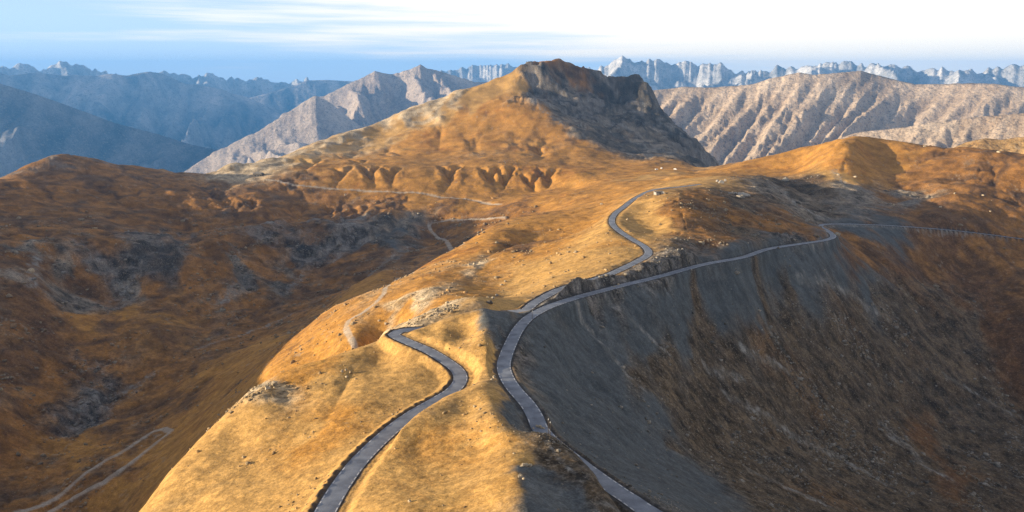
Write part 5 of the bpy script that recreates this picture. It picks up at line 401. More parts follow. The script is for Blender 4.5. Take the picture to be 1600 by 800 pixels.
([(-37.0,1784.6,-199.7),(-34.9,1776.0,-200.7),(-32.8,1767.1,-201.8),(-30.6,1758.1,-202.8),(-28.4,1749.1,-203.9),(-26.2,1740.1,-204.9),(-24.1,1731.3,-206.0),(-22.1,1722.8,-207.0),(-20.4,1714.6,-208.0),(-18.9,1707.0,-209.0),(-17.6,1699.9,-209.9),(-16.3,1689.6,-211.3),(-15.7,1680.7,-212.6),(-15.6,1672.7,-213.9),(-15.8,1665.3,-215.1),(-15.9,1657.9,-216.3),(-15.8,1649.9,-217.6)],8.0,8.4),([(8.5,1785.0,-199.7),(6.7,1776.3,-200.7),(4.7,1767.4,-201.8),(2.8,1758.4,-202.8),(0.8,1749.3,-203.9),(-1.2,1740.3,-205.0),(-3.1,1731.5,-206.0),(-5.0,1722.9,-207.0),(-6.6,1714.7,-208.0),(-8.2,1707.1,-209.0),(-9.5,1700.0,-209.9),(-11.2,1689.6,-211.3),(-12.5,1680.7,-212.6),(-13.4,1672.8,-213.9),(-14.2,1665.3,-215.1),(-14.9,1657.9,-216.4),(-15.8,1649.9,-217.6)],8.0,8.4),([(20.6,1724.9,-202.6),(22.3,1716.3,-203.6),(24.1,1707.5,-204.7),(25.8,1698.5,-205.7),(27.6,1689.5,-206.7),(29.3,1680.7,-207.7),(31.0,1672.1,-208.8),(32.6,1664.0,-209.7),(34.2,1656.4,-210.7),(35.6,1649.6,-211.6),(37.8,1639.3,-213.2),(39.8,1631.0,-214.6),(41.6,1623.8,-216.0),(43.3,1616.9,-217.3),(45.1,1609.4,-218.7)],6.0,7.199999999999999),([(61.9,1723.9,-202.5),(59.7,1715.4,-203.5),(57.4,1706.7,-204.6),(55.0,1697.8,-205.6),(52.6,1688.9,-206.6),(50.3,1680.2,-207.7),(48.1,1671.7,-208.7),(46.2,1663.7,-209.7),(44.7,1656.2,-210.7),(43.5,1649.4,-211.6),(42.5,1639.2,-213.1),(42.7,1630.9,-214.6),(43.5,1623.7,-216.0),(44.5,1616.8,-217.3),(45.1,1609.4,-218.7)],6.0,7.199999999999999),([(54.8,1764.1,-197.4),(56.3,1755.4,-198.4),(57.9,1746.5,-199.4),(59.5,1737.4,-200.4),(61.1,1728.2,-201.4),(62.6,1719.2,-202.5),(64.2,1710.3,-203.5),(65.7,1701.6,-204.5),(67.1,1693.4,-205.4),(68.5,1685.7,-206.4),(69.7,1678.6,-207.2),(71.5,1668.1,-208.6),(73.0,1659.1,-209.9),(74.3,1651.1,-211.1),(75.6,1643.6,-212.3),(76.8,1636.1,-213.5),(78.1,1628.1,-214.7)],6.0,8.4),([(99.6,1762.2,-197.2),(97.3,1753.6,-198.2),(94.9,1744.8,-199.2),(92.4,1735.9,-200.3),(89.8,1727.0,-201.3),(87.3,1718.1,-202.3),(84.9,1709.4,-203.4),(82.6,1700.9,-204.4),(80.7,1692.8,-205.4),(79.0,1685.2,-206.3),(77.7,1678.2,-207.2),(76.5,1667.9,-208.6),(76.2,1659.0,-209.9),(76.5,1651.0,-211.1),(77.2,1643.6,-212.3),(77.8,1636.1,-213.5),(78.1,1628.1,-214.7)],6.0,8.4),([(33.6,2124.7,-170.5),(35.9,2114.0,-171.6),(38.2,2103.1,-172.7),(40.6,2092.0,-173.8),(43.0,2080.8,-175.0),(45.4,2069.8,-176.1),(47.7,2058.9,-177.2),(49.9,2048.3,-178.3),(52.1,2038.1,-179.3),(54.1,2028.4,-180.2),(56.0,2019.2,-181.1),(58.8,2005.5,-182.4),(61.2,1993.1,-183.5),(63.4,1981.8,-184.4),(65.4,1970.9,-185.3),(67.4,1960.1,-186.2),(69.6,1948.8,-187.1)],7.0,10.799999999999999),([(94.0,2122.9,-170.4),(91.0,2112.4,-171.5),(87.8,2101.6,-172.6),(84.5,2090.7,-173.7),(81.1,2079.7,-174.9),(77.8,2068.8,-176.0),(74.6,2058.1,-177.1),(71.7,2047.6,-178.2),(69.2,2037.6,-179.2),(67.1,2028.0,-180.2),(65.6,2018.9,-181.1),(64.4,2005.3,-182.4),(64.5,1993.0,-183.4),(65.6,1981.7,-184.4),(67.1,1970.9,-185.3),(68.6,1960.1,-186.2),(69.6,1948.8,-187.1)],7.0,10.799999999999999),
([(-32.9,2194.8,-165.8),(-29.8,2182.9,-167.2),(-26.7,2170.8,-168.7),(-23.7,2158.6,-170.2),(-20.6,2146.3,-171.7),(-17.5,2134.2,-173.1),(-14.4,2122.3,-174.6),(-11.2,2110.9,-175.9),(-8.1,2100.1,-177.2),(-5.0,2090.0,-178.4),(-0.2,2076.3,-180.0),(4.6,2064.1,-181.3),(9.5,2052.8,-182.5),(14.3,2042.0,-183.6),(19.2,2031.1,-184.8),(24.0,2019.9,-186.0)],3.0,12.0),([(32.9,2194.8,-165.8),(29.6,2182.9,-167.2),(25.8,2170.8,-168.7),(21.9,2158.6,-170.2),(17.9,2146.3,-171.7),(14.2,2134.2,-173.1),(10.8,2122.3,-174.6),(8.0,2110.9,-175.9),(6.0,2100.1,-177.2),(5.0,2090.0,-178.4),(5.4,2076.3,-180.0),(7.8,2064.1,-181.3),(11.6,2052.8,-182.5),(15.9,2042.0,-183.6),(20.3,2031.1,-184.8),(24.0,2019.9,-186.0)],3.0,12.0),([(-252.5,2472.1,-125.1),(-248.5,2458.6,-127.9),(-244.3,2444.9,-130.9),(-240.0,2431.1,-133.8),(-235.7,2417.2,-136.8),(-231.3,2403.3,-139.8),(-227.0,2389.5,-142.7),(-222.8,2375.8,-145.7),(-218.9,2362.3,-148.5),(-215.1,2348.9,-151.3),(-211.7,2335.9,-154.1),(-208.6,2323.2,-156.7),(-206.0,2310.8,-159.2),(-203.5,2296.6,-162.0),(-201.5,2282.9,-164.7),(-200.1,2269.6,-167.2),(-199.1,2256.7,-169.7),(-198.3,2244.1,-172.0),(-197.7,2231.6,-174.3),(-197.2,2219.2,-176.6),(-196.7,2206.7,-178.9),(-196.0,2194.1,-181.2),(-195.1,2181.3,-183.6)],3.5,13.2),([(-175.3,2478.8,-125.4),(-177.0,2464.8,-128.3),(-178.8,2450.5,-131.2),(-180.7,2436.2,-134.1),(-182.6,2421.8,-137.0),(-184.6,2407.4,-140.0),(-186.4,2393.0,-142.9),(-188.3,2378.8,-145.8),(-190.0,2364.7,-148.7),(-191.6,2351.0,-151.5),(-193.0,2337.5,-154.2),(-194.2,2324.4,-156.8),(-195.1,2311.8,-159.3),(-195.9,2297.3,-162.1),(-196.4,2283.3,-164.7),(-196.6,2269.9,-167.3),(-196.6,2257.0,-169.7),(-196.4,2244.3,-172.0),(-196.1,2231.7,-174.3),(-195.7,2219.3,-176.6),(-195.4,2206.8,-178.9),(-195.2,2194.2,-181.2),(-195.1,2181.3,-183.6)],3.5,13.2),([(-391.4,2271.5,-176.9),(-388.1,2260.9,-178.2),(-384.8,2250.1,-179.4),(-381.7,2239.1,-180.7),(-378.6,2228.2,-182.0),(-375.6,2217.1,-183.3),(-372.6,2206.1,-184.6),(-369.5,2195.1,-185.9),(-366.4,2184.2,-187.2),(-363.2,2173.4,-188.5),(-359.8,2162.8,-189.7),(-356.3,2152.3,-190.9),(-352.6,2142.0,-192.1),(-348.7,2132.0,-193.2),(-344.5,2122.2,-194.3),(-340.1,2112.8,-195.3),(-334.6,2102.4,-196.5),(-328.7,2092.3,-197.5),(-322.5,2082.6,-198.5),(-316.1,2073.3,-199.5),(-309.4,2064.2,-200.4),(-302.5,2055.3,-201.3),(-295.6,2046.5,-202.1),(-288.5,2037.8,-203.0),(-281.4,2029.2,-203.8),(-274.3,2020.5,-204.6),(-267.3,2011.8,-205.5),(-260.4,2003.0,-206.3),(-253.6,1993.9,-207.2)],3.5,10.799999999999999),([(-328.2,2281.5,-177.7),(-328.5,2270.3,-178.9),(-329.1,2258.9,-180.1),(-329.9,2247.3,-181.4),(-330.8,2235.7,-182.6),(-331.8,2224.1,-183.9),(-332.8,2212.4,-185.1),(-333.8,2200.8,-186.4),(-334.5,2189.3,-187.6),(-335.1,2177.9,-188.8),(-335.4,2166.6,-190.0),(-335.4,2155.6,-191.2),(-334.9,2144.8,-192.3),(-334.0,2134.3,-193.4),(-332.4,2124.1,-194.5),(-330.3,2114.4,-195.5),(-327.0,2103.6,-196.6),(-322.8,2093.3,-197.6),(-318.0,2083.4,-198.6),(-312.5,2073.9,-199.5),(-306.5,2064.6,-200.4),(-300.2,2055.7,-201.3),(-293.5,2046.8,-202.2),(-286.7,2038.1,-203.0),(-279.8,2029.5,-203.8),(-272.9,2020.8,-204.7),(-266.2,2012.0,-205.5),(-259.7,2003.1,-206.4),(-253.6,1993.9,-207.2)],3.5,10.799999999999999),([(-483.0,2192.4,-196.6),(-479.2,2181.9,-197.2),(-475.5,2171.3,-197.7),(-471.9,2160.5,-198.3),(-468.4,2149.7,-198.8),(-464.8,2138.8,-199.4),(-461.3,2127.9,-200.0),(-457.8,2117.1,-200.5),(-454.2,2106.3,-201.1),(-450.5,2095.7,-201.6),(-446.7,2085.2,-202.1),(-442.8,2074.8,-202.6),(-438.7,2064.7,-203.1),(-434.5,2054.9,-203.6),(-430.0,2045.3,-204.0),(-425.4,2036.0,-204.4),(-419.7,2025.8,-204.7),(-413.7,2016.0,-205.1),(-407.4,2006.6,-205.3),(-400.9,1997.4,-205.6),(-394.3,1988.6,-205.8),(-387.5,1979.9,-206.0),(-380.6,1971.4,-206.2),(-373.6,1963.0,-206.3),(-366.6,1954.6,-206.5),(-359.7,1946.2,-206.7),(-352.7,1937.7,-206.8),(-345.9,1929.1,-207.0),(-339.2,1920.3,-207.2)],4.0,10.799999999999999),([(-422.8,2204.8,-197.8),(-422.5,2193.6,-198.2),(-422.5,2182.2,-198.7),(-422.6,2170.7,-199.2),(-422.9,2159.0,-199.7),(-423.2,2147.4,-200.2),(-423.5,2135.7,-200.7),(-423.7,2124.1,-201.2),(-423.9,2112.6,-201.7),(-423.8,2101.2,-202.1),(-423.5,2089.9,-202.6),(-422.9,2078.9,-203.0),(-421.9,2068.2,-203.5),(-420.5,2057.8,-203.8),(-418.5,2047.7,-204.2),(-416.0,2038.0,-204.5),(-412.4,2027.3,-204.9),(-408.1,2017.2,-205.2),(-403.1,2007.5,-205.4),(-397.6,1998.1,-205.7),(-391.6,1989.1,-205.9),(-385.3,1980.4,-206.1),(-378.7,1971.8,-206.2),(-371.9,1963.3,-206.4),(-365.1,1954.9,-206.5),(-358.4,1946.4,-206.7),(-351.7,1937.9,-206.8),(-345.3,1929.2,-207.0),(-339.2,1920.3,-207.2)],4.0,10.799999999999999),
([(-139.8,2270.7,-159.1),(-137.6,2259.9,-160.6),(-135.5,2248.9,-162.2),(-133.4,2237.9,-163.7),(-131.2,2226.8,-165.3),(-129.0,2215.7,-166.9),(-126.9,2204.6,-168.5),(-124.7,2193.5,-170.1),(-122.5,2182.4,-171.7),(-120.4,2171.4,-173.3),(-118.2,2160.4,-174.8),(-116.1,2149.6,-176.4),(-114.0,2138.8,-177.9),(-112.0,2128.2,-179.3),(-110.0,2117.7,-180.8),(-108.0,2107.4,-182.1),(-106.1,2097.3,-183.5),(-104.2,2087.4,-184.8),(-102.0,2075.7,-186.2),(-99.9,2064.3,-187.6),(-97.8,2053.2,-188.9),(-95.8,2042.3,-190.2),(-93.9,2031.7,-191.4),(-92.0,2021.2,-192.6),(-90.1,2010.8,-193.7),(-88.2,2000.5,-194.8),(-86.4,1990.3,-195.9),(-84.6,1980.0,-197.0),(-82.7,1969.8,-198.1),(-80.9,1959.4,-199.2),(-79.0,1949.0,-200.3),(-77.1,1938.5,-201.5)],3.0,10.799999999999999),([(-75.4,2273.8,-159.3),(-76.5,2262.8,-160.8),(-77.8,2251.7,-162.4),(-79.2,2240.5,-163.9),(-80.6,2229.2,-165.5),(-82.0,2218.0,-167.1),(-83.5,2206.7,-168.7),(-85.0,2195.4,-170.2),(-86.4,2184.1,-171.8),(-87.8,2172.9,-173.4),(-89.1,2161.8,-174.9),(-90.3,2150.8,-176.5),(-91.4,2139.9,-177.9),(-92.3,2129.1,-179.4),(-93.1,2118.5,-180.8),(-93.7,2108.1,-182.2),(-94.1,2097.9,-183.5),(-94.3,2087.9,-184.8),(-94.2,2076.1,-186.3),(-93.7,2064.6,-187.6),(-93.0,2053.4,-189.0),(-92.0,2042.5,-190.2),(-90.8,2031.8,-191.4),(-89.4,2021.3,-192.6),(-87.9,2010.9,-193.7),(-86.3,2000.6,-194.8),(-84.7,1990.3,-195.9),(-83.0,1980.1,-197.0),(-81.4,1969.8,-198.1),(-79.8,1959.5,-199.2),(-78.4,1949.1,-200.3),(-77.1,1938.5,-201.5)],3.0,10.799999999999999),([(-750.6,1902.3,-203.8),(-747.1,1894.4,-204.6),(-743.7,1886.4,-205.4),(-740.3,1878.5,-206.2),(-737.0,1870.4,-207.1),(-733.7,1862.4,-207.9),(-730.4,1854.3,-208.8),(-727.2,1846.2,-209.6),(-724.0,1838.1,-210.5),(-720.8,1829.9,-211.3),(-717.6,1821.8,-212.2),(-714.4,1813.6,-213.1),(-711.2,1805.4,-213.9),(-708.0,1797.3,-214.8),(-704.7,1789.2,-215.7),(-701.5,1781.0,-216.5),(-698.2,1772.9,-217.4),(-695.0,1764.9,-218.2),(-691.6,1756.8,-219.1),(-688.3,1748.8,-219.9),(-684.9,1740.9,-220.7),(-681.4,1733.0,-221.5),(-677.9,1725.1,-222.3),(-674.4,1717.3,-223.1),(-670.7,1709.6,-223.9),(-667.0,1702.0,-224.7),(-663.2,1694.4,-225.5),(-659.4,1686.9,-226.2),(-655.5,1679.5,-226.9),(-651.4,1672.1,-227.6),(-647.3,1664.9,-228.3),(-643.1,1657.8,-229.0),(-638.7,1650.7,-229.7),(-634.0,1643.4,-230.3),(-629.1,1636.1,-231.0),(-624.1,1629.0,-231.6),(-619.0,1621.9,-232.3),(-613.8,1615.0,-232.9),(-608.6,1608.2,-233.4),(-603.2,1601.4,-234.0),(-597.7,1594.8,-234.5),(-592.2,1588.2,-235.1),(-586.6,1581.7,-235.6),(-580.9,1575.2,-236.1),(-575.2,1568.8,-236.6),(-569.4,1562.5,-237.1),(-563.6,1556.2,-237.6),(-557.7,1549.9,-238.1),(-551.8,1543.7,-238.5),(-545.9,1537.4,-239.0),(-540.0,1531.3,-239.4),(-534.0,1525.1,-239.9),(-528.1,1518.9,-240.4),(-522.1,1512.7,-240.8),(-516.2,1506.6,-241.3),(-510.2,1500.4,-241.7),(-504.3,1494.2,-242.2),(-498.4,1487.9,-242.7),(-492.6,1481.7,-243.1),(-486.8,1475.4,-243.6),(-481.0,1469.0,-244.1),(-475.3,1462.6,-244.6),(-469.6,1456.2,-245.1)],3.0,8.4),([(-708.2,1918.5,-205.5),(-705.8,1910.2,-206.3),(-703.5,1901.8,-207.0),(-701.3,1893.4,-207.8),(-699.2,1884.9,-208.6),(-697.1,1876.4,-209.4),(-695.1,1867.8,-210.2),(-693.1,1859.2,-211.0),(-691.1,1850.6,-211.9),(-689.1,1842.0,-212.7),(-687.2,1833.4,-213.5),(-685.2,1824.7,-214.3),(-683.3,1816.1,-215.1),(-681.3,1807.5,-215.9),(-679.4,1798.9,-216.7),(-677.4,1790.3,-217.6),(-675.3,1781.7,-218.4),(-673.3,1773.2,-219.2),(-671.2,1764.7,-220.0),(-669.0,1756.2,-220.7),(-666.7,1747.8,-221.5),(-664.4,1739.5,-222.3),(-662.0,1731.2,-223.1),(-659.5,1723.0,-223.8),(-656.9,1714.9,-224.6),(-654.2,1706.9,-225.3),(-651.4,1698.9,-226.0),(-648.5,1691.0,-226.7),(-645.5,1683.3,-227.4),(-642.3,1675.6,-228.1),(-638.9,1668.1,-228.8),(-635.5,1660.7,-229.4),(-631.8,1653.4,-230.0),(-627.7,1645.8,-230.7),(-623.5,1638.3,-231.3),(-619.1,1630.9,-231.9),(-614.5,1623.7,-232.5),(-609.7,1616.6,-233.1),(-604.9,1609.6,-233.7),(-599.8,1602.7,-234.2),(-594.7,1595.9,-234.7),(-589.5,1589.2,-235.3),(-584.1,1582.6,-235.8),(-578.6,1576.1,-236.3),(-573.1,1569.6,-236.8),(-567.5,1563.2,-237.2),(-561.8,1556.8,-237.7),(-556.1,1550.5,-238.2),(-550.3,1544.3,-238.6),(-544.4,1538.0,-239.1),(-538.6,1531.8,-239.5),(-532.7,1525.6,-240.0),(-526.8,1519.4,-240.4),(-521.0,1513.2,-240.9),(-515.1,1507.0,-241.3),(-509.2,1500.8,-241.8),(-503.4,1494.5,-242.3),(-497.6,1488.2,-242.7),(-491.9,1481.9,-243.2),(-486.2,1475.6,-243.7),(-480.6,1469.2,-244.1),(-475.0,1462.7,-244.6),(-469.6,1456.2,-245.1)],3.0,8.4),([(-649.1,1705.7,-220.9),(-645.4,1697.7,-221.6),(-641.7,1689.7,-222.3),(-638.0,1681.6,-223.0),(-634.3,1673.5,-223.7),(-630.7,1665.3,-224.4),(-627.0,1657.0,-225.2),(-623.4,1648.8,-225.9),(-619.7,1640.6,-226.6),(-616.1,1632.4,-227.4),(-612.4,1624.3,-228.1),(-608.7,1616.2,-228.8),(-605.0,1608.2,-229.5),(-601.3,1600.3,-230.2),(-597.6,1592.5,-230.9),(-593.8,1584.9,-231.6),(-590.1,1577.4,-232.2),(-586.2,1570.0,-232.9),(-582.4,1562.9,-233.5),(-578.5,1555.9,-234.1),(-573.9,1547.9,-234.8),(-569.2,1540.2,-235.4),(-564.4,1532.8,-236.1),(-559.7,1525.6,-236.7),(-554.9,1518.5,-237.3),(-550.0,1511.7,-237.8),(-545.1,1504.9,-238.4),(-540.3,1498.3,-239.0),(-535.4,1491.7,-239.5),(-530.5,1485.2,-240.0),(-525.6,1478.8,-240.6),(-520.6,1472.3,-241.1),(-515.7,1465.7,-241.7),(-510.9,1459.1,-242.2),(-506.0,1452.4,-242.8),(-501.1,1445.6,-243.3)],4.0,8.4),([(-610.5,1719.9,-222.7),(-608.5,1711.3,-223.3),(-606.6,1702.6,-223.9),(-604.7,1693.9,-224.6),(-602.9,1685.0,-225.2),(-601.1,1676.1,-225.9),(-599.4,1667.2,-226.5),(-597.6,1658.3,-227.1),(-595.9,1649.4,-227.8),(-594.1,1640.5,-228.4),(-592.3,1631.7,-229.1),(-590.4,1622.9,-229.7),(-588.5,1614.3,-230.3),(-586.5,1605.8,-230.9),(-584.4,1597.4,-231.6),(-582.2,1589.2,-232.2),(-579.8,1581.1,-232.8),(-577.3,1573.3,-233.3),(-574.7,1565.7,-233.9),(-571.9,1558.4,-234.4),(-568.1,1549.4,-235.1),(-564.1,1540.9,-235.8),(-559.8,1532.7,-236.4),(-555.4,1524.8,-237.0),(-550.7,1517.2,-237.6),(-545.9,1509.7,-238.2),(-541.0,1502.5,-238.8),(-536.0,1495.4,-239.4),(-531.0,1488.4,-239.9),(-525.9,1481.4,-240.5),(-520.9,1474.4,-241.0),(-515.8,1467.4,-241.6),(-510.8,1460.3,-242.2),(-505.9,1453.0,-242.8),(-501.1,1445.6,-243.3)],4.0,8.4),([(-451.2,1581.9,-240.6),(-448.0,1574.3,-240.9),(-444.7,1566.6,-241.2),(-441.1,1558.9,-241.5),(-437.4,1551.2,-241.9),(-433.6,1543.5,-242.2),(-429.8,1535.7,-242.6),(-426.1,1528.0,-242.9),(-422.4,1520.3,-243.2),(-418.9,1512.6,-243.6),(-415.6,1504.9,-243.9),(-412.6,1497.3,-244.2),(-409.9,1489.7,-244.5),(-407.7,1482.2,-244.7),(-405.8,1474.8,-244.9),(-404.5,1467.5,-245.1),(-403.8,1460.2,-245.2),(-403.6,1452.0,-245.3),(-404.3,1444.0,-245.3),(-405.5,1436.0,-245.3),(-407.3,1428.1,-245.3),(-409.6,1420.3,-245.2),(-412.3,1412.6,-245.1),(-415.3,1404.9,-245.0),(-418.4,1397.2,-244.8),(-421.7,1389.6,-244.7),(-425.1,1381.9,-244.5),(-428.3,1374.3,-244.4),(-431.4,1366.6,-244.3),(-434.3,1358.9,-244.1),(-436.9,1351.1,-244.0)],4.0,7.199999999999999),([(-415.6,1591.6,-242.0),(-414.3,1583.5,-242.3),(-412.9,1575.3,-242.5),(-411.3,1567.1,-242.8),(-409.6,1558.8,-243.0),(-407.9,1550.5,-243.3),(-406.1,1542.2,-243.6),(-404.4,1533.9,-243.8),(-402.7,1525.7,-244.1),(-401.2,1517.4,-244.3),(-399.8,1509.2,-244.6),(-398.6,1501.1,-244.8),(-397.7,1493.1,-245.0),(-397.0,1485.2,-245.2),(-396.7,1477.3,-245.3),(-396.7,1469.6,-245.4),(-397.2,1462.0,-245.5),(-398.2,1453.5,-245.6),(-399.8,1445.2,-245.6),(-401.8,1437.0,-245.5),(-404.3,1429.0,-245.5),(-407.1,1421.0,-245.3),(-410.1,1413.2,-245.2),(-413.4,1405.4,-245.1),(-416.8,1397.7,-244.9),(-420.3,1390.0,-244.8),(-423.8,1382.3,-244.6),(-427.3,1374.5,-244.4),(-430.7,1366.8,-244.3),(-433.9,1359.0,-244.1),(-436.9,1351.1,-244.0)],4.0,7.199999999999999),
([(-374.7,1581.2,-240.4),(-371.7,1573.5,-240.9),(-368.3,1565.7,-241.3),(-364.8,1557.9,-241.8),(-361.0,1550.1,-242.2),(-357.3,1542.2,-242.7),(-353.6,1534.3,-243.2),(-350.1,1526.5,-243.6),(-346.8,1518.8,-244.1),(-343.9,1511.1,-244.5),(-341.5,1503.6,-244.9),(-339.6,1496.2,-245.2),(-338.4,1489.0,-245.6),(-337.9,1482.0,-245.8),(-338.4,1473.9,-246.1),(-340.0,1466.1,-246.3),(-342.4,1458.6,-246.5),(-345.5,1451.2,-246.7),(-349.2,1444.0,-246.8),(-353.2,1436.8,-246.9),(-357.5,1429.7,-246.9),(-361.8,1422.6,-247.0),(-366.0,1415.5,-247.1),(-369.9,1408.4,-247.2),(-373.4,1401.1,-247.3)],4.5,7.199999999999999),([(-338.4,1589.4,-241.7),(-337.7,1581.2,-242.0),(-336.8,1572.9,-242.4),(-335.7,1564.5,-242.8),(-334.5,1556.0,-243.2),(-333.3,1547.6,-243.5),(-332.2,1539.2,-243.9),(-331.1,1530.8,-244.3),(-330.3,1522.5,-244.6),(-329.7,1514.3,-245.0),(-329.4,1506.3,-245.3),(-329.5,1498.5,-245.6),(-330.0,1490.9,-245.9),(-331.1,1483.5,-246.1),(-333.1,1475.1,-246.3),(-335.8,1467.1,-246.5),(-339.1,1459.3,-246.7),(-342.8,1451.8,-246.8),(-347.0,1444.5,-246.9),(-351.4,1437.2,-246.9),(-355.9,1430.1,-247.0),(-360.5,1422.9,-247.1),(-365.1,1415.8,-247.1),(-369.4,1408.5,-247.2),(-373.4,1401.1,-247.3)],4.5,7.199999999999999),([(-320.2,1562.5,-240.1),(-317.4,1554.8,-240.7),(-314.2,1546.9,-241.2),(-310.7,1539.0,-241.7),(-307.1,1531.1,-242.3),(-303.5,1523.1,-242.9),(-299.9,1515.2,-243.4),(-296.6,1507.3,-244.0),(-293.5,1499.5,-244.5),(-290.8,1491.7,-245.0),(-288.7,1484.1,-245.5),(-287.2,1476.6,-245.9),(-286.4,1469.3,-246.4),(-286.5,1462.2,-246.7),(-287.8,1454.0,-247.1),(-290.3,1446.2,-247.4),(-293.7,1438.5,-247.7),(-298.0,1431.0,-248.0),(-302.8,1423.6,-248.2),(-308.1,1416.3,-248.3),(-313.7,1409.1,-248.5),(-319.3,1401.9,-248.7),(-324.8,1394.7,-248.8),(-330.0,1387.4,-249.0),(-334.7,1380.0,-249.2)],4.5,7.199999999999999),([(-283.8,1569.5,-241.2),(-283.3,1561.3,-241.7),(-282.6,1553.0,-242.1),(-281.6,1544.6,-242.6),(-280.6,1536.2,-243.1),(-279.5,1527.7,-243.6),(-278.5,1519.3,-244.1),(-277.6,1510.9,-244.5),(-276.9,1502.7,-245.0),(-276.6,1494.5,-245.4),(-276.6,1486.5,-245.9),(-277.0,1478.6,-246.3),(-278.0,1470.9,-246.6),(-279.7,1463.5,-247.0),(-282.2,1455.8,-247.3),(-285.4,1448.3,-247.5),(-289.2,1441.1,-247.8),(-293.6,1434.0,-248.0),(-298.4,1427.1,-248.2),(-303.5,1420.4,-248.3),(-308.7,1413.7,-248.5),(-314.1,1407.0,-248.6),(-319.5,1400.4,-248.8),(-324.8,1393.7,-248.9),(-329.9,1386.9,-249.1),(-334.7,1380.0,-249.2)],4.5,7.199999999999999),([(-903.3,1374.8,-200.2),(-895.1,1364.2,-201.4),(-887.2,1353.0,-202.6),(-879.4,1341.6,-203.8),(-871.6,1330.3,-205.0),(-863.5,1319.5,-206.2),(-855.1,1309.5,-207.5),(-846.0,1300.6,-208.9),(-836.2,1293.2,-210.3),(-825.5,1287.6,-211.9),(-814.0,1283.5,-213.5),(-801.9,1280.5,-215.3),(-789.4,1278.3,-217.1),(-776.7,1276.6,-218.9),(-764.0,1275.0,-220.7),(-751.3,1273.2,-222.5),(-738.9,1270.8,-224.3)],2.5,12.0),([(-873.4,1394.0,-203.0),(-868.5,1381.3,-203.9),(-864.2,1367.8,-204.8),(-860.0,1354.1,-205.6),(-855.8,1340.5,-206.5),(-851.1,1327.5,-207.4),(-845.8,1315.4,-208.4),(-839.4,1304.8,-209.5),(-831.7,1296.1,-210.8),(-822.6,1289.4,-212.2),(-812.1,1284.6,-213.8),(-800.7,1281.3,-215.4),(-788.5,1278.9,-217.2),(-776.0,1277.1,-219.0),(-763.3,1275.4,-220.8),(-750.9,1273.4,-222.6),(-738.9,1270.8,-224.3)],2.5,12.0),([(-851.2,1591.7,-206.1),(-844.2,1581.1,-207.3),(-837.2,1570.2,-208.4),(-830.3,1559.1,-209.6),(-823.4,1548.0,-210.8),(-816.5,1536.9,-212.0),(-809.5,1526.1,-213.2),(-802.4,1515.7,-214.3),(-795.1,1505.8,-215.5),(-787.5,1496.6,-216.7),(-779.7,1488.1,-217.9),(-769.5,1478.8,-219.3),(-758.8,1470.7,-220.8),(-747.8,1463.5,-222.2),(-736.6,1457.0,-223.6),(-725.2,1450.9,-225.1),(-713.8,1444.8,-226.5),(-702.5,1438.5,-227.9),(-691.4,1431.8,-229.4)],3.5,12.0),([(-812.9,1611.6,-208.7),(-809.2,1599.2,-209.6),(-805.9,1586.5,-210.6),(-802.7,1573.5,-211.5),(-799.5,1560.4,-212.4),(-796.2,1547.5,-213.4),(-792.8,1534.8,-214.3),(-788.9,1522.7,-215.3),(-784.6,1511.2,-216.3),(-779.7,1500.6,-217.3),(-774.1,1491.1,-218.3),(-765.8,1480.7,-219.6),(-756.5,1471.9,-221.0),(-746.3,1464.3,-222.3),(-735.5,1457.6,-223.7),(-724.3,1451.3,-225.1),(-713.1,1445.2,-226.6),(-702.0,1438.8,-228.0),(-691.4,1431.8,-229.4)],3.5,12.0),
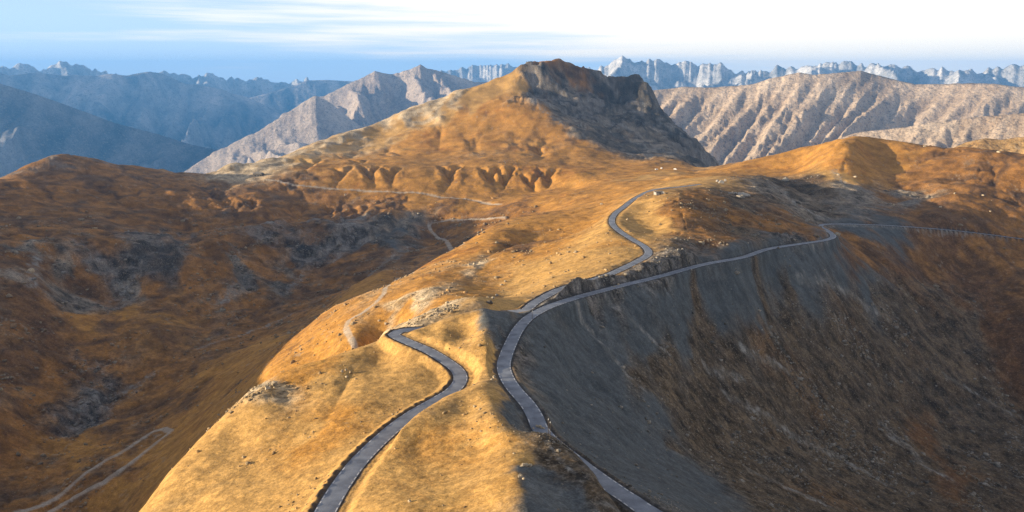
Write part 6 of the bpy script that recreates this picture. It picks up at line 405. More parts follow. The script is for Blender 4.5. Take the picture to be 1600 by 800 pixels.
([(-759.4,1615.4,-222.2),(-754.6,1606.9,-222.7),(-750.1,1598.1,-223.2),(-745.8,1589.2,-223.7),(-741.7,1580.1,-224.2),(-737.6,1571.0,-224.7),(-733.4,1561.9,-225.2),(-729.3,1552.8,-225.7),(-725.0,1543.9,-226.2),(-720.5,1535.1,-226.8),(-715.7,1526.6,-227.3),(-710.7,1518.4,-227.8),(-705.2,1510.5,-228.4),(-699.4,1503.0,-228.9),(-693.0,1496.0,-229.5),(-686.1,1489.6,-230.1),(-679.0,1484.1,-230.7),(-671.5,1479.0,-231.4),(-663.4,1474.4,-232.0),(-655.0,1470.2,-232.6),(-646.3,1466.3,-233.3),(-637.3,1462.6,-234.0),(-628.0,1459.2,-234.6),(-618.5,1456.0,-235.3),(-608.9,1452.9,-236.0),(-599.2,1449.9,-236.7),(-589.5,1446.9,-237.4),(-579.8,1443.9,-238.1),(-570.1,1440.8,-238.8),(-560.6,1437.6,-239.5),(-551.3,1434.3,-240.2),(-542.1,1430.7,-240.8)],3.0,9.6),([(-722.8,1632.1,-224.5),(-720.1,1622.6,-224.8),(-717.8,1612.9,-225.2),(-715.8,1602.9,-225.6),(-713.9,1592.8,-226.0),(-712.1,1582.6,-226.3),(-710.3,1572.4,-226.7),(-708.4,1562.3,-227.1),(-706.4,1552.4,-227.4),(-704.1,1542.6,-227.8),(-701.4,1533.1,-228.2),(-698.3,1524.0,-228.6),(-694.8,1515.3,-229.1),(-690.6,1507.0,-229.5),(-685.7,1499.4,-230.0),(-680.1,1492.3,-230.6),(-673.7,1485.9,-231.1),(-666.5,1480.2,-231.7),(-658.6,1475.0,-232.4),(-650.2,1470.3,-233.0),(-641.2,1466.0,-233.7),(-631.8,1462.1,-234.4),(-622.1,1458.4,-235.1),(-612.1,1454.9,-235.8),(-601.9,1451.6,-236.5),(-591.7,1448.4,-237.3),(-581.4,1445.1,-238.0),(-571.2,1441.8,-238.7),(-561.3,1438.3,-239.4),(-551.5,1434.7,-240.1),(-542.1,1430.7,-240.8)],3.0,9.6),([(466.7,1535.7,-164.5),(466.6,1524.1,-165.4),(467.5,1511.9,-166.2),(468.6,1499.6,-167.1),(469.2,1487.5,-168.0),(468.7,1476.4,-168.9),(466.4,1466.6,-169.8),(461.7,1458.7,-170.8),(454.0,1453.0,-171.8),(443.9,1449.3,-172.9),(431.9,1446.9,-174.0),(418.8,1445.4,-175.1),(405.3,1444.2,-176.2),(392.0,1442.9,-177.4),(379.6,1440.8,-178.5)],1.5,10.799999999999999),([(506.4,1523.0,-163.1),(501.4,1513.1,-164.2),(496.9,1502.6,-165.2),(492.6,1491.9,-166.3),(488.0,1481.6,-167.3),(482.6,1471.9,-168.4),(476.1,1463.5,-169.5),(468.0,1456.7,-170.5),(459.4,1452.3,-171.5),(449.4,1449.2,-172.5),(438.5,1447.0,-173.5),(427.0,1445.6,-174.5),(415.0,1444.5,-175.5),(402.9,1443.6,-176.5),(391.0,1442.5,-177.5),(379.6,1440.8,-178.5)],1.5,10.799999999999999)]
# what covers the ground where
DATA["paint"] = [('P',-484.0,2264.2),('P',-411.6,2368.4),('P',-344.4,2428.8),('P',-272.9,2481.0),('P',-196.2,2504.7),('P',-516.1,2030.2),('P',-21.1,2712.6),('P',-62.1,2658.1),
('P',-121.5,2592.0),('P',0.0,2603.3),('P',-97.4,2486.9),('P',485.8,1217.4),('P',-101.7,233.1),('P',-101.0,260.3),('P',-95.3,278.9),('P',-71.3,215.2),
('P',-77.2,304.2),('P',-60.5,297.8),('P',-54.6,324.3),('P',-66.7,330.9),('P',-41.1,305.0),('P',-33.6,283.3),('P',-52.0,198.9),('P',-69.6,253.3),
('P',-32.7,188.1),('P',-27.4,212.0),('P',-18.7,217.7),('P',-12.0,234.9),('P',-6.9,200.8),('P',-2.8,162.9),('P',-14.5,165.8),('P',-29.5,168.0),
('P',-46.8,226.2),('P',-27.3,326.0),('P',-20.1,297.8),('P',-16.9,338.2),('P',-11.7,309.2),('P',-34.5,344.8),('P',-23.5,354.3),('P',0.0,435.8),
('P',12.3,498.3),('P',27.5,558.3),('P',49.4,605.0),('P',70.6,669.4),('P',77.6,636.8),('P',84.7,577.6),('P',9.9,601.9),('P',72.6,555.8),
('P',42.1,513.0),('P',112.3,731.3),('P',130.5,734.6),('P',126.2,677.3),('P',106.5,624.2),('P',144.3,779.9),('P',125.4,777.7),('P',-6.8,407.9),
('P',20.9,508.8),('P',54.2,508.6),('P',-8.5,251.6),('P',0.0,179.2),('P',231.5,1113.8),('P',260.1,1122.8),('P',256.6,1531.1),('P',-115.6,235.7),
('O',-277.2,663.5),('O',-265.2,592.6),('O',-279.2,717.2),('O',-266.5,547.2),('O',-266.9,746.2),('O',-294.3,551.6),('O',-262.5,783.1),('O',-375.7,671.6),  # these O spots paint part sunlight into the left valley's grass colour
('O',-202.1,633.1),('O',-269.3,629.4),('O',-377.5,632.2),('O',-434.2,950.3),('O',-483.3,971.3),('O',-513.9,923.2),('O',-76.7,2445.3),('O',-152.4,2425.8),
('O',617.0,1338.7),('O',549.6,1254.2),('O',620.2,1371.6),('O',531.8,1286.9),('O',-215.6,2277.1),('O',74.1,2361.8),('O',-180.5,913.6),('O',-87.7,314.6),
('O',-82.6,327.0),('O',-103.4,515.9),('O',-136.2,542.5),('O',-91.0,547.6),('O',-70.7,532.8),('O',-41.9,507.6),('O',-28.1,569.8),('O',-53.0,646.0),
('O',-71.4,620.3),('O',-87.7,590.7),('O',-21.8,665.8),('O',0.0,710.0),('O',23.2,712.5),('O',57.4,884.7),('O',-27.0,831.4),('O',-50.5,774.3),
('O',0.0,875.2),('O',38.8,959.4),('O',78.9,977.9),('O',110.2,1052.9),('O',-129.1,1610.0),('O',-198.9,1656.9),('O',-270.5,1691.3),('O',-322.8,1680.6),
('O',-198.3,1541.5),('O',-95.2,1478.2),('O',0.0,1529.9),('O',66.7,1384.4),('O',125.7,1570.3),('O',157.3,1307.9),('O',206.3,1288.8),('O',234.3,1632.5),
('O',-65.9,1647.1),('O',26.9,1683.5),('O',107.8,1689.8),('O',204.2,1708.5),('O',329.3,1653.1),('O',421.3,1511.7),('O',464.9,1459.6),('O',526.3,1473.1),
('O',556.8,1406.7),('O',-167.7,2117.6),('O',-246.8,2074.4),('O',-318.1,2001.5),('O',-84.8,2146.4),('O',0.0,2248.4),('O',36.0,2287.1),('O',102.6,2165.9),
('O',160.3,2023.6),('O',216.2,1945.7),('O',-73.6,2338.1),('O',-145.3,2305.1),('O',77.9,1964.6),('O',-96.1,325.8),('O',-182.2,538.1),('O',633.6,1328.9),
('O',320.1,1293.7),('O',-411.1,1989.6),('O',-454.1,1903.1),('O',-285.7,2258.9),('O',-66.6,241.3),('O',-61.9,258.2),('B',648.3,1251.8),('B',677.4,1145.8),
('B',725.9,1152.2),('B',696.2,1251.5),('B',599.1,1208.6),('B',149.0,2744.0),('B',214.0,2756.0),('B',268.7,2765.6),('B',116.9,2741.9),('B',-642.9,1010.0),
('B',-573.5,941.3),('B',-571.1,911.0),('B',-569.6,1032.5),('B',-489.1,1040.3),('B',-439.4,1115.7),('B',-428.9,1166.0),('B',-354.9,1105.3),('B',-342.7,1195.7),
('B',-394.7,1209.2),('B',-459.9,1174.2),('B',-609.0,1032.8),('B',-371.7,1072.9),('B',-824.4,1469.1),('B',-888.2,1479.9),('B',-797.2,1556.5),('B',-711.2,1556.4),
('B',-638.7,1593.5),('B',-717.3,1269.2),('B',-793.1,1278.0),('B',-660.0,1362.6),('B',-592.6,1411.5),('B',-560.7,1551.6),('B',-499.7,1555.4),('B',-445.7,1585.5),
('B',-453.5,1403.2),('B',-454.9,1245.6),('B',-549.5,1356.4),('B',-423.3,1500.6),('B',-373.1,1544.7),('B',-312.6,1490.3),('B',-244.7,1520.8),('B',-676.1,1110.7),
('B',-609.9,1156.1),('B',-323.2,1331.0),('B',-508.6,871.3),('B',-500.2,804.7),('B',-470.5,943.8),('B',-422.0,1019.6),('B',-470.0,864.0),('B',-486.1,745.9),
('B',-370.4,795.8),('B',-307.9,725.1),('B',-364.9,710.7),('B',-375.7,671.6),('B',-297.7,570.0),('B',-384.9,635.3),('B',-383.0,585.5),('B',-420.0,630.2),
('B',-347.2,567.7),('B',-200.4,645.9),('B',-287.9,962.5),('B',-341.1,1030.1),('B',-230.1,1119.9),('B',-288.6,1093.4),('B',-256.2,1111.2),('B',-220.6,1228.8),
('B',-156.4,1198.2),('B',-127.2,1303.9),('B',-111.9,1381.5),('B',-66.0,1360.1),('B',-22.3,1383.5),('B',-115.1,1424.9),('B',21.8,1354.1),('B',-323.9,924.9),
('B',-557.8,912.2),('B',-237.3,1209.6),('B',-561.9,1051.9),('B',600.2,1067.7),('B',540.3,1121.4),('B',666.4,1033.6),('B',621.1,1012.3),('B',535.8,1022.8),
('B',538.4,836.8),('B',530.2,928.3),('B',574.5,926.3),('B',487.9,922.3),('B',373.2,833.0),('B',586.3,894.9),('B',143.3,710.1),('B',174.1,718.7),
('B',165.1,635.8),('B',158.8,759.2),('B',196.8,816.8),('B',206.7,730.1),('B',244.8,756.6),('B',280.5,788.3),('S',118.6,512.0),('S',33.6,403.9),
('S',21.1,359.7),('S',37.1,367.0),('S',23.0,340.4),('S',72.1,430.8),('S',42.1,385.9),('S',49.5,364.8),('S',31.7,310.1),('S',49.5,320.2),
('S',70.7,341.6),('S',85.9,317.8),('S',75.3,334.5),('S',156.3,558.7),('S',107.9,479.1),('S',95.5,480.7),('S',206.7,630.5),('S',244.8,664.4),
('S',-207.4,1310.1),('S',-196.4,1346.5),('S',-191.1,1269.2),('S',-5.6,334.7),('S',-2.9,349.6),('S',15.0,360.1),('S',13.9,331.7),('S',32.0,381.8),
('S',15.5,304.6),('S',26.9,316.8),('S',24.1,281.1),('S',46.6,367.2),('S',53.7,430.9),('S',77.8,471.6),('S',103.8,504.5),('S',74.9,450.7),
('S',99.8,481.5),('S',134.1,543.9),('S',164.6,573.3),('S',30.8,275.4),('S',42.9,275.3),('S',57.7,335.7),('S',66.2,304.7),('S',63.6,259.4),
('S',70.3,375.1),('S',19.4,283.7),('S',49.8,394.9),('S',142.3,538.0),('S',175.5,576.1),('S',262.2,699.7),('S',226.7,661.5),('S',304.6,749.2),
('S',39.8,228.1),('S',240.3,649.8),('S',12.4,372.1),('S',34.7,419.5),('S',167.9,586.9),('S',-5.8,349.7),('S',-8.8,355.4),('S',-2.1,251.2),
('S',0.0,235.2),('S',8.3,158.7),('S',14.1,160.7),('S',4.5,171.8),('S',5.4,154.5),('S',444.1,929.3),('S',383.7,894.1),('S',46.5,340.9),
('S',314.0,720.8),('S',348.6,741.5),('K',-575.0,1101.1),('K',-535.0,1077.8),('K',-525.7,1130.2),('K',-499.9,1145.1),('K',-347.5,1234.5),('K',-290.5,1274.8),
('K',-238.3,1304.5),('K',30.9,2646.4),('K',142.6,2608.5),('K',336.2,2685.7),('K',420.2,2690.0),('K',-4.2,336.5),('K',-2.7,316.4),('K',35.7,433.7),
('K',28.0,425.0),('K',81.9,499.1),('K',103.4,526.4),('K',126.3,551.9),('K',250.5,700.5),('K',61.6,468.4),('K',92.9,515.8),('K',-550.8,1084.9),
('K',-526.7,1111.0),('K',-571.6,1073.8),('K',-505.3,1123.8),('K',-526.1,1066.9),('K',-485.1,1142.3),('K',-308.5,1262.7),('K',-272.0,1286.5),('K',-335.4,1246.6),
('K',-254.1,1303.8),('K',84.3,2717.7),('K',103.8,2666.3),('K',60.0,2559.4),('K',160.4,2562.3),('K',205.5,2631.4),('K',270.3,2662.0),('K',343.4,2750.2),
('K',404.7,2731.9),('K',235.0,2494.0),('K',416.5,2661.8),('K',424.8,2576.5),('K',468.5,2477.8),('K',528.2,2478.2),('K',187.3,2669.2),('K',306.1,2603.7),
('K',-422.5,764.6),('K',-418.0,730.4),('K',14.9,171.6),('M',67.2,397.6),('M',96.1,460.3),('M',354.5,739.6),('M',408.7,800.6),('M',445.3,802.9),
('M',439.7,750.4),('M',484.9,812.0),('M',93.4,444.5),('M',123.0,489.9),('M',112.7,442.3),('M',148.1,503.9),('M',190.8,574.1),('M',179.0,532.7),
('M',206.0,541.0),('M',132.1,441.1),('M',159.4,465.6),('M',101.9,394.7),('M',236.5,556.8),('M',291.1,630.1),('M',259.9,623.3),('M',321.4,632.9),
('M',345.2,622.9),('M',280.1,541.5),('M',213.6,495.4),('M',215.4,449.1),('M',277.4,489.4),('M',351.2,581.8),('M',410.4,639.4),('M',387.8,574.5),
('M',317.6,490.2),('M',154.9,394.7),('M',118.8,392.2),('M',116.1,331.0),('M',118.1,466.8),('M',89.3,421.9),('M',220.0,584.1),('M',344.5,686.0),
('M',400.5,698.5),('M',437.3,686.5),('M',9.5,182.9),('M',15.2,174.6),('M',12.6,182.5),('M',11.6,192.2),('M',18.9,166.1),('M',79.2,428.8),
('M',128.1,513.8),('M',227.5,625.6),('M',311.9,682.6),('M',74.9,347.5),('M',172.1,393.3),('M',233.2,443.9),('M',349.1,964.3),('M',446.1,1113.0),
('M',445.0,1183.1),('M',388.6,1156.3),('M',230.4,818.1),('M',205.9,705.9),('R',308.6,505.5),('R',325.6,583.1),('R',504.3,876.6),('R',544.0,870.9),
('R',504.1,822.9),('R',336.1,777.1),('R',415.2,846.5),('R',501.8,952.9),('R',524.8,950.9),('R',12.4,764.9),('R',5.9,721.7),('R',-435.5,1185.9),
('R',-523.8,848.8),('R',-434.2,950.3),('R',507.7,782.0),('R',494.0,744.4),('W',-541.6,2133.5),('W',-505.1,2279.8),('W',-455.0,2402.8),('W',-392.5,2494.6),
('W',-316.4,2519.7),('W',-240.0,2555.3),('W',-162.1,2594.6),('W',-555.3,1995.7),('W',-593.3,1910.4),('W',-544.0,2013.4),('W',-632.7,1889.6),('W',-282.3,2575.3),
('W',-33.9,691.5),('W',-38.0,417.7),('W',-62.5,540.0),('W',-97.3,310.6),('W',-52.7,396.0),('W',-83.2,558.3),('G',-607.1,975.4),('G',-596.9,1039.4),
('G',-556.9,991.0),('G',-511.1,1031.7),('G',-398.1,1157.5),('G',-393.2,1112.6),('G',-326.5,1134.0),('G',-643.0,1066.7),('G',-207.7,1349.1),('G',-187.0,1357.3),
('G',-208.9,1284.3),('G',109.9,2333.9),('G',170.6,2161.1),('G',240.8,2175.5),('G',327.5,2301.5),('G',396.1,2275.5),('G',439.9,2219.8),('G',380.9,2415.2),
('G',287.3,2433.3),('G',471.7,2287.1),('G',208.6,2410.8),('G',136.9,2497.7),('G',459.1,2063.9),('G',302.6,2120.9),('G',331.1,1007.5),('G',344.6,974.2),
('G',338.3,911.8),('G',567.1,1159.6),('G',551.0,1087.1),('G',482.2,1091.7),('G',465.8,1117.3),('G',210.5,2704.2)]
DATA["chute"] = [([(247.3,690.5,0),(255.1,698.8,0),(263.3,707.5,0),(271.6,716.4,0),(280.1,725.4,0),(291.1,737.9,0),(303.4,753.2,0),(321.8,788.4,0),(314.1,787.9,0),(333.9,854.0,0),(350.9,882.1,0),(361.0,892.4,0),(368.2,895.3,0),(375.4,898.0,0),(382.7,901.0,0),(390.4,904.6,0),(398.4,909.0,0),(406.8,914.0,0),(415.2,918.9,0),(423.6,923.8,0),(432.1,928.6,0),(440.6,933.1,0),(448.9,937.2,0),(457.0,941.0,0),(464.8,943.7,0),(472.4,946.2,0),(480.0,948.4,0),(487.5,950.5,0),(495.0,952.4,0),(502.5,954.3,0),(510.0,956.1,0),(517.4,957.9,0),(524.9,959.6,0),(532.3,961.2,0),(539.7,962.7,0),(547.0,963.9,0),(554.0,964.6,0),(560.8,965.0,0),(567.7,965.4,0),(574.5,965.7,0),(581.3,966.0,0),(588.1,966.3,0),(594.6,966.4,0),(601.1,966.6,0),(607.5,966.7,0),(613.9,966.8,0),(620.3,966.7,0),(626.7,966.7,0)],4.5),([(31.7,417.0,0),(34.1,417.2,0),(36.4,417.0,0),(38.7,416.3,0),(40.7,415.3,0),(42.6,413.8,0),(44.4,412.0,0),(46.2,409.9,0),(47.7,407.8,0),(49.2,405.6,0),(50.7,403.4,0),(52.2,401.2,0),(53.6,399.1,0),(55.4,396.9,0),(57.2,394.8,0),(58.9,392.7,0),(60.7,390.7,0),(62.5,388.8,0),(64.6,388.3,0),(66.8,388.1,0),(69.0,388.2,0),(71.3,388.5,0),(73.7,388.9,0),(76.0,389.4,0),(78.4,390.0,0)],1.9),([(124.5,458.8,0),(127.8,459.9,0),(131.0,460.9,0),(134.2,461.8,0),(137.4,462.7,0),(140.6,463.6,0),(143.9,464.5,0),(147.1,465.4,0),(150.4,466.3,0),(153.8,467.2,0),(157.1,468.2,0),(160.4,469.2,0),(163.8,470.0,0),(167.2,470.9,0),(170.5,471.8,0),(174.0,472.8,0),(177.4,473.8,0),(180.9,474.9,0),(184.5,476.0,0),(188.1,477.2,0),(191.7,478.5,0),(195.4,479.9,0),(199.1,481.2,0),(203.3,483.0,0),(207.3,484.5,0),(211.1,485.4,0),(214.6,485.6,0),(217.9,485.2,0),(221.0,484.4,0),(223.9,483.4,0),(226.8,482.3,0),(229.7,481.1,0),(231.8,479.0,0),(234.0,476.9,0),(236.0,474.6,0),(237.9,472.2,0),(239.7,469.7,0),(241.5,467.0,0),(243.1,464.2,0)],3),([(274.2,550.4,0),(278.1,550.0,0),(281.8,549.3,0),(285.2,548.2,0),(288.5,546.7,0),(291.5,544.7,0),(292.4,540.7,0),(293.2,536.3,0),(293.7,531.6,0),(294.1,526.7,0),(294.2,521.5,0),(296.9,519.2,0),(299.5,516.7,0),(301.9,514.1,0),(304.3,511.4,0),(306.5,508.5,0),(308.6,505.5,0)],3.5),([(121.3,388.7,0),(123.8,388.5,0),(126.2,388.3,0),(128.7,388.1,0),(131.1,387.8,0),(133.6,387.5,0),(136.0,387.1,0),(138.3,386.7,0),(140.7,386.2,0),(143.0,385.6,0),(145.3,384.9,0),(147.5,384.1,0),(150.0,383.5,0),(152.4,382.8,0),(154.8,382.0,0),(157.2,381.2,0),(159.5,380.3,0),(161.8,379.4,0),(164.2,378.7,0),(166.6,378.1,0),(169.2,377.8,0)],3),([(386.3,682.6,0),(391.6,683.6,0),(396.8,684.4,0),(401.9,684.9,0),(406.7,685.1,0),(411.4,685.0,0),(416.0,684.6,0),(420.4,684.0,0),(424.8,683.4,0),(429.1,682.7,0),(432.9,681.0,0),(436.8,679.3,0),(440.6,677.7,0),(444.4,676.0,0),(448.2,674.4,0),(452.0,672.8,0),(455.8,671.2,0)],3.5),([(-387.0,1151.6,0),(-387.1,1133.1,0),(-387.2,1115.1,0),(-387.2,1097.5,0),(-387.3,1080.3,0),(-389.5,1066.9,0),(-391.6,1053.9,0),(-393.8,1041.2,0),(-395.9,1028.8,0)],7),([(-312.7,1192.1,0),(-314.9,1174.7,0),(-316.6,1156.2,0),(-317.9,1136.7,0),(-318.1,1111.2,0),(-318.0,1085.5,0)],6),
([(-546.2,1073.9,0),(-539.5,1068.0,0),(-532.5,1061.4,0),(-525.0,1053.9,0),(-514.9,1038.5,0),(-502.3,1017.9,0)],9),([(361.2,1144.2,0),(359.3,1118.4,0),(356.5,1090.5,0),(351.5,1057.0,0),(347.0,1026.0,0),(344.5,1002.1,0),(343.4,982.6,0),(342.8,963.3,0),(342.9,946.7,0),(343.7,932.3,0),(344.9,919.5,0),(348.8,914.3,0),(352.4,908.4,0),(355.6,901.4,0)],9),([(449.8,942.4,0),(457.3,944.8,0),(464.8,947.1,0),(472.2,949.3,0),(479.5,951.2,0),(486.7,952.9,0),(494.0,954.6,0),(501.2,956.2,0),(508.4,957.8,0),(515.7,959.3,0),(522.9,960.8,0),(530.1,962.3,0),(537.2,963.5,0),(544.1,964.6,0),(551.0,965.5,0),(557.7,966.3,0),(564.5,966.9,0),(571.1,967.5,0),(577.8,968.0,0),(584.5,968.6,0),(591.2,969.1,0),(597.9,969.6,0)],2),([(144.0,2289.0,0),(158.3,2286.9,0),(172.9,2288.6,0),(188.0,2295.7,0),(203.5,2306.7,0),(219.2,2317.8,0),(234.8,2326.3,0),(250.1,2331.6,0),(265.2,2333.3,0),(279.8,2331.1,0),(293.8,2324.5,0),(307.3,2315.1,0),(320.4,2302.8,0),(333.0,2288.5,0),(345.2,2272.9,0),(357.1,2255.9,0),(368.3,2236.4,0),(378.6,2212.9,0),(387.6,2183.7,0),(395.3,2149.6,0),(402.2,2113.1,0),(411.8,2090.3,0),(422.6,2075.1,0),(435.3,2069.6,0),(450.5,2076.1,0),(550.4,2389.1,0)],14),([(76.2,2432.3,0),(87.7,2397.0,0),(98.9,2364.6,0),(109.9,2333.9,0),(120.8,2305.5,0),(131.4,2278.1,0),(141.7,2250.5,0),(154.1,2223.1,0),(166.1,2194.6,0),(177.7,2164.9,0),(188.8,2134.4,0),(199.6,2103.7,0)],10),([(416.5,2661.8,0),(425.1,2638.5,0),(433.3,2614.4,0),(441.3,2589.6,0),(448.6,2562.7,0),(455.3,2533.6,0),(461.8,2504.4,0),(468.5,2477.8,0),(479.3,2460.9,0),(490.8,2448.6,0),(503.2,2440.7,0),(516.2,2436.4,0),(529.6,2434.0,0)],10),([(498.2,1250.6,0),(493.6,1225.3,0),(489.2,1201.2,0),(484.3,1176.1,0),(477.7,1147.3,0),(471.0,1119.1,0)],6),([(8.5,197.4,0),(9.4,193.7,0),(10.3,190.4,0),(11.1,187.5,0),(12.0,184.7,0),(12.8,182.0,0),(13.6,179.4,0),(14.4,176.9,0),(15.2,174.6,0)],0.6),
([(235.1,651.2,0),(240.6,654.2,0),(246.4,657.5,0),(252.3,661.2,0),(258.5,665.5,0),(265.2,670.7,0),(272.3,677.0,0),(279.9,684.2,0),(287.5,691.1,0),(294.7,696.8,0),(301.7,701.8,0),(308.7,706.8,0),(313.5,708.2,0),(318.3,709.5,0),(323.1,710.9,0),(327.9,712.2,0),(332.7,713.4,0),(337.5,714.5,0),(342.1,715.4,0),(346.8,716.1,0),(351.3,716.7,0)],3),([(-364.9,870.6,0),(-360.8,876.0,0),(-356.8,881.6,0),(-352.6,887.2,0),(-348.4,892.6,0),(-344.0,897.9,0),(-339.7,903.5,0),(-335.5,909.8,0),(-331.4,916.5,0),(-327.3,923.3,0),(-323.1,930.2,0),(-318.7,936.9,0),(-314.3,943.6,0),(-310.2,950.8,0),(-305.9,957.8,0),(-301.5,964.8,0),(-297.1,971.8,0),(-292.6,978.9,0),(-288.0,986.0,0),(-283.3,993.1,0),(-278.6,1000.4,0),(-273.7,1007.5,0),(-268.6,1014.1,0)],3.5),([(-428.9,733.7,0),(-427.8,741.2,0),(-426.7,748.7,0),(-425.5,756.4,0),(-424.2,764.0,0),(-422.7,771.5,0),(-419.3,776.0,0),(-415.7,780.4,0),(-412.1,784.6,0),(-408.4,789.0,0),(-404.7,793.4,0),(-400.9,797.6,0),(-396.8,801.5,0),(-394.6,807.5,0),(-392.2,813.1,0),(-389.6,818.6,0),(-387.1,824.2,0),(-384.7,830.3,0)],4),([(-208.9,1105.9,0),(-205.4,1125.5,0),(-201.2,1141.9,0),(-196.7,1157.8,0),(-192.0,1174.0,0),(-188.0,1190.0,0),(-183.9,1207.3,0),(-180.2,1228.0,0),(-174.7,1243.2,0),(-169.6,1262.3,0),(-164.3,1282.2,0),(-158.6,1300.3,0)],4),([(118.7,469.7,0),(122.7,472.7,0),(126.7,475.4,0),(130.6,477.8,0),(134.5,479.9,0),(138.4,481.9,0),(143.3,484.5,0),(148.3,487.2,0),(153.4,490.0,0)],3),([(59.3,447.9,0),(61.6,447.4,0),(63.9,446.9,0),(66.2,446.5,0),(68.6,446.2,0),(70.9,446.0,0),(73.3,445.9,0),(75.6,445.7,0),(78.0,445.4,0),(80.3,444.9,0),(82.7,444.5,0),(85.0,444.2,0),(87.4,444.1,0),(89.9,444.2,0),(92.3,444.4,0),(94.9,444.8,0),(97.4,445.3,0)],0.9),([(-637.5,1056.7,0),(-627.0,1033.7,0),(-613.8,1006.5,0),(-599.0,976.9,0),(-590.1,958.4,0),(-583.1,943.2,0),(-576.9,929.2,0)],6),([(150.8,514.8,0),(155.1,516.9,0),(159.6,519.3,0),(164.2,522.1,0),(168.9,525.3,0),(173.9,528.8,0),(179.0,532.7,0),(182.7,534.3,0),(186.4,535.9,0),(190.2,537.5,0),(193.9,538.9,0),(197.5,540.2,0),(201.2,541.3,0)],2.5)]
DATA["spots"] = {'snow_pole':[(9.63,367.69,-114.5),(9.75,200.72,-95.85),(10.16,198.43,-95.31)],'telegraph_pole':[(-70.26,614.92,-159.3)],'van':[(297.58,1652.31,-190.14),(312.01,1673.78,-189.95),(329.96,1623.44,-188.12)],'car':[(-25.0,1850.06,-190.82),(-18.18,1844.13,-191.09),(-11.46,1849.09,-190.72),(-4.69,1843.75,-191.05),(2.06,1849.39,-190.75),(8.8,1844.46,-191.12),(15.59,1850.77,-190.9),(-27.46,1816.78,-193.16),(-21.35,1813.13,-193.35),(-15.26,1809.61,-193.55),(-9.24,1815.46,-193.02),(-3.17,1812.17,-193.25),(2.88,1808.99,-193.48),(8.95,1815.34,-193.01),(14.99,1812.32,-193.26)],'bunker':[(156.36,847.69,-122.05)],'ruin':[(-563.63,1787.73,-218.58)],'slab':[(254.62,893.76,-131.57)],'block':[(256.41,980.51,-128.53),(258.01,1005.62,-129.4),(267.47,1004.9,-129.31)],'boulder':[(-88.78,541.79,-170.6),(-94.67,547.58,-170.52),(-10.6,535.2,-149.14),(-11.88,410.76,-117.28),(-10.69,431.5,-121.35),(8.77,238.12,-109.3),(9.36,237.33,-109.59),(7.97,238.52,-108.83),(7.04,234.55,-107.88),(9.97,237.32,-110.03),(6.7,237.18,-107.99),(3.05,175.79,-90.53),(4.29,176.87,-91.25),(2.42,174.13,-90.0),(1.87,165.57,-88.24),(2.57,164.32,-88.2),(-6.69,283.0,-109.58),(-7.53,278.42,-108.81),(-6.08,276.8,-108.42),(68.97,485.34,-124.09),(64.64,473.56,-123.49),(61.4,466.34,-123.19),(-70.11,313.65,-119.77),(-68.95,315.83,-119.75),(-33.9,702.63,-164.82),(-29.14,713.27,-164.92),(-37.48,683.31,-163.74),(-4.9,596.54,-154.04),(-7.71,585.61,-153.7),(121.06,1074.89,-170.44),(604.73,1089.5,-157.74),(561.0,1040.43,-166.66),(642.14,1087.75,-157.49),(619.37,1028.83,-171.51),(509.94,1062.97,-171.14),(753.33,1249.49,-117.99),(701.22,1373.28,-116.68),(517.73,1209.96,-148.91),(494.73,1215.58,-147.65),(-605.84,983.78,-237.39),(-591.02,962.76,-242.07),(-596.9,1039.39,-259.59),(-23.38,166.76,-95.1),(-97.26,310.63,-123.63),(-97.99,302.45,-123.64),(78.75,625.07,-128.89),(-338.28,1621.52,-237.39),(-138.68,1430.14,-255.96)]}
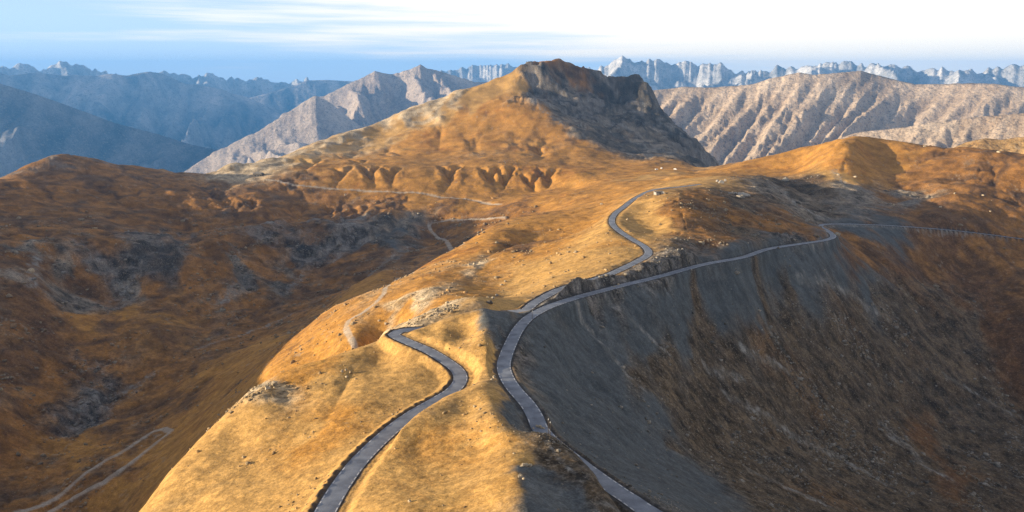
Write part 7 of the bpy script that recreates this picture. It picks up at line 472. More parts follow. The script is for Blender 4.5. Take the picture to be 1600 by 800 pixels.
DATA["ranges"] = {
'snowy_range_left': {'R':27200,'depth':6000,'base':-2400,'w':2000,'relief':0.9,'slant':0,'kind':'snow','sky':[(-0.5885,102.8),(-0.5554,139.9),(-0.544,176.1),(-0.5321,283.5),(-0.521,178.5),(-0.509,251.5),(-0.4997,342.7),(-0.49,217.8),(-0.4789,255.6),(-0.467,147.1),(-0.4547,111.0),(-0.4425,18.6),(-0.4168,0.0),(-0.4034,113.7),(-0.3872,0.0),(-0.3709,-153.9),(-0.3502,-58.1),(-0.3367,-155.9),(-0.3159,-196.3),(-0.2874,-158.4),(-0.266,-259.2),(-0.244,-200.4),(-0.2147,-302.9)]},
'snowy_range_middle': {'R':25000,'depth':6000,'base':-2000,'w':1700,'relief':0.9,'slant':0,'kind':'snow','sky':[(-0.1239,-226.1),(-0.0852,94.3),(-0.062,113.4),(-0.0426,207.9),(-0.0232,283.4),(0.0,302.4),(0.0233,189.1),(0.0466,56.8),(0.0775,0.0)]},
'snowy_range_right': {'R':19000,'depth':6000,'base':-1600,'w':1500,'relief':1.0,'slant':0,'kind':'snow','sky':[(0.0621,-100.7),(0.0889,171.8),(0.1005,143.0),(0.1119,199.9),(0.1232,299.1),(0.1384,326.8),(0.1536,297.8),(0.1648,339.6),(0.176,409.2),(0.1874,296.1),(0.1986,281.4),(0.2119,322.6),(0.2211,196.2),(0.2356,251.3),(0.2479,306.0),(0.2578,139.0),(0.2722,166.1),(0.2866,137.9),(0.3006,205.8),(0.3157,300.1),(0.3286,203.9),(0.3439,162.4),(0.3628,228.2),(0.3765,160.4),(0.3897,199.3),(0.4033,105.8),(0.4226,144.2),(0.442,104.0),(0.4609,90.2),(0.4854,101.8),(0.5036,75.6),(0.5151,137.6),(0.5272,62.2),(0.5409,160.1),(0.5494,171.5),(0.5608,133.9),(0.5879,167.4)]},
'blue_range': {'R':23000,'depth':7600,'base':-3400,'w':2300,'relief':1.3,'slant':0.3,'kind':'far','sky':[(-0.6,-57.6),(-0.5558,44.4),(-0.5476,0.0),(-0.5214,75.5),(-0.5128,30.4),(-0.4981,-15.3),(-0.4859,15.4),(-0.4677,-15.6),(-0.4519,31.4),(-0.4362,0.0),(-0.4152,95.6),(-0.4035,64.1),(-0.378,-211.1),(-0.3646,-244.9),(-0.3409,-346.3),(-0.3308,-447.2),(-0.3136,-567.1),(-0.2894,-842.6),(-0.2613,-1227.6),(-0.2177,-1678.8)]},
'blue_ridge_behind': {'R':24600,'depth':6000,'base':-3000,'w':1400,'relief':0.6,'slant':0,'kind':'far','sky':[(-0.3532,-1007.0),(-0.3101,-625.2),(-0.281,-449.8),(-0.2589,-271.1),(-0.244,-144.9),(-0.2218,-127.5),(-0.1959,-164.9),(-0.1733,-184.0),(-0.1393,-314.8),(-0.078,-598.1)]},
'dark_near_slope': {'R':14000,'depth':4600,'base':-2500,'w':1600,'relief':0.7,'slant':0.5,'kind':'forest','sky':[(-0.6002,-61.4),(-0.5571,-117.4),(-0.5241,-295.6),(-0.4898,-510.3),(-0.454,-744.1),(-0.4161,-907.1),(-0.3769,-1106.0),(-0.3358,-1248.2),(-0.2939,-1499.3)]},
'pale_peak': {'R':13260,'depth':4420,'base':-1700,'w':1300,'relief':1.0,'slant':-0.25,'kind':'pale','sky':[(-0.3058,-895.8),(-0.2755,-625.8),(-0.2453,-412.4),(-0.2152,-276.2),(-0.1922,-118.6),(-0.1769,-39.6),(-0.1654,49.5),(-0.1564,19.8),(-0.1451,-19.9),(-0.1274,59.8),(-0.1103,169.3),(-0.102,99.8),(-0.089,40.0),(-0.066,-40.1),(-0.0505,-90.5),(-0.0311,-100.6),(0.0,-141.0),(0.0468,-323.0)]},
'pale_spur': {'R':11560,'depth':3910,'base':-1700,'w':1100,'relief':1.0,'slant':-0.3,'kind':'pale','sky':[(-0.4373,-1745.8),(-0.4083,-1476.2),(-0.3791,-1218.7),(-0.3462,-992.5),(-0.3206,-863.2),(-0.2983,-731.0),(-0.2756,-562.8),(-0.2528,-384.7),(-0.2354,-282.8),(-0.2245,-344.0),(-0.2086,-467.2),(-0.1867,-671.8),(-0.1415,-945.4)]},
'tan_range': {'R':7755,'depth':3135,'base':-1155,'w':520,'relief':0.62,'slant':0.42,'kind':'tan','sky':[(0.1246,-276.3),(0.1624,-145.6),(0.185,-121.8),(0.2073,-98.1),(0.237,-103.2),(0.2662,-91.0),(0.2876,-73.4),(0.3016,-33.7),(0.3189,0.0),(0.336,27.7),(0.35,5.5),(0.3703,16.4),(0.4001,37.9),(0.4135,10.8),(0.4334,-32.0),(0.4561,-74.1),(0.4808,-67.9),(0.5019,-62.0),(0.5285,-66.1),(0.5461,-85.6),(0.5688,-104.4),(0.6127,-154.7)]},
'tan_foothill': {'R':5460,'depth':1260,'base':-868,'w':480,'relief':0.7,'slant':0.3,'kind':'tan','sky':[(0.2939,-584.7),(0.3354,-454.3),(0.3697,-408.6),(0.4026,-340.2),(0.4416,-311.1),(0.4727,-276.1),(0.503,-253.2),(0.5265,-231.5),(0.5607,-212.5),(0.604,-185.7)]},
'golden_hill': {'R':2300,'depth':500,'base':-330,'w':200,'relief':0.4,'slant':0,'kind':'gold','sky':[(0.4702,-201.7),(0.4944,-184.8),(0.5117,-162.5),(0.5291,-151.5),(0.5439,-154.8),(0.558,-147.4),(0.5747,-142.8),(0.6186,-150.4)]}}

# ------------------------------------------------------------------ height field of the near mountains
def sstep(a, b, x):
    t = np.clip((x-a)/(b-a), 0, 1)
    return t*t*(3-2*t)

_rng = np.random.RandomState(7)
_TAB = _rng.rand(8, 256, 256).astype(np.float32)

def vnoise(x, y, s=0, lin=False):
    """smooth value noise in -1..1, one feature per unit"""
    xi = np.floor(x); yi = np.floor(y)
    fx = (x-xi).astype(np.float32); fy = (y-yi).astype(np.float32)
    if not lin: fx = fx*fx*fx*(fx*(fx*6-15)+10); fy = fy*fy*fy*(fy*(fy*6-15)+10)
    xi = xi.astype(np.int64); yi = yi.astype(np.int64)
    T = _TAB[s % 8]; o = (s//8)*37
    x0 = (xi+o) & 255; x1 = (xi+1+o) & 255; y0 = (yi+o) & 255; y1 = (yi+1+o) & 255
    return ((T[x0, y0]*(1-fx)+T[x1, y0]*fx)*(1-fy)+(T[x0, y1]*(1-fx)+T[x1, y1]*fx)*fy)*2-1

def rotc(x, y, a):
    c, s = math.cos(a), math.sin(a)
    return x*c-y*s, x*s+y*c

def fbm(x, y, n, s=0, g=.5):
    v = 0; a = 1; t = 0
    for i in range(n):
        xx, yy = rotc(x, y, .6+i*1.1)
        v = v+a*vnoise(xx, yy, s+i); t += a; a *= g; x = x*2.03; y = y*2.03
    return v/t

def ridged(x, y, n, s=0, g=.5, lin=False):
    v = 0; a = 1; t = 0
    for i in range(n):
        xx, yy = rotc(x, y, .3+i*1.3)
        v = v+a*(1-2*np.abs(vnoise(xx, yy, s+i, lin))); t += a; a *= g; x = x*2.03; y = y*2.03
    return v/t

KT = 2.2                     # weight of azimuth against log range in the interpolation
MQC = .03

def mq_fit(pts):
    P_ = np.array(pts, float)
    r = np.hypot(P_[:, 0], P_[:, 1]).clip(8)
    C_ = np.stack([KT*np.arctan2(P_[:, 0], P_[:, 1]), np.log(r)], 1)
    e = P_[:, 2]/r
    n = len(C_)
    D = np.sqrt(((C_[:, None]-C_[None])**2).sum(-1)+MQC*MQC)
    A = np.zeros((n+1, n+1)); A[:n, :n] = D-np.eye(n)*.0015
    A[:n, n] = 1; A[n, :n] = 1
    b = np.zeros(n+1); b[:n] = e
    w = np.linalg.solve(A, b)
    return C_, w

def mq_eval(fit, th, L):
    C_, w = fit
    a = (KT*th).ravel().astype(np.float32); l = L.ravel().astype(np.float32)
    out = np.empty(len(a), np.float32)
    c0 = C_[:, 0].astype(np.float32); c1 = C_[:, 1].astype(np.float32); ww = w[:-1].astype(np.float32)
    for i in range(0, len(a), 4000):
        d = np.sqrt((a[i:i+4000, None]-c0)**2+(l[i:i+4000, None]-c1)**2+MQC*MQC)
        out[i:i+4000] = d@ww
    return (out+w[-1]).reshape(th.shape)

def bspline_up(Z, ui, vi):
    """cubic B-spline sampling of the grid Z at fractional indices ui (axis 0, vector) and vi (axis 1, vector)"""
    def mat(n, u):
        i = np.floor(u).astype(int); f = u-i
        M = np.zeros((len(u), n))
        ws = [(1-f)**3/6, (3*f**3-6*f**2+4)/6, (-3*f**3+3*f**2+3*f+1)/6, f**3/6]
        for k in range(4):
            np.add.at(M, (np.arange(len(u)), np.clip(i-1+k, 0, n-1)), ws[k])
        return M
    return mat(Z.shape[0], ui)@Z@mat(Z.shape[1], vi).T

def bil(Z, u, v):
    n, m = Z.shape[:2]
    u = np.clip(u, 0, n-1.001); v = np.clip(v, 0, m-1.001)
    i = u.astype(int); j = v.astype(int); f = (u-i); g = (v-j)
    if Z.ndim == 3: f = f[..., None]; g = g[..., None]
    return (Z[i, j]*(1-f)+Z[i+1, j]*f)*(1-g)+(Z[i, j+1]*(1-f)+Z[i+1, j+1]*f)*g

def poly_dist(X, Y, th, L, pts, maxd, far=1e9):
    """distance of the grid points to a polyline, and the height and side of the nearest point of it"""
    D = np.full(X.shape, far, np.float32); ZZ = np.zeros(X.shape, np.float32); S = np.zeros(X.shape, np.float32); U = np.zeros(X.shape, np.float32)
    n = len(pts); dt = th[1]-th[0]
    for k in range(n-1):
        a, b = pts[k], pts[k+1]
        rr = [math.hypot(a[0], a[1]), math.hypot(b[0], b[1])]; tt = [math.atan2(a[0], a[1]), math.atan2(b[0], b[1])]
        r0 = max(min(rr)-maxd, 5); t0 = min(tt)-maxd/min(rr); t1 = max(tt)+maxd/min(rr)
        i0 = int((t0-th[0])/dt); i1 = int((t1-th[0])/dt)+2
        j0 = int(np.searchsorted(L, math.log(r0)))-1; j1 = int(np.searchsorted(L, math.log(max(rr)+maxd)))+2
        i0 = max(i0, 0); j0 = max(j0, 0)
        if i1 <= i0 or j1 <= j0 or i0 >= len(th) or j0 >= len(L): continue
        s = np.s_[i0:i1, j0:j1]
        x = X[s]-a[0]; y = Y[s]-a[1]; dx = b[0]-a[0]; dy = b[1]-a[1]; q = dx*dx+dy*dy+1e-9
        t = np.clip((x*dx+y*dy)/q, 0, 1)
        d = np.hypot(x-t*dx, y-t*dy)
        m = d < D[s]
        D[s] = np.where(m, d, D[s]); ZZ[s] = np.where(m, a[2]+(b[2]-a[2])*t, ZZ[s])
        S[s] = np.where(m, np.sign(x*dy-y*dx), S[s]); U[s] = np.where(m, (k+t)/(n-1), U[s])
    return D, ZZ, S, U

def base_grid(fit, th, L, ct=None, cl=None):
    nt, nl = len(th), len(L)
    ct = ct or max(40, nt//3); cl = cl or max(40, nl//3)
    cth = np.linspace(th[0], th[-1], ct); cL = np.linspace(L[0], L[-1], cl)
    E = mq_eval(fit, *np.meshgrid(cth, cL, indexing='ij'))
    return bspline_up(E, np.linspace(0, ct-1, nt), (np.asarray(L)-L[0])/(L[-1]-L[0])*(cl-1))

CLS = 'POBSKMRWG'
def paint_weights(samples, th, L, r_of_L):
    """blended kind-of-ground weights: inverse-distance from the surveyed spots, edges made ragged with noise"""
    ct, cl = 300, 330
    cth = np.linspace(th[0], th[-1], ct); cL = np.linspace(L[0], L[-1], cl)
    T, LL = np.meshgrid(cth, cL, indexing='ij')
    W = np.zeros((ct*cl, len(CLS)), np.float32)
    a = (2.6*T).ravel().astype(np.float32); l = LL.ravel().astype(np.float32)
    S_ = np.array([(math.atan2(x, y)*2.6, math.log(math.hypot(x, y)), CLS.index(c)) for c, x, y in samples])
    for i in range(0, len(a), 3000):
        d2 = (a[i:i+3000, None]-S_[:, 0])**2+(l[i:i+3000, None]-S_[:, 1])**2+1e-5
        w = d2**-1.9
        for c in range(len(CLS)):
            W[i:i+3000, c] = w[:, S_[:, 2] == c].sum(1)
    W /= W.sum(1, keepdims=True)
    return W.reshape(ct, cl, len(CLS))

def survey_rows(fit, t0, t1, r0, r1, n):
    """rows of the mesh: closest together on the ground that faces the viewpoint, wide apart in the dead ground behind crests"""
    tt = np.linspace(t0, t1, 140); LL = np.linspace(math.log(r0), math.log(r1), 500)
    E = mq_eval(fit, *np.meshgrid(tt, LL, indexing='ij'))
    M = np.maximum.accumulate(E, axis=1); g = np.diff(M, axis=1)
    w = g.mean(0)+.35*np.percentile(g, 88, axis=0)
    w = np.convolve(np.pad(w, 6, mode='edge'), np.hanning(13)/np.hanning(13).sum(), 'valid')
    w = w/w.sum()+.45/len(w)
    cum = np.concatenate([[0], np.cumsum(w)]); cum /= cum[-1]
    return np.interp(np.linspace(0, 1, n), cum, LL)

def terrain(th, L, data, fit, detail=True):
    nt, nl = len(th), len(L)
    T, LL = np.meshgrid(th, L, indexing='ij')
    R = np.exp(LL); X = R*np.sin(T); Y = R*np.cos(T)
    E = base_grid(fit, th, L)
    Z = E*R
    out = {}
    # --- carved gullies
    for pts, depth, width in data['carve']:
        mx = width*2.6
        D, ZZ, S, U = poly_dist(X, Y, th, L, pts, mx)
        m = D < mx
        if not m.any(): continue
        wob = width*(1+.35*vnoise(X[m]/(width*1.3), Y[m]/(width*1.3), 3))
        env = sstep(0, .25, U[m])*sstep(1, .4, U[m])*1.25
        d = D[m]/wob
        Z[m] -= depth*(.42 if width > 10 else 1)*env*(np.exp(-np.abs(d)**1.2*1.7)-.18*np.exp(-(d-1.6)**2*4))
    Z0 = Z.copy()
    # --- kind of ground
    if detail:
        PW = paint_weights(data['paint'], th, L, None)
        wx = .030*fbm(X/R*22, LL*16, 4, 11)+.010*fbm(X/9, Y/9, 3, 15)*np.clip(300/R, 0, 1)
        wy = .045*fbm(X/R*22+9, LL*16+5, 4, 21)
        u = (T+wx/1.2-th[0])/(th[-1]-th[0])*(PW.shape[0]-1); v = (LL+wy-L[0])/(L[-1]-L[0])*(PW.shape[1]-1)
        W = bil(PW, u, v)
        out['W'] = W
    else:
        w = None
    # --- fall-line streaks (line integral convolution of noise down the slope)
    if detail:
        k = 2
        Zs = Z[::k, ::k]; Rs = R[::k, ::k]
        gt = np.gradient(Zs, th[k]-th[0], axis=0)/Rs; Lk = L[::k][:Zs.shape[1]]; gl = np.gradient(Zs, Lk, axis=1)/Rs
        for _ in range(3):
            for g in (gt, gl):
                g[1:-1] = (g[2:]+g[:-2]+2*g[1:-1])/4; g[:, 1:-1] = (g[:, 2:]+g[:, :-2]+2*g[:, 1:-1])/4
        mag = np.hypot(gt, gl)+1e-6
        out['slope'] = bil(mag, *np.meshgrid(np.linspace(0, Zs.shape[0]-1, nt), np.linspace(0, Zs.shape[1]-1, nl), indexing='ij'))
        lsc = 4095/(L[-1]-L[0]); ltab = np.interp(np.linspace(L[0], L[-1], 4096), Lk, np.arange(len(Lk))).astype(int)
        def lic(wave, steps, s):
            acc = np.zeros(Zs.shape, np.float32); cnt = 0
            for sg in (1, -1):
                t = T[::k, ::k].copy(); l = LL[::k, ::k].copy()
                for i in range(steps):
                    ui = np.clip(((t-th[0])/(th[k]-th[0])).astype(int), 0, Zs.shape[0]-1); vi = np.clip(ltab[((l-L[0])*lsc).astype(int).clip(0, 4095)], 0, Zs.shape[1]-1)
                    r = np.exp(l); x = r*np.sin(t); y = r*np.cos(t)
                    acc += vnoise(x/wave, y/wave, s); cnt += 1
                    a = gt[ui, vi]/mag[ui, vi]; b = gl[ui, vi]/mag[ui, vi]
                    t = t-sg*a*wave*.8/r; l = l-sg*b*wave*.8/r
            acc = acc/cnt*math.sqrt(cnt)
            return bil(acc, *np.meshgrid(np.linspace(0, Zs.shape[0]-1, nt), np.linspace(0, Zs.shape[1]-1, nl), indexing='ij'))
        l2 = lic(2.2, 10, 1); l8 = lic(8, 10, 2); l30 = lic(30, 8, 3)
        out['l2'], out['l8'], out['l30'] = l2, l8, l30
        # the kinds of ground finger into each other down the fall line
        far_ = sstep(400, 1100, R)
        for i, (a8, a30) in enumerate(((.5, -.4), (-.6, .5), (.7, .6), (-.8, -.5), (.9, -.8), (-.2, .8), (.5, -.9), (.8, .2), (-.9, .7))):
            q = R/9
            W[..., i] *= np.exp((.45+.6*far_)*(a8*l8+.6*a8*l2*(1-far_)+a30*l30*(.4+far_))+(.7+.8*far_)*fbm(X/38+i*7, Y/38, 4, 100+i*3, .65)+.8*fbm(T*70+i, LL*50, 4, 130+i, .7))
        W = W**1.15; W /= W.sum(-1, keepdims=True)
        out['W'] = W
        w = {c: W[..., i] for i, c in enumerate(CLS)}
    sp = R*.0022
    dz = np.zeros_like(Z)
    if detail:
        rough = .018*w['P']+.024*w['O']+.036*w['B']+.014*w['S']+.07*w['K']+.05*w['M']+.04*w['R']+.055*w['W']+.07*w['G']
        rock = np.clip(w['K']*1.1+.25*w['G']+.35*w['W']+.12*w['M'], 0, 1)
    else:
        rough = np.full_like(Z, .035); rock = 0
    fargold = sstep(350, 800, R)
    rough = rough*(1+.3*fargold)
    wv = [160, 80, 40, 20, 10, 5, 2.5, 1.3]
    for i, wl in enumerate(wv):
        vis = sstep(1.8, 3.2, wl/sp)*sstep(.16, .09, wl/R)
        if detail is False and wl < 40: continue
        x, y = rotc(X/wl, Y/wl, .4+i*.9)
        n = vnoise(x, y, 30+i)
        dz += vis*wl*rough*n*(.4 if wl > 60 else .8)*(1+1.1*sstep(16, 5, wl/sp))
        if detail:
            rd = 1-2.4*np.abs(vnoise(x*.8+7, y*.8+3, 40+i, True))
            dz += vis*wl*.085*rock*rd*(1.0 if wl < 60 else .3)*(.45+.55*sstep(500, 1000, R)+.9*sstep(1900, 2200, R))
    if detail:
        sl = np.clip(out['slope']*2, 0, 1)
        dz += l30*sstep(800, 1500, R)*2.6*sl*(w['O']+w['B']*.8+w['G']*1.2+w['W']*.8+w['K']*1.6)
        dz += l8*sstep(140, 500, R)*.22*sl*(1+3*w['G']+1.5*w['B']-.5*w['S']-.3*w['M']+w['K']*(3+5*sstep(700, 1100, R)*sstep(2200, 1600, R)))
        dz += l2*.035*sl*sstep(900, 400, R)*(1-.6*w['S']-.6*w['M'])
        # hummocks and dry channels on the brown valley side
        hb = (w['B']+w['R']*.5)*sstep(500, 800, R)
        rg = -np.abs(fbm(X/95+.4*vnoise(X/60, Y/60, 2), Y/140, 3, 51))
        dz -= hb*(3.5*np.exp(rg*9)+4.5*np.exp(-np.abs(l30-.1)*5))*np.clip(.4+.9*fbm(X/150, Y/150, 2, 57), 0, 1.3)
        dz += hb*2.2*fbm(X/80, Y/110, 3, 55)
    Z = Z+dz
    if detail:
        # beds of harder rock stand out as ledges on the cliffs
        kk = w['K']*sstep(500, 900, R)
        st_ = sstep(.25, .6, kk)
        ph = (Z+6*fbm(X/120, Y/120, 3, 171)+.08*X)/13
        fr = ph-np.floor(ph)
        Z = Z+st_*(sstep(.55, 1.0, fr)-fr)*7.0
    # --- roads
    rd = {}
    road = np.zeros_like(Z); verge = np.zeros_like(Z); trk = np.zeros_like(Z)
    for nm in ('L', 'R'):
        D, ZZ, S, U = poly_dist(X, Y, th, L, data['road'][nm], 16)
        bw = 4.5 if nm == 'L' else 3.2
        k1 = sstep(4.0+bw, 3.9, D)
        Z = np.where(D < 16, Z*(1-k1)+(ZZ-.14)*k1, Z)
        if detail:
            j = vnoise(X/1.7, Y/1.7, 5)
            berm = np.exp(-((D-4.1-.25*j)/.7)**2)*(.42+.2*j)
            side = np.where(S < 0, 1.0, .55)
            Z = Z+berm*side*(D < 9)*sstep(700, 400, R)
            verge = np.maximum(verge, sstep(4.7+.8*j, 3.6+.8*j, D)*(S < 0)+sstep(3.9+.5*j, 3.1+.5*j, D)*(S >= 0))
    for nm, pts in data['track'].items():
        D, ZZ, S, U = poly_dist(X, Y, th, L, pts, 14)
        k1 = sstep(5.5, 1.6, D)
        Zt = bil(Z0, *[np.array([0.]), np.array([0.])]) if False else None
        Z = np.where(D < 14, Z*(1-k1*.8)+(Z0-.2)*k1*.8, Z)
        wd = {'far_cross': 4.0, 'valley_switch': 3.0, 'valley_hairpin': 2.6}.get(nm, 2.0)
        j = vnoise(X/5, Y/5, 6)
        trk = np.maximum(trk, sstep(wd*1.35+.5*j, wd*.8, D)*(.8+.2*j))
    ch = np.zeros_like(Z)
    if detail:
        for pts, wd in data['chute']:
            D, ZZ, S, U = poly_dist(X, Y, th, L, pts, wd*3)
            j = .5*vnoise(X/wd/.9, Y/wd/.9, 16)+.5*vnoise(X/wd/.35, Y/wd/.35, 17)+.4*l2
            ch = np.maximum(ch, sstep(1.5, .4, D/wd+.8*j)*sstep(0, .06, U)*sstep(1, .85, U)*(D < wd*3))
    out['chute'] = ch
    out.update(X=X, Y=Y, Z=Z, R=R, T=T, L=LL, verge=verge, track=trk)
    return out

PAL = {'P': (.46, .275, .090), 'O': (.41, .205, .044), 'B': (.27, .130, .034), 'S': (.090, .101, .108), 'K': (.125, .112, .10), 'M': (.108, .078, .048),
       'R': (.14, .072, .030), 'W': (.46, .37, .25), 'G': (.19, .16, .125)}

def ground_colour(t):
    X, Y, R, W = t['X'], t['Y'], t['R'], t['W']
    w = {c: W[..., i] for i, c in enumerate(CLS)}
    l2, l8, l30 = t['l2'], t['l8'], t['l30']
    far = sstep(300, 900, R)
    st = (l2*(1-far)*.45+l8*.45+l30*far*.4)
    big = fbm(X/70, Y/70, 4, 61); mid = fbm(X/14, Y/14, 4, 65); fine = fbm(X/3.2, Y/3.2, 3, 69)
    col = np.zeros(X.shape+(3,), np.float32)
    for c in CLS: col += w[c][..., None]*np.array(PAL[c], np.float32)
    def mix(colr, f):
        nonlocal col
        f = np.clip(f, 0, 1)[..., None]; col = col*(1-f)+np.array(colr, np.float32)*f
    # orange grass creeping over the pale scree, pale scree runs in the grass
    mix((.42, .19, .03), w['P']*sstep(.35, .9, big+.35*st)*.55)
    mix((.30, .20, .085), w['P']*sstep(.3, 1.1, st+.4*mid)*.5)
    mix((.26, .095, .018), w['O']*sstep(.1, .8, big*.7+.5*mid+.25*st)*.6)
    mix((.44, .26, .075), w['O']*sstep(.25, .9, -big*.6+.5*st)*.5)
    mix((.12, .068, .034), w['B']*sstep(.0, .7, mid+.35*st)*.75)
    mix((.30, .14, .034), w['B']*sstep(.1, .8, -mid*.6-big*.7+.3*l8)*.7)
    mix((.085, .05, .028), w['B']*sstep(-.16, -.03, -np.abs(fbm(X/95+.4*vnoise(X/60, Y/60, 2), Y/140, 3, 51)))*sstep(400, 700, R)*.7)
    mix((.17, .13, .09), w['B']*sstep(.3, .9, fbm(X/30, Y/30, 4, 77)+.2*st)*.7)
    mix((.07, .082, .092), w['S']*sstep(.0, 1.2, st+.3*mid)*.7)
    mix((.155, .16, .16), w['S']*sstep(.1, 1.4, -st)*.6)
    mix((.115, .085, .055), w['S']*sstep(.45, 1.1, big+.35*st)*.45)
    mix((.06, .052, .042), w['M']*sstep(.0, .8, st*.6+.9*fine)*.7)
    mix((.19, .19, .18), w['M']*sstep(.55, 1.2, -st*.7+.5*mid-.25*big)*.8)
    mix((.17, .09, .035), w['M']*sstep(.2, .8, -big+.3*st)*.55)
    mix((.20, .20, .20), w['K']*sstep(.0, .9, fine+.5*mid+.3*st)*.6)
    mix((.05, .052, .06), w['K']*sstep(.1, 1., -mid-.4*st)*.7)
    mix((.30, .285, .25), w['G']*sstep(.3, .95, fine*.8+.4*mid)*.65)
    mix((.12, .075, .04), w['G']*sstep(.1, .8, big*.8-mid*.5)*.7)
    mix((.30, .18, .06), w['W']*sstep(.1, .7, mid-.3*big)*.8)
    # grain of every size that can be seen from the ridge
    sp = R*.0022
    tex = np.zeros_like(X)
    for i, wl in enumerate((.8, 1.6, 3.2, 6.4, 13, 26, 52)):
        a_, b_ = rotc(X/wl, Y/wl, .5+i*.7)
        tex += sstep(.9, 1.5, wl/sp)*sstep(14, 6, wl/sp)*vnoise(a_, b_, 90+i)
    tex = np.sign(tex)*np.abs(tex)**.85
    t['tex'] = tex
    gr = .14*w['P']+.15*w['O']+.20*w['B']+.12*w['S']+.48*w['K']+.34*w['M']+.2*w['R']+.26*w['W']+.42*w['G']
    col *= np.clip(1+gr*tex*1.25, .35, 1.9)[..., None]
    # stones
    s1 = vnoise(X/1.1, Y/1.1, 80)+.5*vnoise(X/.6, Y/.6, 81)
    s4 = vnoise(X/3.6, Y/3.6, 82)+.5*vnoise(X/1.9, Y/1.9, 83)
    stone = sstep(.75, 1.1, s1)*sstep(450, 250, R)+sstep(.62, .95, s4)*sstep(300, 600, R)
    patch = sstep(.05, .6, fbm(X/26, Y/26, 3, 85))
    dens = .18*w['P']+.45*w['O']+.5*w['B']+.12*w['S']+.55*w['M']+.7*w['G']+.8*w['W']+.5*w['K']+.4*w['R']
    mix((.34, .30, .24), stone*dens*(.25+.9*patch)*.8)
    mix((.28, .27, .25), t['chute']*(.22+.65*sstep(-.1, .5, fine+.5*mid)))
    fk = (w['K']+.7*w['G'])*sstep(1000, 1300, R)
    mix((.05, .046, .043), fk*sstep(.25, .75, l30*.8+.7*mid)*.85)
    mix((.27, .25, .23), fk*sstep(.25, .8, -l30*.8+.5*fine-.2)*.7)
    # tracks, and the shade of the road cut painted dark along the verges
    mix((.42, .37, .31), t['track']*.92)
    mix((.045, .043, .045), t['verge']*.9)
    col *= (1+.10*fine+.06*s1*sstep(500, 200, R))[..., None]
    col = np.clip(col, .015, .7)
    rock = np.clip(w['K']+.9*w['G']+.7*w['W']+.75*w['M']+.35*w['B']+.22*w['O']+.14*w['P']+.16*w['S']+.4*w['R'], 0, 1)*(1-.9*t['verge'].clip(0, 1))
    return col, rock

# ------------------------------------------------------------------ materials
def new_mat(name):
    m = bpy.data.materials.new(name); m.use_nodes = True
    n = m.node_tree.nodes; n.clear()
    o = n.new('ShaderNodeOutputMaterial'); b = n.new('ShaderNodeBsdfPrincipled'); m.node_tree.links.new(b.outputs[0], o.inputs[0])
    b.inputs['Roughness'].default_value = .95; b.inputs['Specular IOR Level'].default_value = .15
    return m, n, m.node_tree.links, b

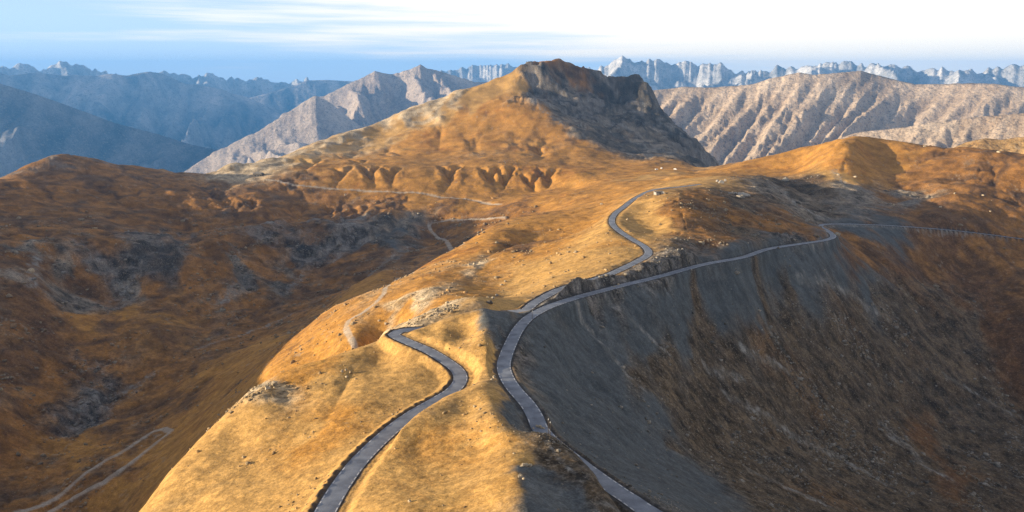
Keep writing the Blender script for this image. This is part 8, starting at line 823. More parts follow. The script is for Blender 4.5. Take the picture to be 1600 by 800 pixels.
def ground_mat(name, s1, s2, bump, contrast=.35, attr='Col'):
    """vertex colour of the ground cover, broken up by fine grain and stones, with relief"""
    m, n, l, b = new_mat(name)
    a = n.new('ShaderNodeAttribute'); a.attribute_name = attr
    g = n.new('ShaderNodeNewGeometry')
    def nz(scale, det, rough=.6):
        x = n.new('ShaderNodeTexNoise'); l.new(g.outputs['Position'], x.inputs['Vector']); x.inputs['Scale'].default_value = scale; x.inputs['Detail'].default_value = det; x.inputs['Roughness'].default_value = rough; return x.outputs['Fac']
    n1, n2 = nz(1/s1, 9, .78), nz(1/s2, 9, .58)
    mr = n.new('ShaderNodeMapRange'); l.new(n1, mr.inputs[0]); mr.inputs[1].default_value = .36; mr.inputs[2].default_value = .64; mr.inputs[3].default_value = 1-contrast; mr.inputs[4].default_value = 1+contrast
    mr2 = n.new('ShaderNodeMapRange'); l.new(n1, mr2.inputs[0]); mr2.inputs[1].default_value = .60; mr2.inputs[2].default_value = .70; mr2.inputs[3].default_value = 1; mr2.inputs[4].default_value = 1+contrast
    mu = n.new('ShaderNodeMath'); mu.operation = 'MULTIPLY'; l.new(mr.outputs[0], mu.inputs[0]); l.new(mr2.outputs[0], mu.inputs[1])
    # smooth scree shows less of it than rocky ground
    wt = n.new('ShaderNodeMapRange'); l.new(a.outputs['Alpha'], wt.inputs[0]); wt.inputs[1].default_value = .1; wt.inputs[2].default_value = .5; wt.inputs[3].default_value = .38; wt.inputs[4].default_value = 1
    lp = n.new('ShaderNodeMix'); lp.data_type = 'FLOAT'; l.new(wt.outputs[0], lp.inputs[0]); lp.inputs[2].default_value = 1; l.new(mu.outputs[0], lp.inputs[3])
    vs = n.new('ShaderNodeVectorMath'); vs.operation = 'SCALE'; l.new(a.outputs['Color'], vs.inputs[0]); l.new(lp.outputs[0], vs.inputs[3])
    # stones showing through, pale and dark, more of them where the ground is rocky
    n3, n4 = nz(1/(s1*.18), 3, .6), nz(1/(s1*.5), 3, .6)
    mr4 = n.new('ShaderNodeMapRange'); l.new(n3, mr4.inputs[0]); mr4.inputs[1].default_value = .35; mr4.inputs[2].default_value = .65; mr4.inputs[3].default_value = .78; mr4.inputs[4].default_value = 1.22
    vs2 = n.new('ShaderNodeVectorMath'); vs2.operation = 'SCALE'; l.new(vs.outputs[0], vs2.inputs[0]); l.new(mr4.outputs[0], vs2.inputs[3])
    cur = vs2.outputs[0]
    for src, lo_, hi_, fac in ((n3, .60, .67, .55), (n4, .60, .66, .6)):
        q1 = n.new('ShaderNodeMapRange'); l.new(src, q1.inputs[0]); q1.inputs[1].default_value = lo_; q1.inputs[2].default_value = hi_; q1.inputs[4].default_value = fac
        q2 = n.new('ShaderNodeMath'); q2.operation = 'MULTIPLY'; l.new(q1.outputs[0], q2.inputs[0]); l.new(a.outputs['Alpha'], q2.inputs[1])
        mx = n.new('ShaderNodeMix'); mx.data_type = 'RGBA'; l.new(q2.outputs[0], mx.inputs[0]); l.new(cur, mx.inputs[6]); mx.inputs[7].default_value = (.36, .31, .24, 1); cur = mx.outputs[2]
        q3 = n.new('ShaderNodeMapRange'); l.new(src, q3.inputs[0]); q3.inputs[1].default_value = .41; q3.inputs[2].default_value = .34; q3.inputs[4].default_value = fac*.9
        q4 = n.new('ShaderNodeMath'); q4.operation = 'MULTIPLY'; l.new(q3.outputs[0], q4.inputs[0]); l.new(a.outputs['Alpha'], q4.inputs[1])
        mx = n.new('ShaderNodeMix'); mx.data_type = 'RGBA'; l.new(q4.outputs[0], mx.inputs[0]); l.new(cur, mx.inputs[6]); mx.inputs[7].default_value = (.03, .027, .022, 1); cur = mx.outputs[2]
    l.new(cur, b.inputs['Base Color'])
    ad = n.new('ShaderNodeMath'); ad.operation = 'ADD'; 
    m1 = n.new('ShaderNodeMath'); m1.operation = 'MULTIPLY'; l.new(n1, m1.inputs[0]); m1.inputs[1].default_value = s1*.25
    m2 = n.new('ShaderNodeMath'); m2.operation = 'MULTIPLY'; l.new(n2, m2.inputs[0]); m2.inputs[1].default_value = s2
    l.new(m1.outputs[0], ad.inputs[0]); l.new(m2.outputs[0], ad.inputs[1])
    rk = n.new('ShaderNodeMath'); rk.operation = 'MULTIPLY'; l.new(a.outputs['Alpha'], rk.inputs[0]); rk.inputs[1].default_value = 1
    bp = n.new('ShaderNodeBump'); l.new(ad.outputs[0], bp.inputs['Height']); bp.inputs['Distance'].default_value = bump
    mr3 = n.new('ShaderNodeMapRange'); l.new(a.outputs['Alpha'], mr3.inputs[0]); mr3.inputs[3].default_value = .25; mr3.inputs[4].default_value = 1
    l.new(mr3.outputs[0], bp.inputs['Strength']); l.new(bp.outputs[0], b.inputs['Normal'])
    return m

def plain_mat(name, col, rough=.9, var=.2, scale=1.0, bump=0, metal=0):
    m, n, l, b = new_mat(name)
    b.inputs['Roughness'].default_value = rough; b.inputs['Metallic'].default_value = metal
    if rough < .7: b.inputs['Specular IOR Level'].default_value = .5
    g = n.new('ShaderNodeNewGeometry'); x = n.new('ShaderNodeTexNoise'); l.new(g.outputs['Position'], x.inputs['Vector']); x.inputs['Scale'].default_value = scale; x.inputs['Detail'].default_value = 4
    mr = n.new('ShaderNodeMapRange'); l.new(x.outputs['Fac'], mr.inputs[0]); mr.inputs[1].default_value = .3; mr.inputs[2].default_value = .7; mr.inputs[3].default_value = 1-var; mr.inputs[4].default_value = 1+var
    vs = n.new('ShaderNodeVectorMath'); vs.operation = 'SCALE'; vs.inputs[0].default_value = col; l.new(mr.outputs[0], vs.inputs[3]); l.new(vs.outputs[0], b.inputs['Base Color'])
    if bump:
        bp = n.new('ShaderNodeBump'); l.new(x.outputs['Fac'], bp.inputs['Height']); bp.inputs['Distance'].default_value = bump; l.new(bp.outputs[0], b.inputs['Normal'])
    return m

# ------------------------------------------------------------------ mesh helpers
def link(o): sc.collection.objects.link(o); return o
def grid_mesh(name, V, col=None, mat=None, kind='structure', flip=False):
    n, m = V.shape[:2]
    idx = np.arange(n*m, dtype=np.int32).reshape(n, m)
    q = np.stack([idx[:-1, :-1], idx[1:, :-1], idx[1:, 1:], idx[:-1, 1:]], -1).reshape(-1, 4)
    if flip: q = q[:, ::-1]
    me = bpy.data.meshes.new(name)
    me.vertices.add(n*m); me.vertices.foreach_set('co', V.astype(np.float32).ravel())
    me.loops.add(len(q)*4); me.loops.foreach_set('vertex_index', q.ravel().astype(np.int32))
    me.polygons.add(len(q)); me.polygons.foreach_set('loop_start', np.arange(0, len(q)*4, 4, dtype=np.int32))
    me.polygons.foreach_set('use_smooth', np.ones(len(q), bool))
    me.update(calc_edges=True)
    if col is not None:
        a = me.color_attributes.new('Col', 'FLOAT_COLOR', 'POINT'); a.data.foreach_set('color', col.astype(np.float32).ravel())
    if mat: me.materials.append(mat)
    o = link(bpy.data.objects.new(name, me))
    if kind: o['kind'] = kind
    return o
def py_mesh(name, verts, faces, mat, parent=None, smooth=False):
    me = bpy.data.meshes.new(name); me.from_pydata([tuple(v) for v in verts], [], faces); me.update()
    if smooth: me.polygons.foreach_set('use_smooth', [True]*len(me.polygons))
    if mat: me.materials.append(mat)
    o = link(bpy.data.objects.new(name, me)); o.parent = parent
    return o

# ------------------------------------------------------------------ the near mountains
fit = mq_fit(DATA['pts'])
NT, NL = 1090, 900
th = np.linspace(-.67, .67, NT)
# rows spaced by log of range
L = survey_rows(fit, -.6, .6, 122, 3150, NL)
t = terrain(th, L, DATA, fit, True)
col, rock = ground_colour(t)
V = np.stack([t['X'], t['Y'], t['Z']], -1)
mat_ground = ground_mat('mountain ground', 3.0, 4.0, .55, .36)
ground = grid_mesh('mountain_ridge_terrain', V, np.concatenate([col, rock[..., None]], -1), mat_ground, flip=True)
# the same ground going on outside the picture, coarser
for a, b_, r0, r1, n1, n2 in ((-2.1, -.67, 122, 3150, 70, 110), (.67, 2.1, 122, 3150, 70, 110), (-2.1, 2.1, 6, 122, 160, 40)):
    th2 = np.linspace(a, b_, n1); L2 = np.linspace(math.log(r0), math.log(r1), n2)
    E2 = mq_eval(fit, *np.meshgrid(th2, L2, indexing='ij'))
    T2, LL2 = np.meshgrid(th2, L2, indexing='ij'); R2 = np.exp(LL2); X2 = R2*np.sin(T2); Y2 = R2*np.cos(T2)
    Z2 = E2*R2 - (.3 if r0 > 100 else .5)
    c2 = np.zeros(X2.shape+(4,)); c2[..., :3] = (.20, .11, .045); c2[..., 3] = .3
    grid_mesh('surrounding_slopes', np.stack([X2, Y2, Z2], -1), c2, mat_ground, flip=True)

def ground_z(x, y):
    """height of the finished ground at a place"""
    u = (math.atan2(x, y)-th[0])/(th[1]-th[0]); v = float(np.interp(math.log(math.hypot(x, y)), L, np.arange(NL)))
    return float(bil(t['Z'], np.array([u]), np.array([v]))[0])

# ------------------------------------------------------------------ far ranges
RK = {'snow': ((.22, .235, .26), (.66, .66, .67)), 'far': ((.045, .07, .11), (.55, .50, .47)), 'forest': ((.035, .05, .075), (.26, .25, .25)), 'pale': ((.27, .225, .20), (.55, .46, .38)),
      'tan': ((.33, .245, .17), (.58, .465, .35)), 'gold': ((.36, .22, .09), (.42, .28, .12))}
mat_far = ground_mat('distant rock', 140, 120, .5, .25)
mat_mid = ground_mat('middle distance rock', 60, 50, .6, .22)
def build_range(name, d, seed):
    sky_ = d['sky']; R0 = d['R']
    tt = np.array([a for a, _ in sky_]); zz = np.array([b for _, b in sky_])
    nt_ = int(min(620, (tt[-1]-tt[0])/(.0011 if d['kind'] == 'snow' else .0015))); nr = 70 if d['kind'] == 'snow' else 120
    tg = np.linspace(tt[0], tt[-1], nt_)
    T, K = np.meshgrid(tg, np.linspace(0, 1, nr)**.9*1.16, indexing='ij')
    zc = np.interp(tg, tt, zz)
    ja = {'snow': .12, 'pale': .03, 'far': .004, 'tan': .02}.get(d['kind'], .01)*d['w']*d['relief']
    q = tg*R0/d['w']
    zc = (zc+ja*(ridged(q*1.5, q*0+seed, 4, seed+41, .6, True)-.3)+ja*.5*ridged(q*9, q*0+seed, 2, seed+43, .6, True))[:, None]
    endf = (sstep(0, .03, tg-tt[0])*sstep(0, .03, tt[-1]-tg))[:, None]
    s = tg*R0; w_ = d['w']
    rc = R0*(1+.035*fbm(s/(w_*2.5), s*0+seed, 3, seed))[:, None]
    r = rc-(1-K)*d['depth']
    X = r*np.sin(T); Y = r*np.cos(T)
    zb = d['base']
    k = np.clip(K, 0, 1)
    prof = k**1.25*(.80)+k**4*.20
    back = np.clip(K-1, 0, 1)
    Z = zb+(zc-zb)*prof-back*d['depth']*.55
    # spurs down the face, side ribs branching off them, small flutes
    sl = d['slant']*(1-K)*d['depth']
    S = T*R0+sl
    mod = np.clip(.5+.9*fbm(S/(w_*1.7), r/(w_*2.2), 3, seed+31), 0, 1)
    def tri(u): return 1-2*np.abs(2*(u-np.floor(u))-1)
    wob = fbm(X/(w_*.9), Y/(w_*.9), 4, seed+3)
    p1 = S/w_*.8+(.2 if d['kind'] == 'tan' else .55)*wob+.5*fbm(S/(w_*3), r*0, 2, seed+8)
    d1 = np.abs(2*(p1-np.floor(p1))-1)
    h1 = 1-2*d1
    p2 = r/(w_*.62)+d1*1.3+.6*fbm(X/(w_*.5), Y/(w_*.5), 3, seed+11)
    h2 = tri(p2)*np.clip(d1*2.5, 0, 1)
    if d['kind'] in ('tan', 'pale', 'far', 'forest'): h2 = tri(S/(w_*.36)+.45*fbm(S/(w_*.8), r/(w_*2.5), 3, seed+12))
    p3 = S/(w_*.17)+.5*r/(w_*.3)*np.sign(p1-np.floor(p1)-.5)+1.2*fbm(X/(w_*.3), Y/(w_*.3), 3, seed+15)
    h3 = tri(p3)
    h4 = ridged(X/(w_*.11), Y/(w_*.11), 3, seed+19, .55, True)
    env = 4*k*(1-k)*.75+.25*(1-k)
    cr = .22*np.minimum(1, (1-K).clip(0)*12)
    A = d['relief']*w_
    q1, q2, q3 = {'tan': (.16, .10, .035), 'pale': (.22, .075, .03), 'far': (.24, .075, .025), 'snow': (.38, .10, .0)}.get(d['kind'], (.24, .085, .038))
    Z += A*((env+cr*(1. if d['kind'] == 'snow' else .5))*q1*(.5+mod)*(h1-.2)+(env+cr)*q2*(.4+1.2*mod)*h2+(env*.8+cr)*q3*(.3+1.4*mod)*h3+(.35+env)*(.026 if d['kind'] == 'snow' else .012)*h4)
    h = zc-zb
    lo, hi = RK[d['kind']]
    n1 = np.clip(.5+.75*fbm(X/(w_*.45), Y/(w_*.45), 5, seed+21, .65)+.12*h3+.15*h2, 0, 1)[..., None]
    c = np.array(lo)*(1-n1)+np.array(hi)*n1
    rib2 = h2
    Z = zb+(Z-zb)*endf
    if d['kind'] in ('far', 'pale', 'tan'):
        # darker woods and meadows towards the foot of the face
        wd = sstep(.62, .35, k+.25*fbm(X/(w_*2.5), Y/(w_*2.5), 4, seed+25)+.1*rib2)[..., None]*(.9 if d['kind'] == 'far' else .35)
        c = c*(1-wd)+np.array((.055, .065, .06) if d['kind'] == 'far' else (.20, .16, .13))*wd
    if d['kind'] == 'snow':
        wd = sstep(.75, .45, k+.3*rib2)[..., None]
        c = c*(1-wd)+np.array((.22, .24, .27))*wd
    cc = np.concatenate([c, np.full(c.shape[:2]+(1,), .8)], -1)
    return grid_mesh(name, np.stack([X, Y, Z], -1), cc, mat_mid if R0 < 16000 else mat_far, flip=True)
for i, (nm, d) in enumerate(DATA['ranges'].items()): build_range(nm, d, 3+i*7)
# the deep valleys between them
n_ = 96
ring = np.array([[(math.sin(a)*r, math.cos(a)*r, -3750 - (0 if r > 5000 else 60)) for r in (0.01, 3000, 9000, 20000, 32000)] for a in np.linspace(0, 2*math.pi, n_)])
cr_ = np.zeros(ring.shape[:2]+(4,)); cr_[..., :3] = (.07, .08, .07); cr_[..., 3] = .3
grid_mesh('valley_floor', ring, cr_, mat_far, flip=True)

# ------------------------------------------------------------------ roads
def ribbon(name, pts, offs, zoff, mat, parent=None, kind='structure', crown=0.0, i0=0, i1=None):
    P_ = np.array(pts)[i0:i1]
    d = np.gradient(P_[:, :2], axis=0); d /= np.linalg.norm(d, axis=1)[:, None]+1e-9
    nrm = np.stack([d[:, 1], -d[:, 0]], 1)
    V = np.zeros((len(P_), len(offs), 3))
    for j, o in enumerate(offs):
        V[:, j, :2] = P_[:, :2]+nrm*o; V[:, j, 2] = P_[:, 2]+zoff+crown*(1-abs(o)/max(map(abs, offs)))
    o = grid_mesh(name, V, None, mat, kind)
    if parent: o.parent = parent
    return o
m_asphalt, n, l, b = new_mat('worn asphalt')
g = n.new('ShaderNodeNewGeometry')
x1 = n.new('ShaderNodeTexNoise'); l.new(g.outputs['Position'], x1.inputs['Vector']); x1.inputs['Scale'].default_value = .22; x1.inputs['Detail'].default_value = 5
x2 = n.new('ShaderNodeTexNoise'); l.new(g.outputs['Position'], x2.inputs['Vector']); x2.inputs['Scale'].default_value = 3.5; x2.inputs['Detail'].default_value = 4
cr2 = n.new('ShaderNodeValToRGB'); l.new(x1.outputs['Fac'], cr2.inputs[0])
cr2.color_ramp.elements[0].position = .32; cr2.color_ramp.elements[0].color = (.135, .155, .20, 1)
cr2.color_ramp.elements[1].position = .7; cr2.color_ramp.elements[1].color = (.27, .30, .355, 1)
mr = n.new('ShaderNodeMapRange'); l.new(x2.outputs['Fac'], mr.inputs[0]); mr.inputs[1].default_value = .3; mr.inputs[2].default_value = .7; mr.inputs[3].default_value = .85; mr.inputs[4].default_value = 1.12
vs = n.new('ShaderNodeVectorMath'); vs.operation = 'SCALE'; l.new(cr2.outputs[0], vs.inputs[0]); l.new(mr.outputs[0], vs.inputs[3]); l.new(vs.outputs[0], b.inputs['Base Color'])
b.inputs['Roughness'].default_value = .75; b.inputs['Specular IOR Level'].default_value = .4
m_paint = plain_mat('road paint', (.62, .62, .62), .7, .25, .8)
HW = 2.75
for nm, rn in (('L', 'ridge_road'), ('R', 'slope_road')):
    pts = DATA['road'][nm]
    o = ribbon(rn, pts, [-HW, -1.4, 0, 1.4, HW], 0.0, m_asphalt, crown=.05)
    # worn edge lines, broken into dashes
    rr = random.Random(5); V, F = [], []
    P_ = np.array(pts); d = np.gradient(P_[:, :2], axis=0); d /= np.linalg.norm(d, axis=1)[:, None]; nrm = np.stack([d[:, 1], -d[:, 0]], 1)
    for sgn in (-1, 1):
        for i in range(len(P_)-1):
            if rr.random() < (.18 if sgn > 0 else .35): continue
            for h_ in ((0, .62),):
                for k_ in h_:
                    p = P_[i]*(1-k_)+P_[i+1]*k_; nn = nrm[i]*(1-k_)+nrm[i+1]*k_
                    for wv_ in (HW-.42, HW-.12): V.append((p[0]+nn[0]*sgn*wv_, p[1]+nn[1]*sgn*wv_, p[2]+.05*(1-wv_/HW)+.012))
                q = len(V)-4; F.append((q, q+1, q+3, q+2) if sgn > 0 else (q, q+2, q+3, q+1))
    e = py_mesh('edge_marking', V, F, m_paint, o); e['kind'] = 'stuff'

# ------------------------------------------------------------------ loose stones lying about (too many to count)
def ico(sub):
    bm = bmesh.new(); bmesh.ops.create_icosphere(bm, subdivisions=sub, radius=1)
    v = np.array([x.co[:] for x in bm.verts]); f = np.array([[y.index for y in x.verts] for x in bm.faces]); bm.free(); return v, f
rs = np.random.RandomState(11)
W_ = {c: t['W'][..., i] for i, c in enumerate(CLS)}
patch = sstep(.0, .5, fbm(t['X']/26, t['Y']/26, 3, 85))
dens = (.07*W_['P']+.03*W_['O']+.30*W_['B']+.06*W_['S']+.5*W_['M']+.8*W_['G']+1.0*W_['W']+.6*W_['K']+.3*W_['R'])*(.05+patch**2)*(t['R'] > 150)*(t['verge'] < .1)*(t['track'] < .2)
dens *= sstep(1700, 1200, t['R'])*(1-.92*sstep(750, 950, t['R'])*(t['X'] > 60))
dens[0] = dens[-1] = 0
pr = (dens/dens.sum()).ravel(); NS = 18000
pick = rs.choice(pr.size, NS, replace=False, p=pr)
iv, if_ = ico(1)
vv = iv[None]*(1+.28*rs.randn(NS, len(iv), 1).clip(-1.6, 1.6))
size = t['R'].ravel()[pick]*.0010*np.exp(.65*rs.randn(NS)-.35).clip(.3, 3.2)
sc3 = size[:, None]*np.stack([rs.uniform(.7, 1.4, NS), rs.uniform(.7, 1.4, NS), rs.uniform(.5, .9, NS)], 1)
vv = vv*sc3[:, None, :]
an = rs.uniform(0, 6.28, NS); ca, sa = np.cos(an)[:, None], np.sin(an)[:, None]
vx = vv[..., 0]*ca-vv[..., 1]*sa; vy = vv[..., 0]*sa+vv[..., 1]*ca
pos = np.stack([t[k].ravel()[pick] for k in 'XYZ'], 1)
V3 = np.stack([vx+pos[:, :1], vy+pos[:, 1:2], vv[..., 2]+pos[:, 2:]+size[:, None]*.2], -1).reshape(-1, 3)
F3 = (if_[None]+(np.arange(NS)*len(iv))[:, None, None]).reshape(-1, 3)
me = bpy.data.meshes.new('loose_stones'); me.vertices.add(len(V3)); me.vertices.foreach_set('co', V3.astype(np.float32).ravel())
me.loops.add(F3.size); me.loops.foreach_set('vertex_index', F3.ravel().astype(np.int32)); me.polygons.add(len(F3)); me.polygons.foreach_set('loop_start', np.arange(0, F3.size, 3, dtype=np.int32)); me.update(calc_edges=True)
gc = col.reshape(-1, 3)[pick]; k_ = rs.uniform(.3, 1, NS)[:, None]
pal = np.array([(.34, .28, .19)])*(rs.uniform(.55, 1.15, NS)[:, None])
sc_ = gc*(1-k_)+pal*k_
dark = (W_['S']+W_['K']+W_['M']+W_['G'])[..., None].reshape(-1, 1)[pick].clip(0, 1)
sc_ = sc_*(1-dark)+np.array([(.22, .20, .17)])*rs.uniform(.45, 1.5, NS)[:, None]*dark
ca_ = me.color_attributes.new('Col', 'FLOAT_COLOR', 'POINT'); ca_.data.foreach_set('color', np.concatenate([np.repeat(sc_, len(iv), 0), np.full((len(V3), 1), .5)], 1).astype(np.float32).ravel())
me.materials.append(mat_ground)
so = link(bpy.data.objects.new('loose_stones', me)); so['kind'] = 'stuff'

# ------------------------------------------------------------------ things
def tag(o, label, cat, group=None):
    o['label'] = label; o['category'] = cat
    if group: o['group'] = group
    return o
def empty(name, loc, rz=0):
    o = link(bpy.data.objects.new(name, None)); o.location = loc; o.rotation_euler[2] = rz; return o
def box(V, F, x0, x1, y0, y1, z0, z1, top=(0, 0)):
    q = len(V); a, b_ = top
    V += [(x0, y0, z0), (x1, y0, z0), (x1, y1, z0), (x0, y1, z0), (x0+a, y0+b_, z1), (x1-a, y0+b_, z1), (x1-a, y1-b_, z1), (x0+a, y1-b_, z1)]
    F += [tuple(q+i for i in f) for f in ((0, 3, 2, 1), (4, 5, 6, 7), (0, 1, 5, 4), (1, 2, 6, 5), (2, 3, 7, 6), (3, 0, 4, 7))]
def tube(V, F, p, q_, r0, r1, n=8):
    p, q_ = Vector(p), Vector(q_); d = (q_-p).normalized(); a = d.orthogonal().normalized(); b_ = d.cross(a); s = len(V)
    for c, r in ((p, r0), (q_, r1)):
        for i in range(n):
            w_ = i/n*2*math.pi; V.append(tuple(c+a*math.cos(w_)*r+b_*math.sin(w_)*r))
    for i in range(n): F.append((s+i, s+(i+1) % n, s+n+(i+1) % n, s+n+i))
    F.append(tuple(s+i for i in range(n))[::-1]); F.append(tuple(s+n+i for i in range(n)))
SP = DATA['spots']
m_pale = plain_mat('pale weathered rock', (.42, .35, .25), .95, .35, 1.2, .3)
m_grey = plain_mat('grey rock', (.24, .23, .215), .95, .35, .9, .3)
m_dark = plain_mat('dark rock', (.12, .11, .10), .95, .35, .9, .3)
m_wood = plain_mat('weathered wood', (.10, .085, .07), .9, .3, 3)
m_conc = plain_mat('old concrete', (.36, .345, .32), .95, .3, .7, .1)
m_white = plain_mat('white paint', (.78, .78, .76), .35, .05, .5)
m_glass = plain_mat('dark window glass', (.02, .025, .03), .1, .05, .5)
m_tyre = plain_mat('black rubber', (.02, .02, .02), .9, .1, .5)
iv2, if2 = ico(2)
def boulder(i, s, label, mat, group=None):
    x, y, _ = SP['boulder'][i]; r_ = np.random.RandomState(100+i)
    d = r_.randn(6, 3); d /= np.linalg.norm(d, axis=1)[:, None]
    v = iv2.copy()
    for k_ in d:                                        # cut faces give a broken, angular block
        h_ = v@k_; lim = r_.uniform(.55, .8); v = v-np.maximum(h_-lim, 0)[:, None]*k_
    v = v*(1+.06*r_.randn(len(v), 1))*np.array([1.2, .9, .8])*r_.uniform(.9, 1.1, 3)*s*.62
    o = py_mesh('boulder', v, [tuple(map(int, f)) for f in if2], mat)
    o.location = (x, y, ground_z(x, y)+s*.22); o.rotation_euler = (r_.uniform(-.3, .3), r_.uniform(-.3, .3), r_.uniform(0, 6.3))
    return tag(o, label, 'boulder', group)
BS = [2.625, 1.6500000000000001, 2.25, 2.625, 1.875, 1.2000000000000002, 0.9750000000000001, 0.8999999999999999, 0.75, 0.8250000000000001, 0.675, 1.125, 0.9750000000000001, 0.8250000000000001, 0.9750000000000001, 0.75, 1.2000000000000002, 0.9750000000000001, 0.8250000000000001, 1.2000000000000002, 1.5, 1.0499999999999998, 1.35, 1.125, 3.0, 2.625, 2.25, 2.25, 1.9500000000000002, 4.5, 3.0, 3.0, 2.625, 2.25, 3.0, 3.75, 3.75, 3.75, 3.75, 6.75, 5.25, 5.25, 0.75, 2.25, 1.875, 1.0499999999999998, 4.5, 3.75]
g1 = 'pale boulders in a pile on the shadow line of the near crest'
g2 = 'pale boulders at the end of the sunlit crest near the bottom'
g3 = 'pale boulders by the narrow saddle between the two roads'
g4 = 'rocks of the broken outcrop on the golden slope'
g5 = 'boulders lying on the far shaded slope at the right'
BL = [('pale boulder with a dark hollow on the golden slope left of the hairpin', m_pale, None), ('small pale boulder left of the one with the dark hollow', m_pale, None),
 ('grey boulder at the top of the short broken crag above the knoll', m_grey, g4), ('lowest brown boulder of the short broken crag above the knoll', m_dark, g4), ('middle boulder of the short broken crag above the knoll', m_pale, g4)]
BL += [('%s boulder of the pile on the shadow line above the right road' % a, m_pale, g1) for a in ('largest pale', 'second largest', 'left middle', 'low left', 'rightmost', 'topmost')]
BL += [('%s at the ragged tip of the sunlit crest' % a, m_pale, g2) for a in ('largest pale boulder', 'boulder right of the largest one', 'boulder left of the largest one', 'lower left boulder', 'lowest small boulder')]
BL += [('%s boulder in the narrow saddle left of the right road bend' % a, m_pale, g3) for a in ('upper pale', 'lower left pale', 'lower right pale')]
BL += [('grey boulder beside the sunlit outcrop where the two roads join', m_grey, None), ('largest sunlit ochre rock at the fork where the two roads join', m_pale, None), ('low ochre rock on the left foot of the outcrop at the road fork', m_pale, None)]
BL += [('pale boulder on the smooth ochre slope, left one of a close pair', m_pale, None), ('pale boulder on the smooth ochre slope, right one of a close pair', m_pale, None)]
BL += [('%s rock of the ragged patch below the golden hump' % a, m_pale, 'rocks of the ragged patch below the golden hump') for a in ('largest pale', 'right hand pale', 'left hand lower')]
BL += [('pale boulder on the golden hillside above the knoll, upper of two', m_pale, None), ('pale boulder on the golden hillside above the knoll, lower of two', m_pale, None)]
BL += [('pale boulder on the golden slope left of the upper road bend', m_pale, None)]
BL += [('%s, under the right ridge' % a, m_pale, g5) for a in ('pale boulder near the shadow edge, left of two', 'pale boulder below the shadow gully', 'pale boulder near the shadow edge, right of two', 'lowest boulder towards the right edge', 'leftmost boulder above the far road')]
BL += [('pale rock high on the sunlit face near the right edge', m_pale, None), ('pale rock just under the crest of the right ridge', m_pale, None), ('pale rock below the dark arete of the right ridge, right one of two', m_pale, None), ('pale rock below the dark arete of the right ridge, left one of two', m_pale, None)]
BL += [('tall pale slab of rock standing out of the left cliff band', m_pale, None), ('lower pale rock under the tall slab in the left cliff band', m_grey, None), ('grey rock right of the tall slab in the left cliff band', m_grey, None)]
BL += [('small pale stone on the ochre slope at the bottom edge', m_pale, None), ('pale rock at the upper end of the stony crest on the left spur', m_pale, None), ('pale rock just below the top of the stony crest on the left spur', m_pale, None), ('ochre rock above the upper road between its two bends', m_pale, None), ('pale rock beside the far gravel track under the gullies', m_pale, None), ('pale rock beside the switchback of the gravel track in the valley', m_pale, None)]
for i, (lb, mt, gp) in enumerate(BL): boulder(i, BS[i], lb, mt, gp)

# snow poles and a telegraph pole
for i, (x, y, _) in enumerate(SP['snow_pole']):
    V, F = [], []; h_ = (4.2, 5.0, 4.8)[i]; tube(V, F, (0, 0, -.4), (0, 0, h_), .11, .07)
    z_ = ground_z(x, y); o = empty('snow_pole', (x, y, z_))
    py_mesh('post', V, F, m_wood, o)
    V, F = [], []; tube(V, F, (0, 0, h_), (0, 0, h_+.35), .09, .09); py_mesh('tip', V, F, m_white, o)
    tag(o, ('tall dark snow pole beside the bend of the right road', 'left one of two dark snow poles close together on the scree below the road', 'right one of two dark snow poles close together on the scree below the road')[i], 'pole', 'snow poles along the road')
x, y, _ = SP['telegraph_pole'][0]; o = empty('telegraph_pole', (x, y, ground_z(x, y)))
V, F = [], []; tube(V, F, (0, 0, -.5), (0, 0, 7), .16, .11); py_mesh('post', V, F, m_wood, o)
V, F = [], []; box(V, F, -.9, .9, .12, .24, 6.3, 6.45); py_mesh('crossarm', V, F, m_wood, o)
tag(o, 'thin wooden pole standing alone on the golden hillside above the gravel track', 'pole')

# vans on the col
for i, (x, y, _) in enumerate(SP['van']):
    o = empty('camper_van', (x, y, ground_z(x, y)+.1), (.3, .9, -.5)[i])
    V, F = [], []; box(V, F, -3.2, 2.0, -1.05, 1.05, .45, 2.8, (.08, .08)); box(V, F, 2.0, 3.2, -1.0, 1.0, .45, 1.5, (.15, .06)); py_mesh('body', V, F, m_white, o)
    V, F = [], [(0, 1, 2, 3)]; V = [(2.03, -.9, 1.52), (2.03, .9, 1.52), (1.94, .85, 2.5), (1.94, -.85, 2.5)]; V = V+[(a-.2, b_, c_) for a, b_, c_ in V]; F = [(0, 1, 2, 3), (7, 6, 5, 4), (0, 4, 5, 1), (1, 5, 6, 2), (2, 6, 7, 3), (3, 7, 4, 0)]; py_mesh('windscreen', V, F, m_glass, o)
    for sx in (-2.1, 2.2):
        for sy in (-1, 1):
            V, F = [], []; tube(V, F, (sx, sy*.82, .42), (sx, sy*1.08, .42), .42, .42, 12); py_mesh('wheel', V, F, m_tyre, o)
    V, F = [], []; box(V, F, -2.6, -1.2, -1.09, -1.0, 1.5, 2.1); py_mesh('window', V, F, m_glass, o)
    tag(o, ('white camper van at the end of the col, left one of the two parked together', 'white camper van at the end of the col, right one of the two parked together', 'white camper van parked alone right of the other two on the col')[i], 'van', 'camper vans parked on the col')
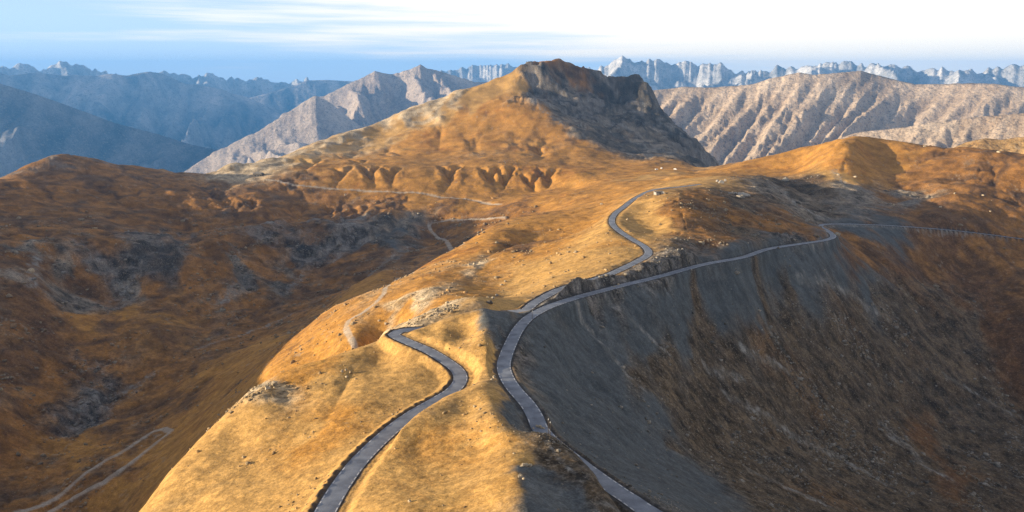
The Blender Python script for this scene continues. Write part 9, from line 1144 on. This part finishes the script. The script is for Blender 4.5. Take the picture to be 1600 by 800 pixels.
# cars parked by the far road
car_mats = [plain_mat('car paint', c_, .3, .03, .5) for c_ in ((.03, .035, .04), (.06, .02, .02), (.05, .05, .055), (.3, .3, .3))]
for i, (x, y, _) in enumerate(SP['car']):
    V, F = [], []; box(V, F, -2.1, 2.1, -.86, .86, .32, .85, (.12, .06)); box(V, F, -1.5, .9, -.78, .78, .85, 1.45, (.45, .16))
    for sx in (-1.35, 1.35):
        for sy in (-1, 1): tube(V, F, (sx, sy*.68, .32), (sx, sy*.88, .32), .32, .32, 10)
    o = py_mesh('parked_car', V, F, car_mats[(i*7) % 4 if i % 5 else 0]); o.location = (x, y, ground_z(x, y)); o.rotation_euler[2] = 1.4+.1*(i % 3)
    tag(o, '%s car from the left in the %s row parked below the mountain' % (('first', 'second', 'third', 'fourth', 'fifth', 'sixth', 'seventh', 'eighth')[i if i < 7 else i-7], 'farther' if i < 7 else 'nearer'), 'car', 'cars parked in rows beside the far road')
# old military works
x, y, _ = SP['bunker'][0]; o = empty('stone_bunker', (x, y, ground_z(x, y)-.3), .3)
V, F = [], []; box(V, F, -5, -4.2, -3, 3, 0, 3); box(V, F, 4.2, 5, -3, 3, 0, 3.2); box(V, F, -4.2, 4.2, 2.2, 3, 0, 2.8); box(V, F, -4.2, -1.2, -3, -2.2, 0, 2.4); box(V, F, 1.2, 4.2, -3, -2.2, 0, 2.6); py_mesh('wall', V, F, m_conc, o)
V, F = [], []; box(V, F, -4.1, 4.1, -2.1, 2.1, .1, .5); py_mesh('floor_slab', V, F, m_dark, o)
V, F = [], []; box(V, F, -5.1, 5.1, 1.2, 3.1, 3.21, 3.5); py_mesh('roof_slab', V, F, m_conc, o)
tag(o, 'small roofless concrete bunker at the top of the ochre slope above the road', 'bunker')
x, y, _ = SP['ruin'][0]; o = empty('ruined_fort', (x, y, ground_z(x, y)-1), -.2)
V, F = [], []; box(V, F, -13, 11, -7, 7, 0, 8, (1.5, 1.2)); box(V, F, -22, -13, -5, 4, 0, 4, (.8, .6)); py_mesh('wall', V, F, m_dark, o)
V, F = [], []; box(V, F, -10, 8, -5, 5, 8.01, 9.4, (.8, .8)); py_mesh('roof', V, F, m_grey, o)
for k_ in (-7, 0, 6): V, F = [], []; box(V, F, k_, k_+2.2, -6.9, -6.2, 2.2, 4.4); py_mesh('opening', V, F, m_tyre, o)
tag(o, 'dark ruined stone fort at the left end of the far gravel track', 'fort')
x, y, _ = SP['slab'][0]; o = empty('concrete_platform', (x, y, ground_z(x, y)+.1), .2)
V, F = [], []; box(V, F, -10, 9, -9, 9, -1.5, .5, (.5, .5)); py_mesh('deck', V, F, m_conc, o)
for k_ in range(4): V, F = [], []; box(V, F, -5+k_*2.6, -3.9+k_*2.6, -1+k_ % 2, .4+k_ % 2, .51, 1.2+.3*(k_ % 2), (.15, .15)); py_mesh('plinth', V, F, m_dark, o)
tag(o, 'pale concrete platform with dark plinths on the shaded slope below the pass', 'platform')
for i, (x, y, _) in enumerate(SP['block']):
    V, F = [], []; s_ = (3.2, 2.2, 2.4)[i]; box(V, F, -s_, s_, -s_*.6, s_*.6, -1, s_*.8, (.4, .3)); box(V, F, -s_*.5, s_*.7, -s_*.35, s_*.35, s_*.8+.01, s_*1.1, (.3, .2))
    o = py_mesh('concrete_block', V, F, m_conc); o.location = (x, y, ground_z(x, y)); o.rotation_euler[2] = i*.7
    tag(o, ('largest pale concrete block on the rim of the pass, nearest of three', 'pale concrete block on the rim of the pass, left of the largest', 'pale concrete block on the rim of the pass, right of the largest')[i], 'block', 'concrete blocks on the rim of the pass')

# ------------------------------------------------------------------ air
m_haze = bpy.data.materials.new('haze'); m_haze.use_nodes = True
n = m_haze.node_tree.nodes; n.clear(); o_ = n.new('ShaderNodeOutputMaterial'); pv = n.new('ShaderNodeVolumePrincipled'); m_haze.node_tree.links.new(pv.outputs[0], o_.inputs['Volume'])
pv.inputs['Color'].default_value = (.12, .42, 1, 1); pv.inputs['Density'].default_value = 3.2e-5; pv.inputs['Anisotropy'].default_value = 0.0
hb = 33000; z0, z1 = -3860, 560
hz = py_mesh('haze', [(-hb, -hb, z0), (hb, -hb, z0), (hb, hb, z0), (-hb, hb, z0), (-hb, -hb, z1), (hb, -hb, z1), (hb, hb, z1), (-hb, hb, z1)],
             [(0, 3, 2, 1), (4, 5, 6, 7), (0, 1, 5, 4), (1, 2, 6, 5), (2, 3, 7, 6), (3, 0, 4, 7)], m_haze)
hz['kind'] = 'stuff'
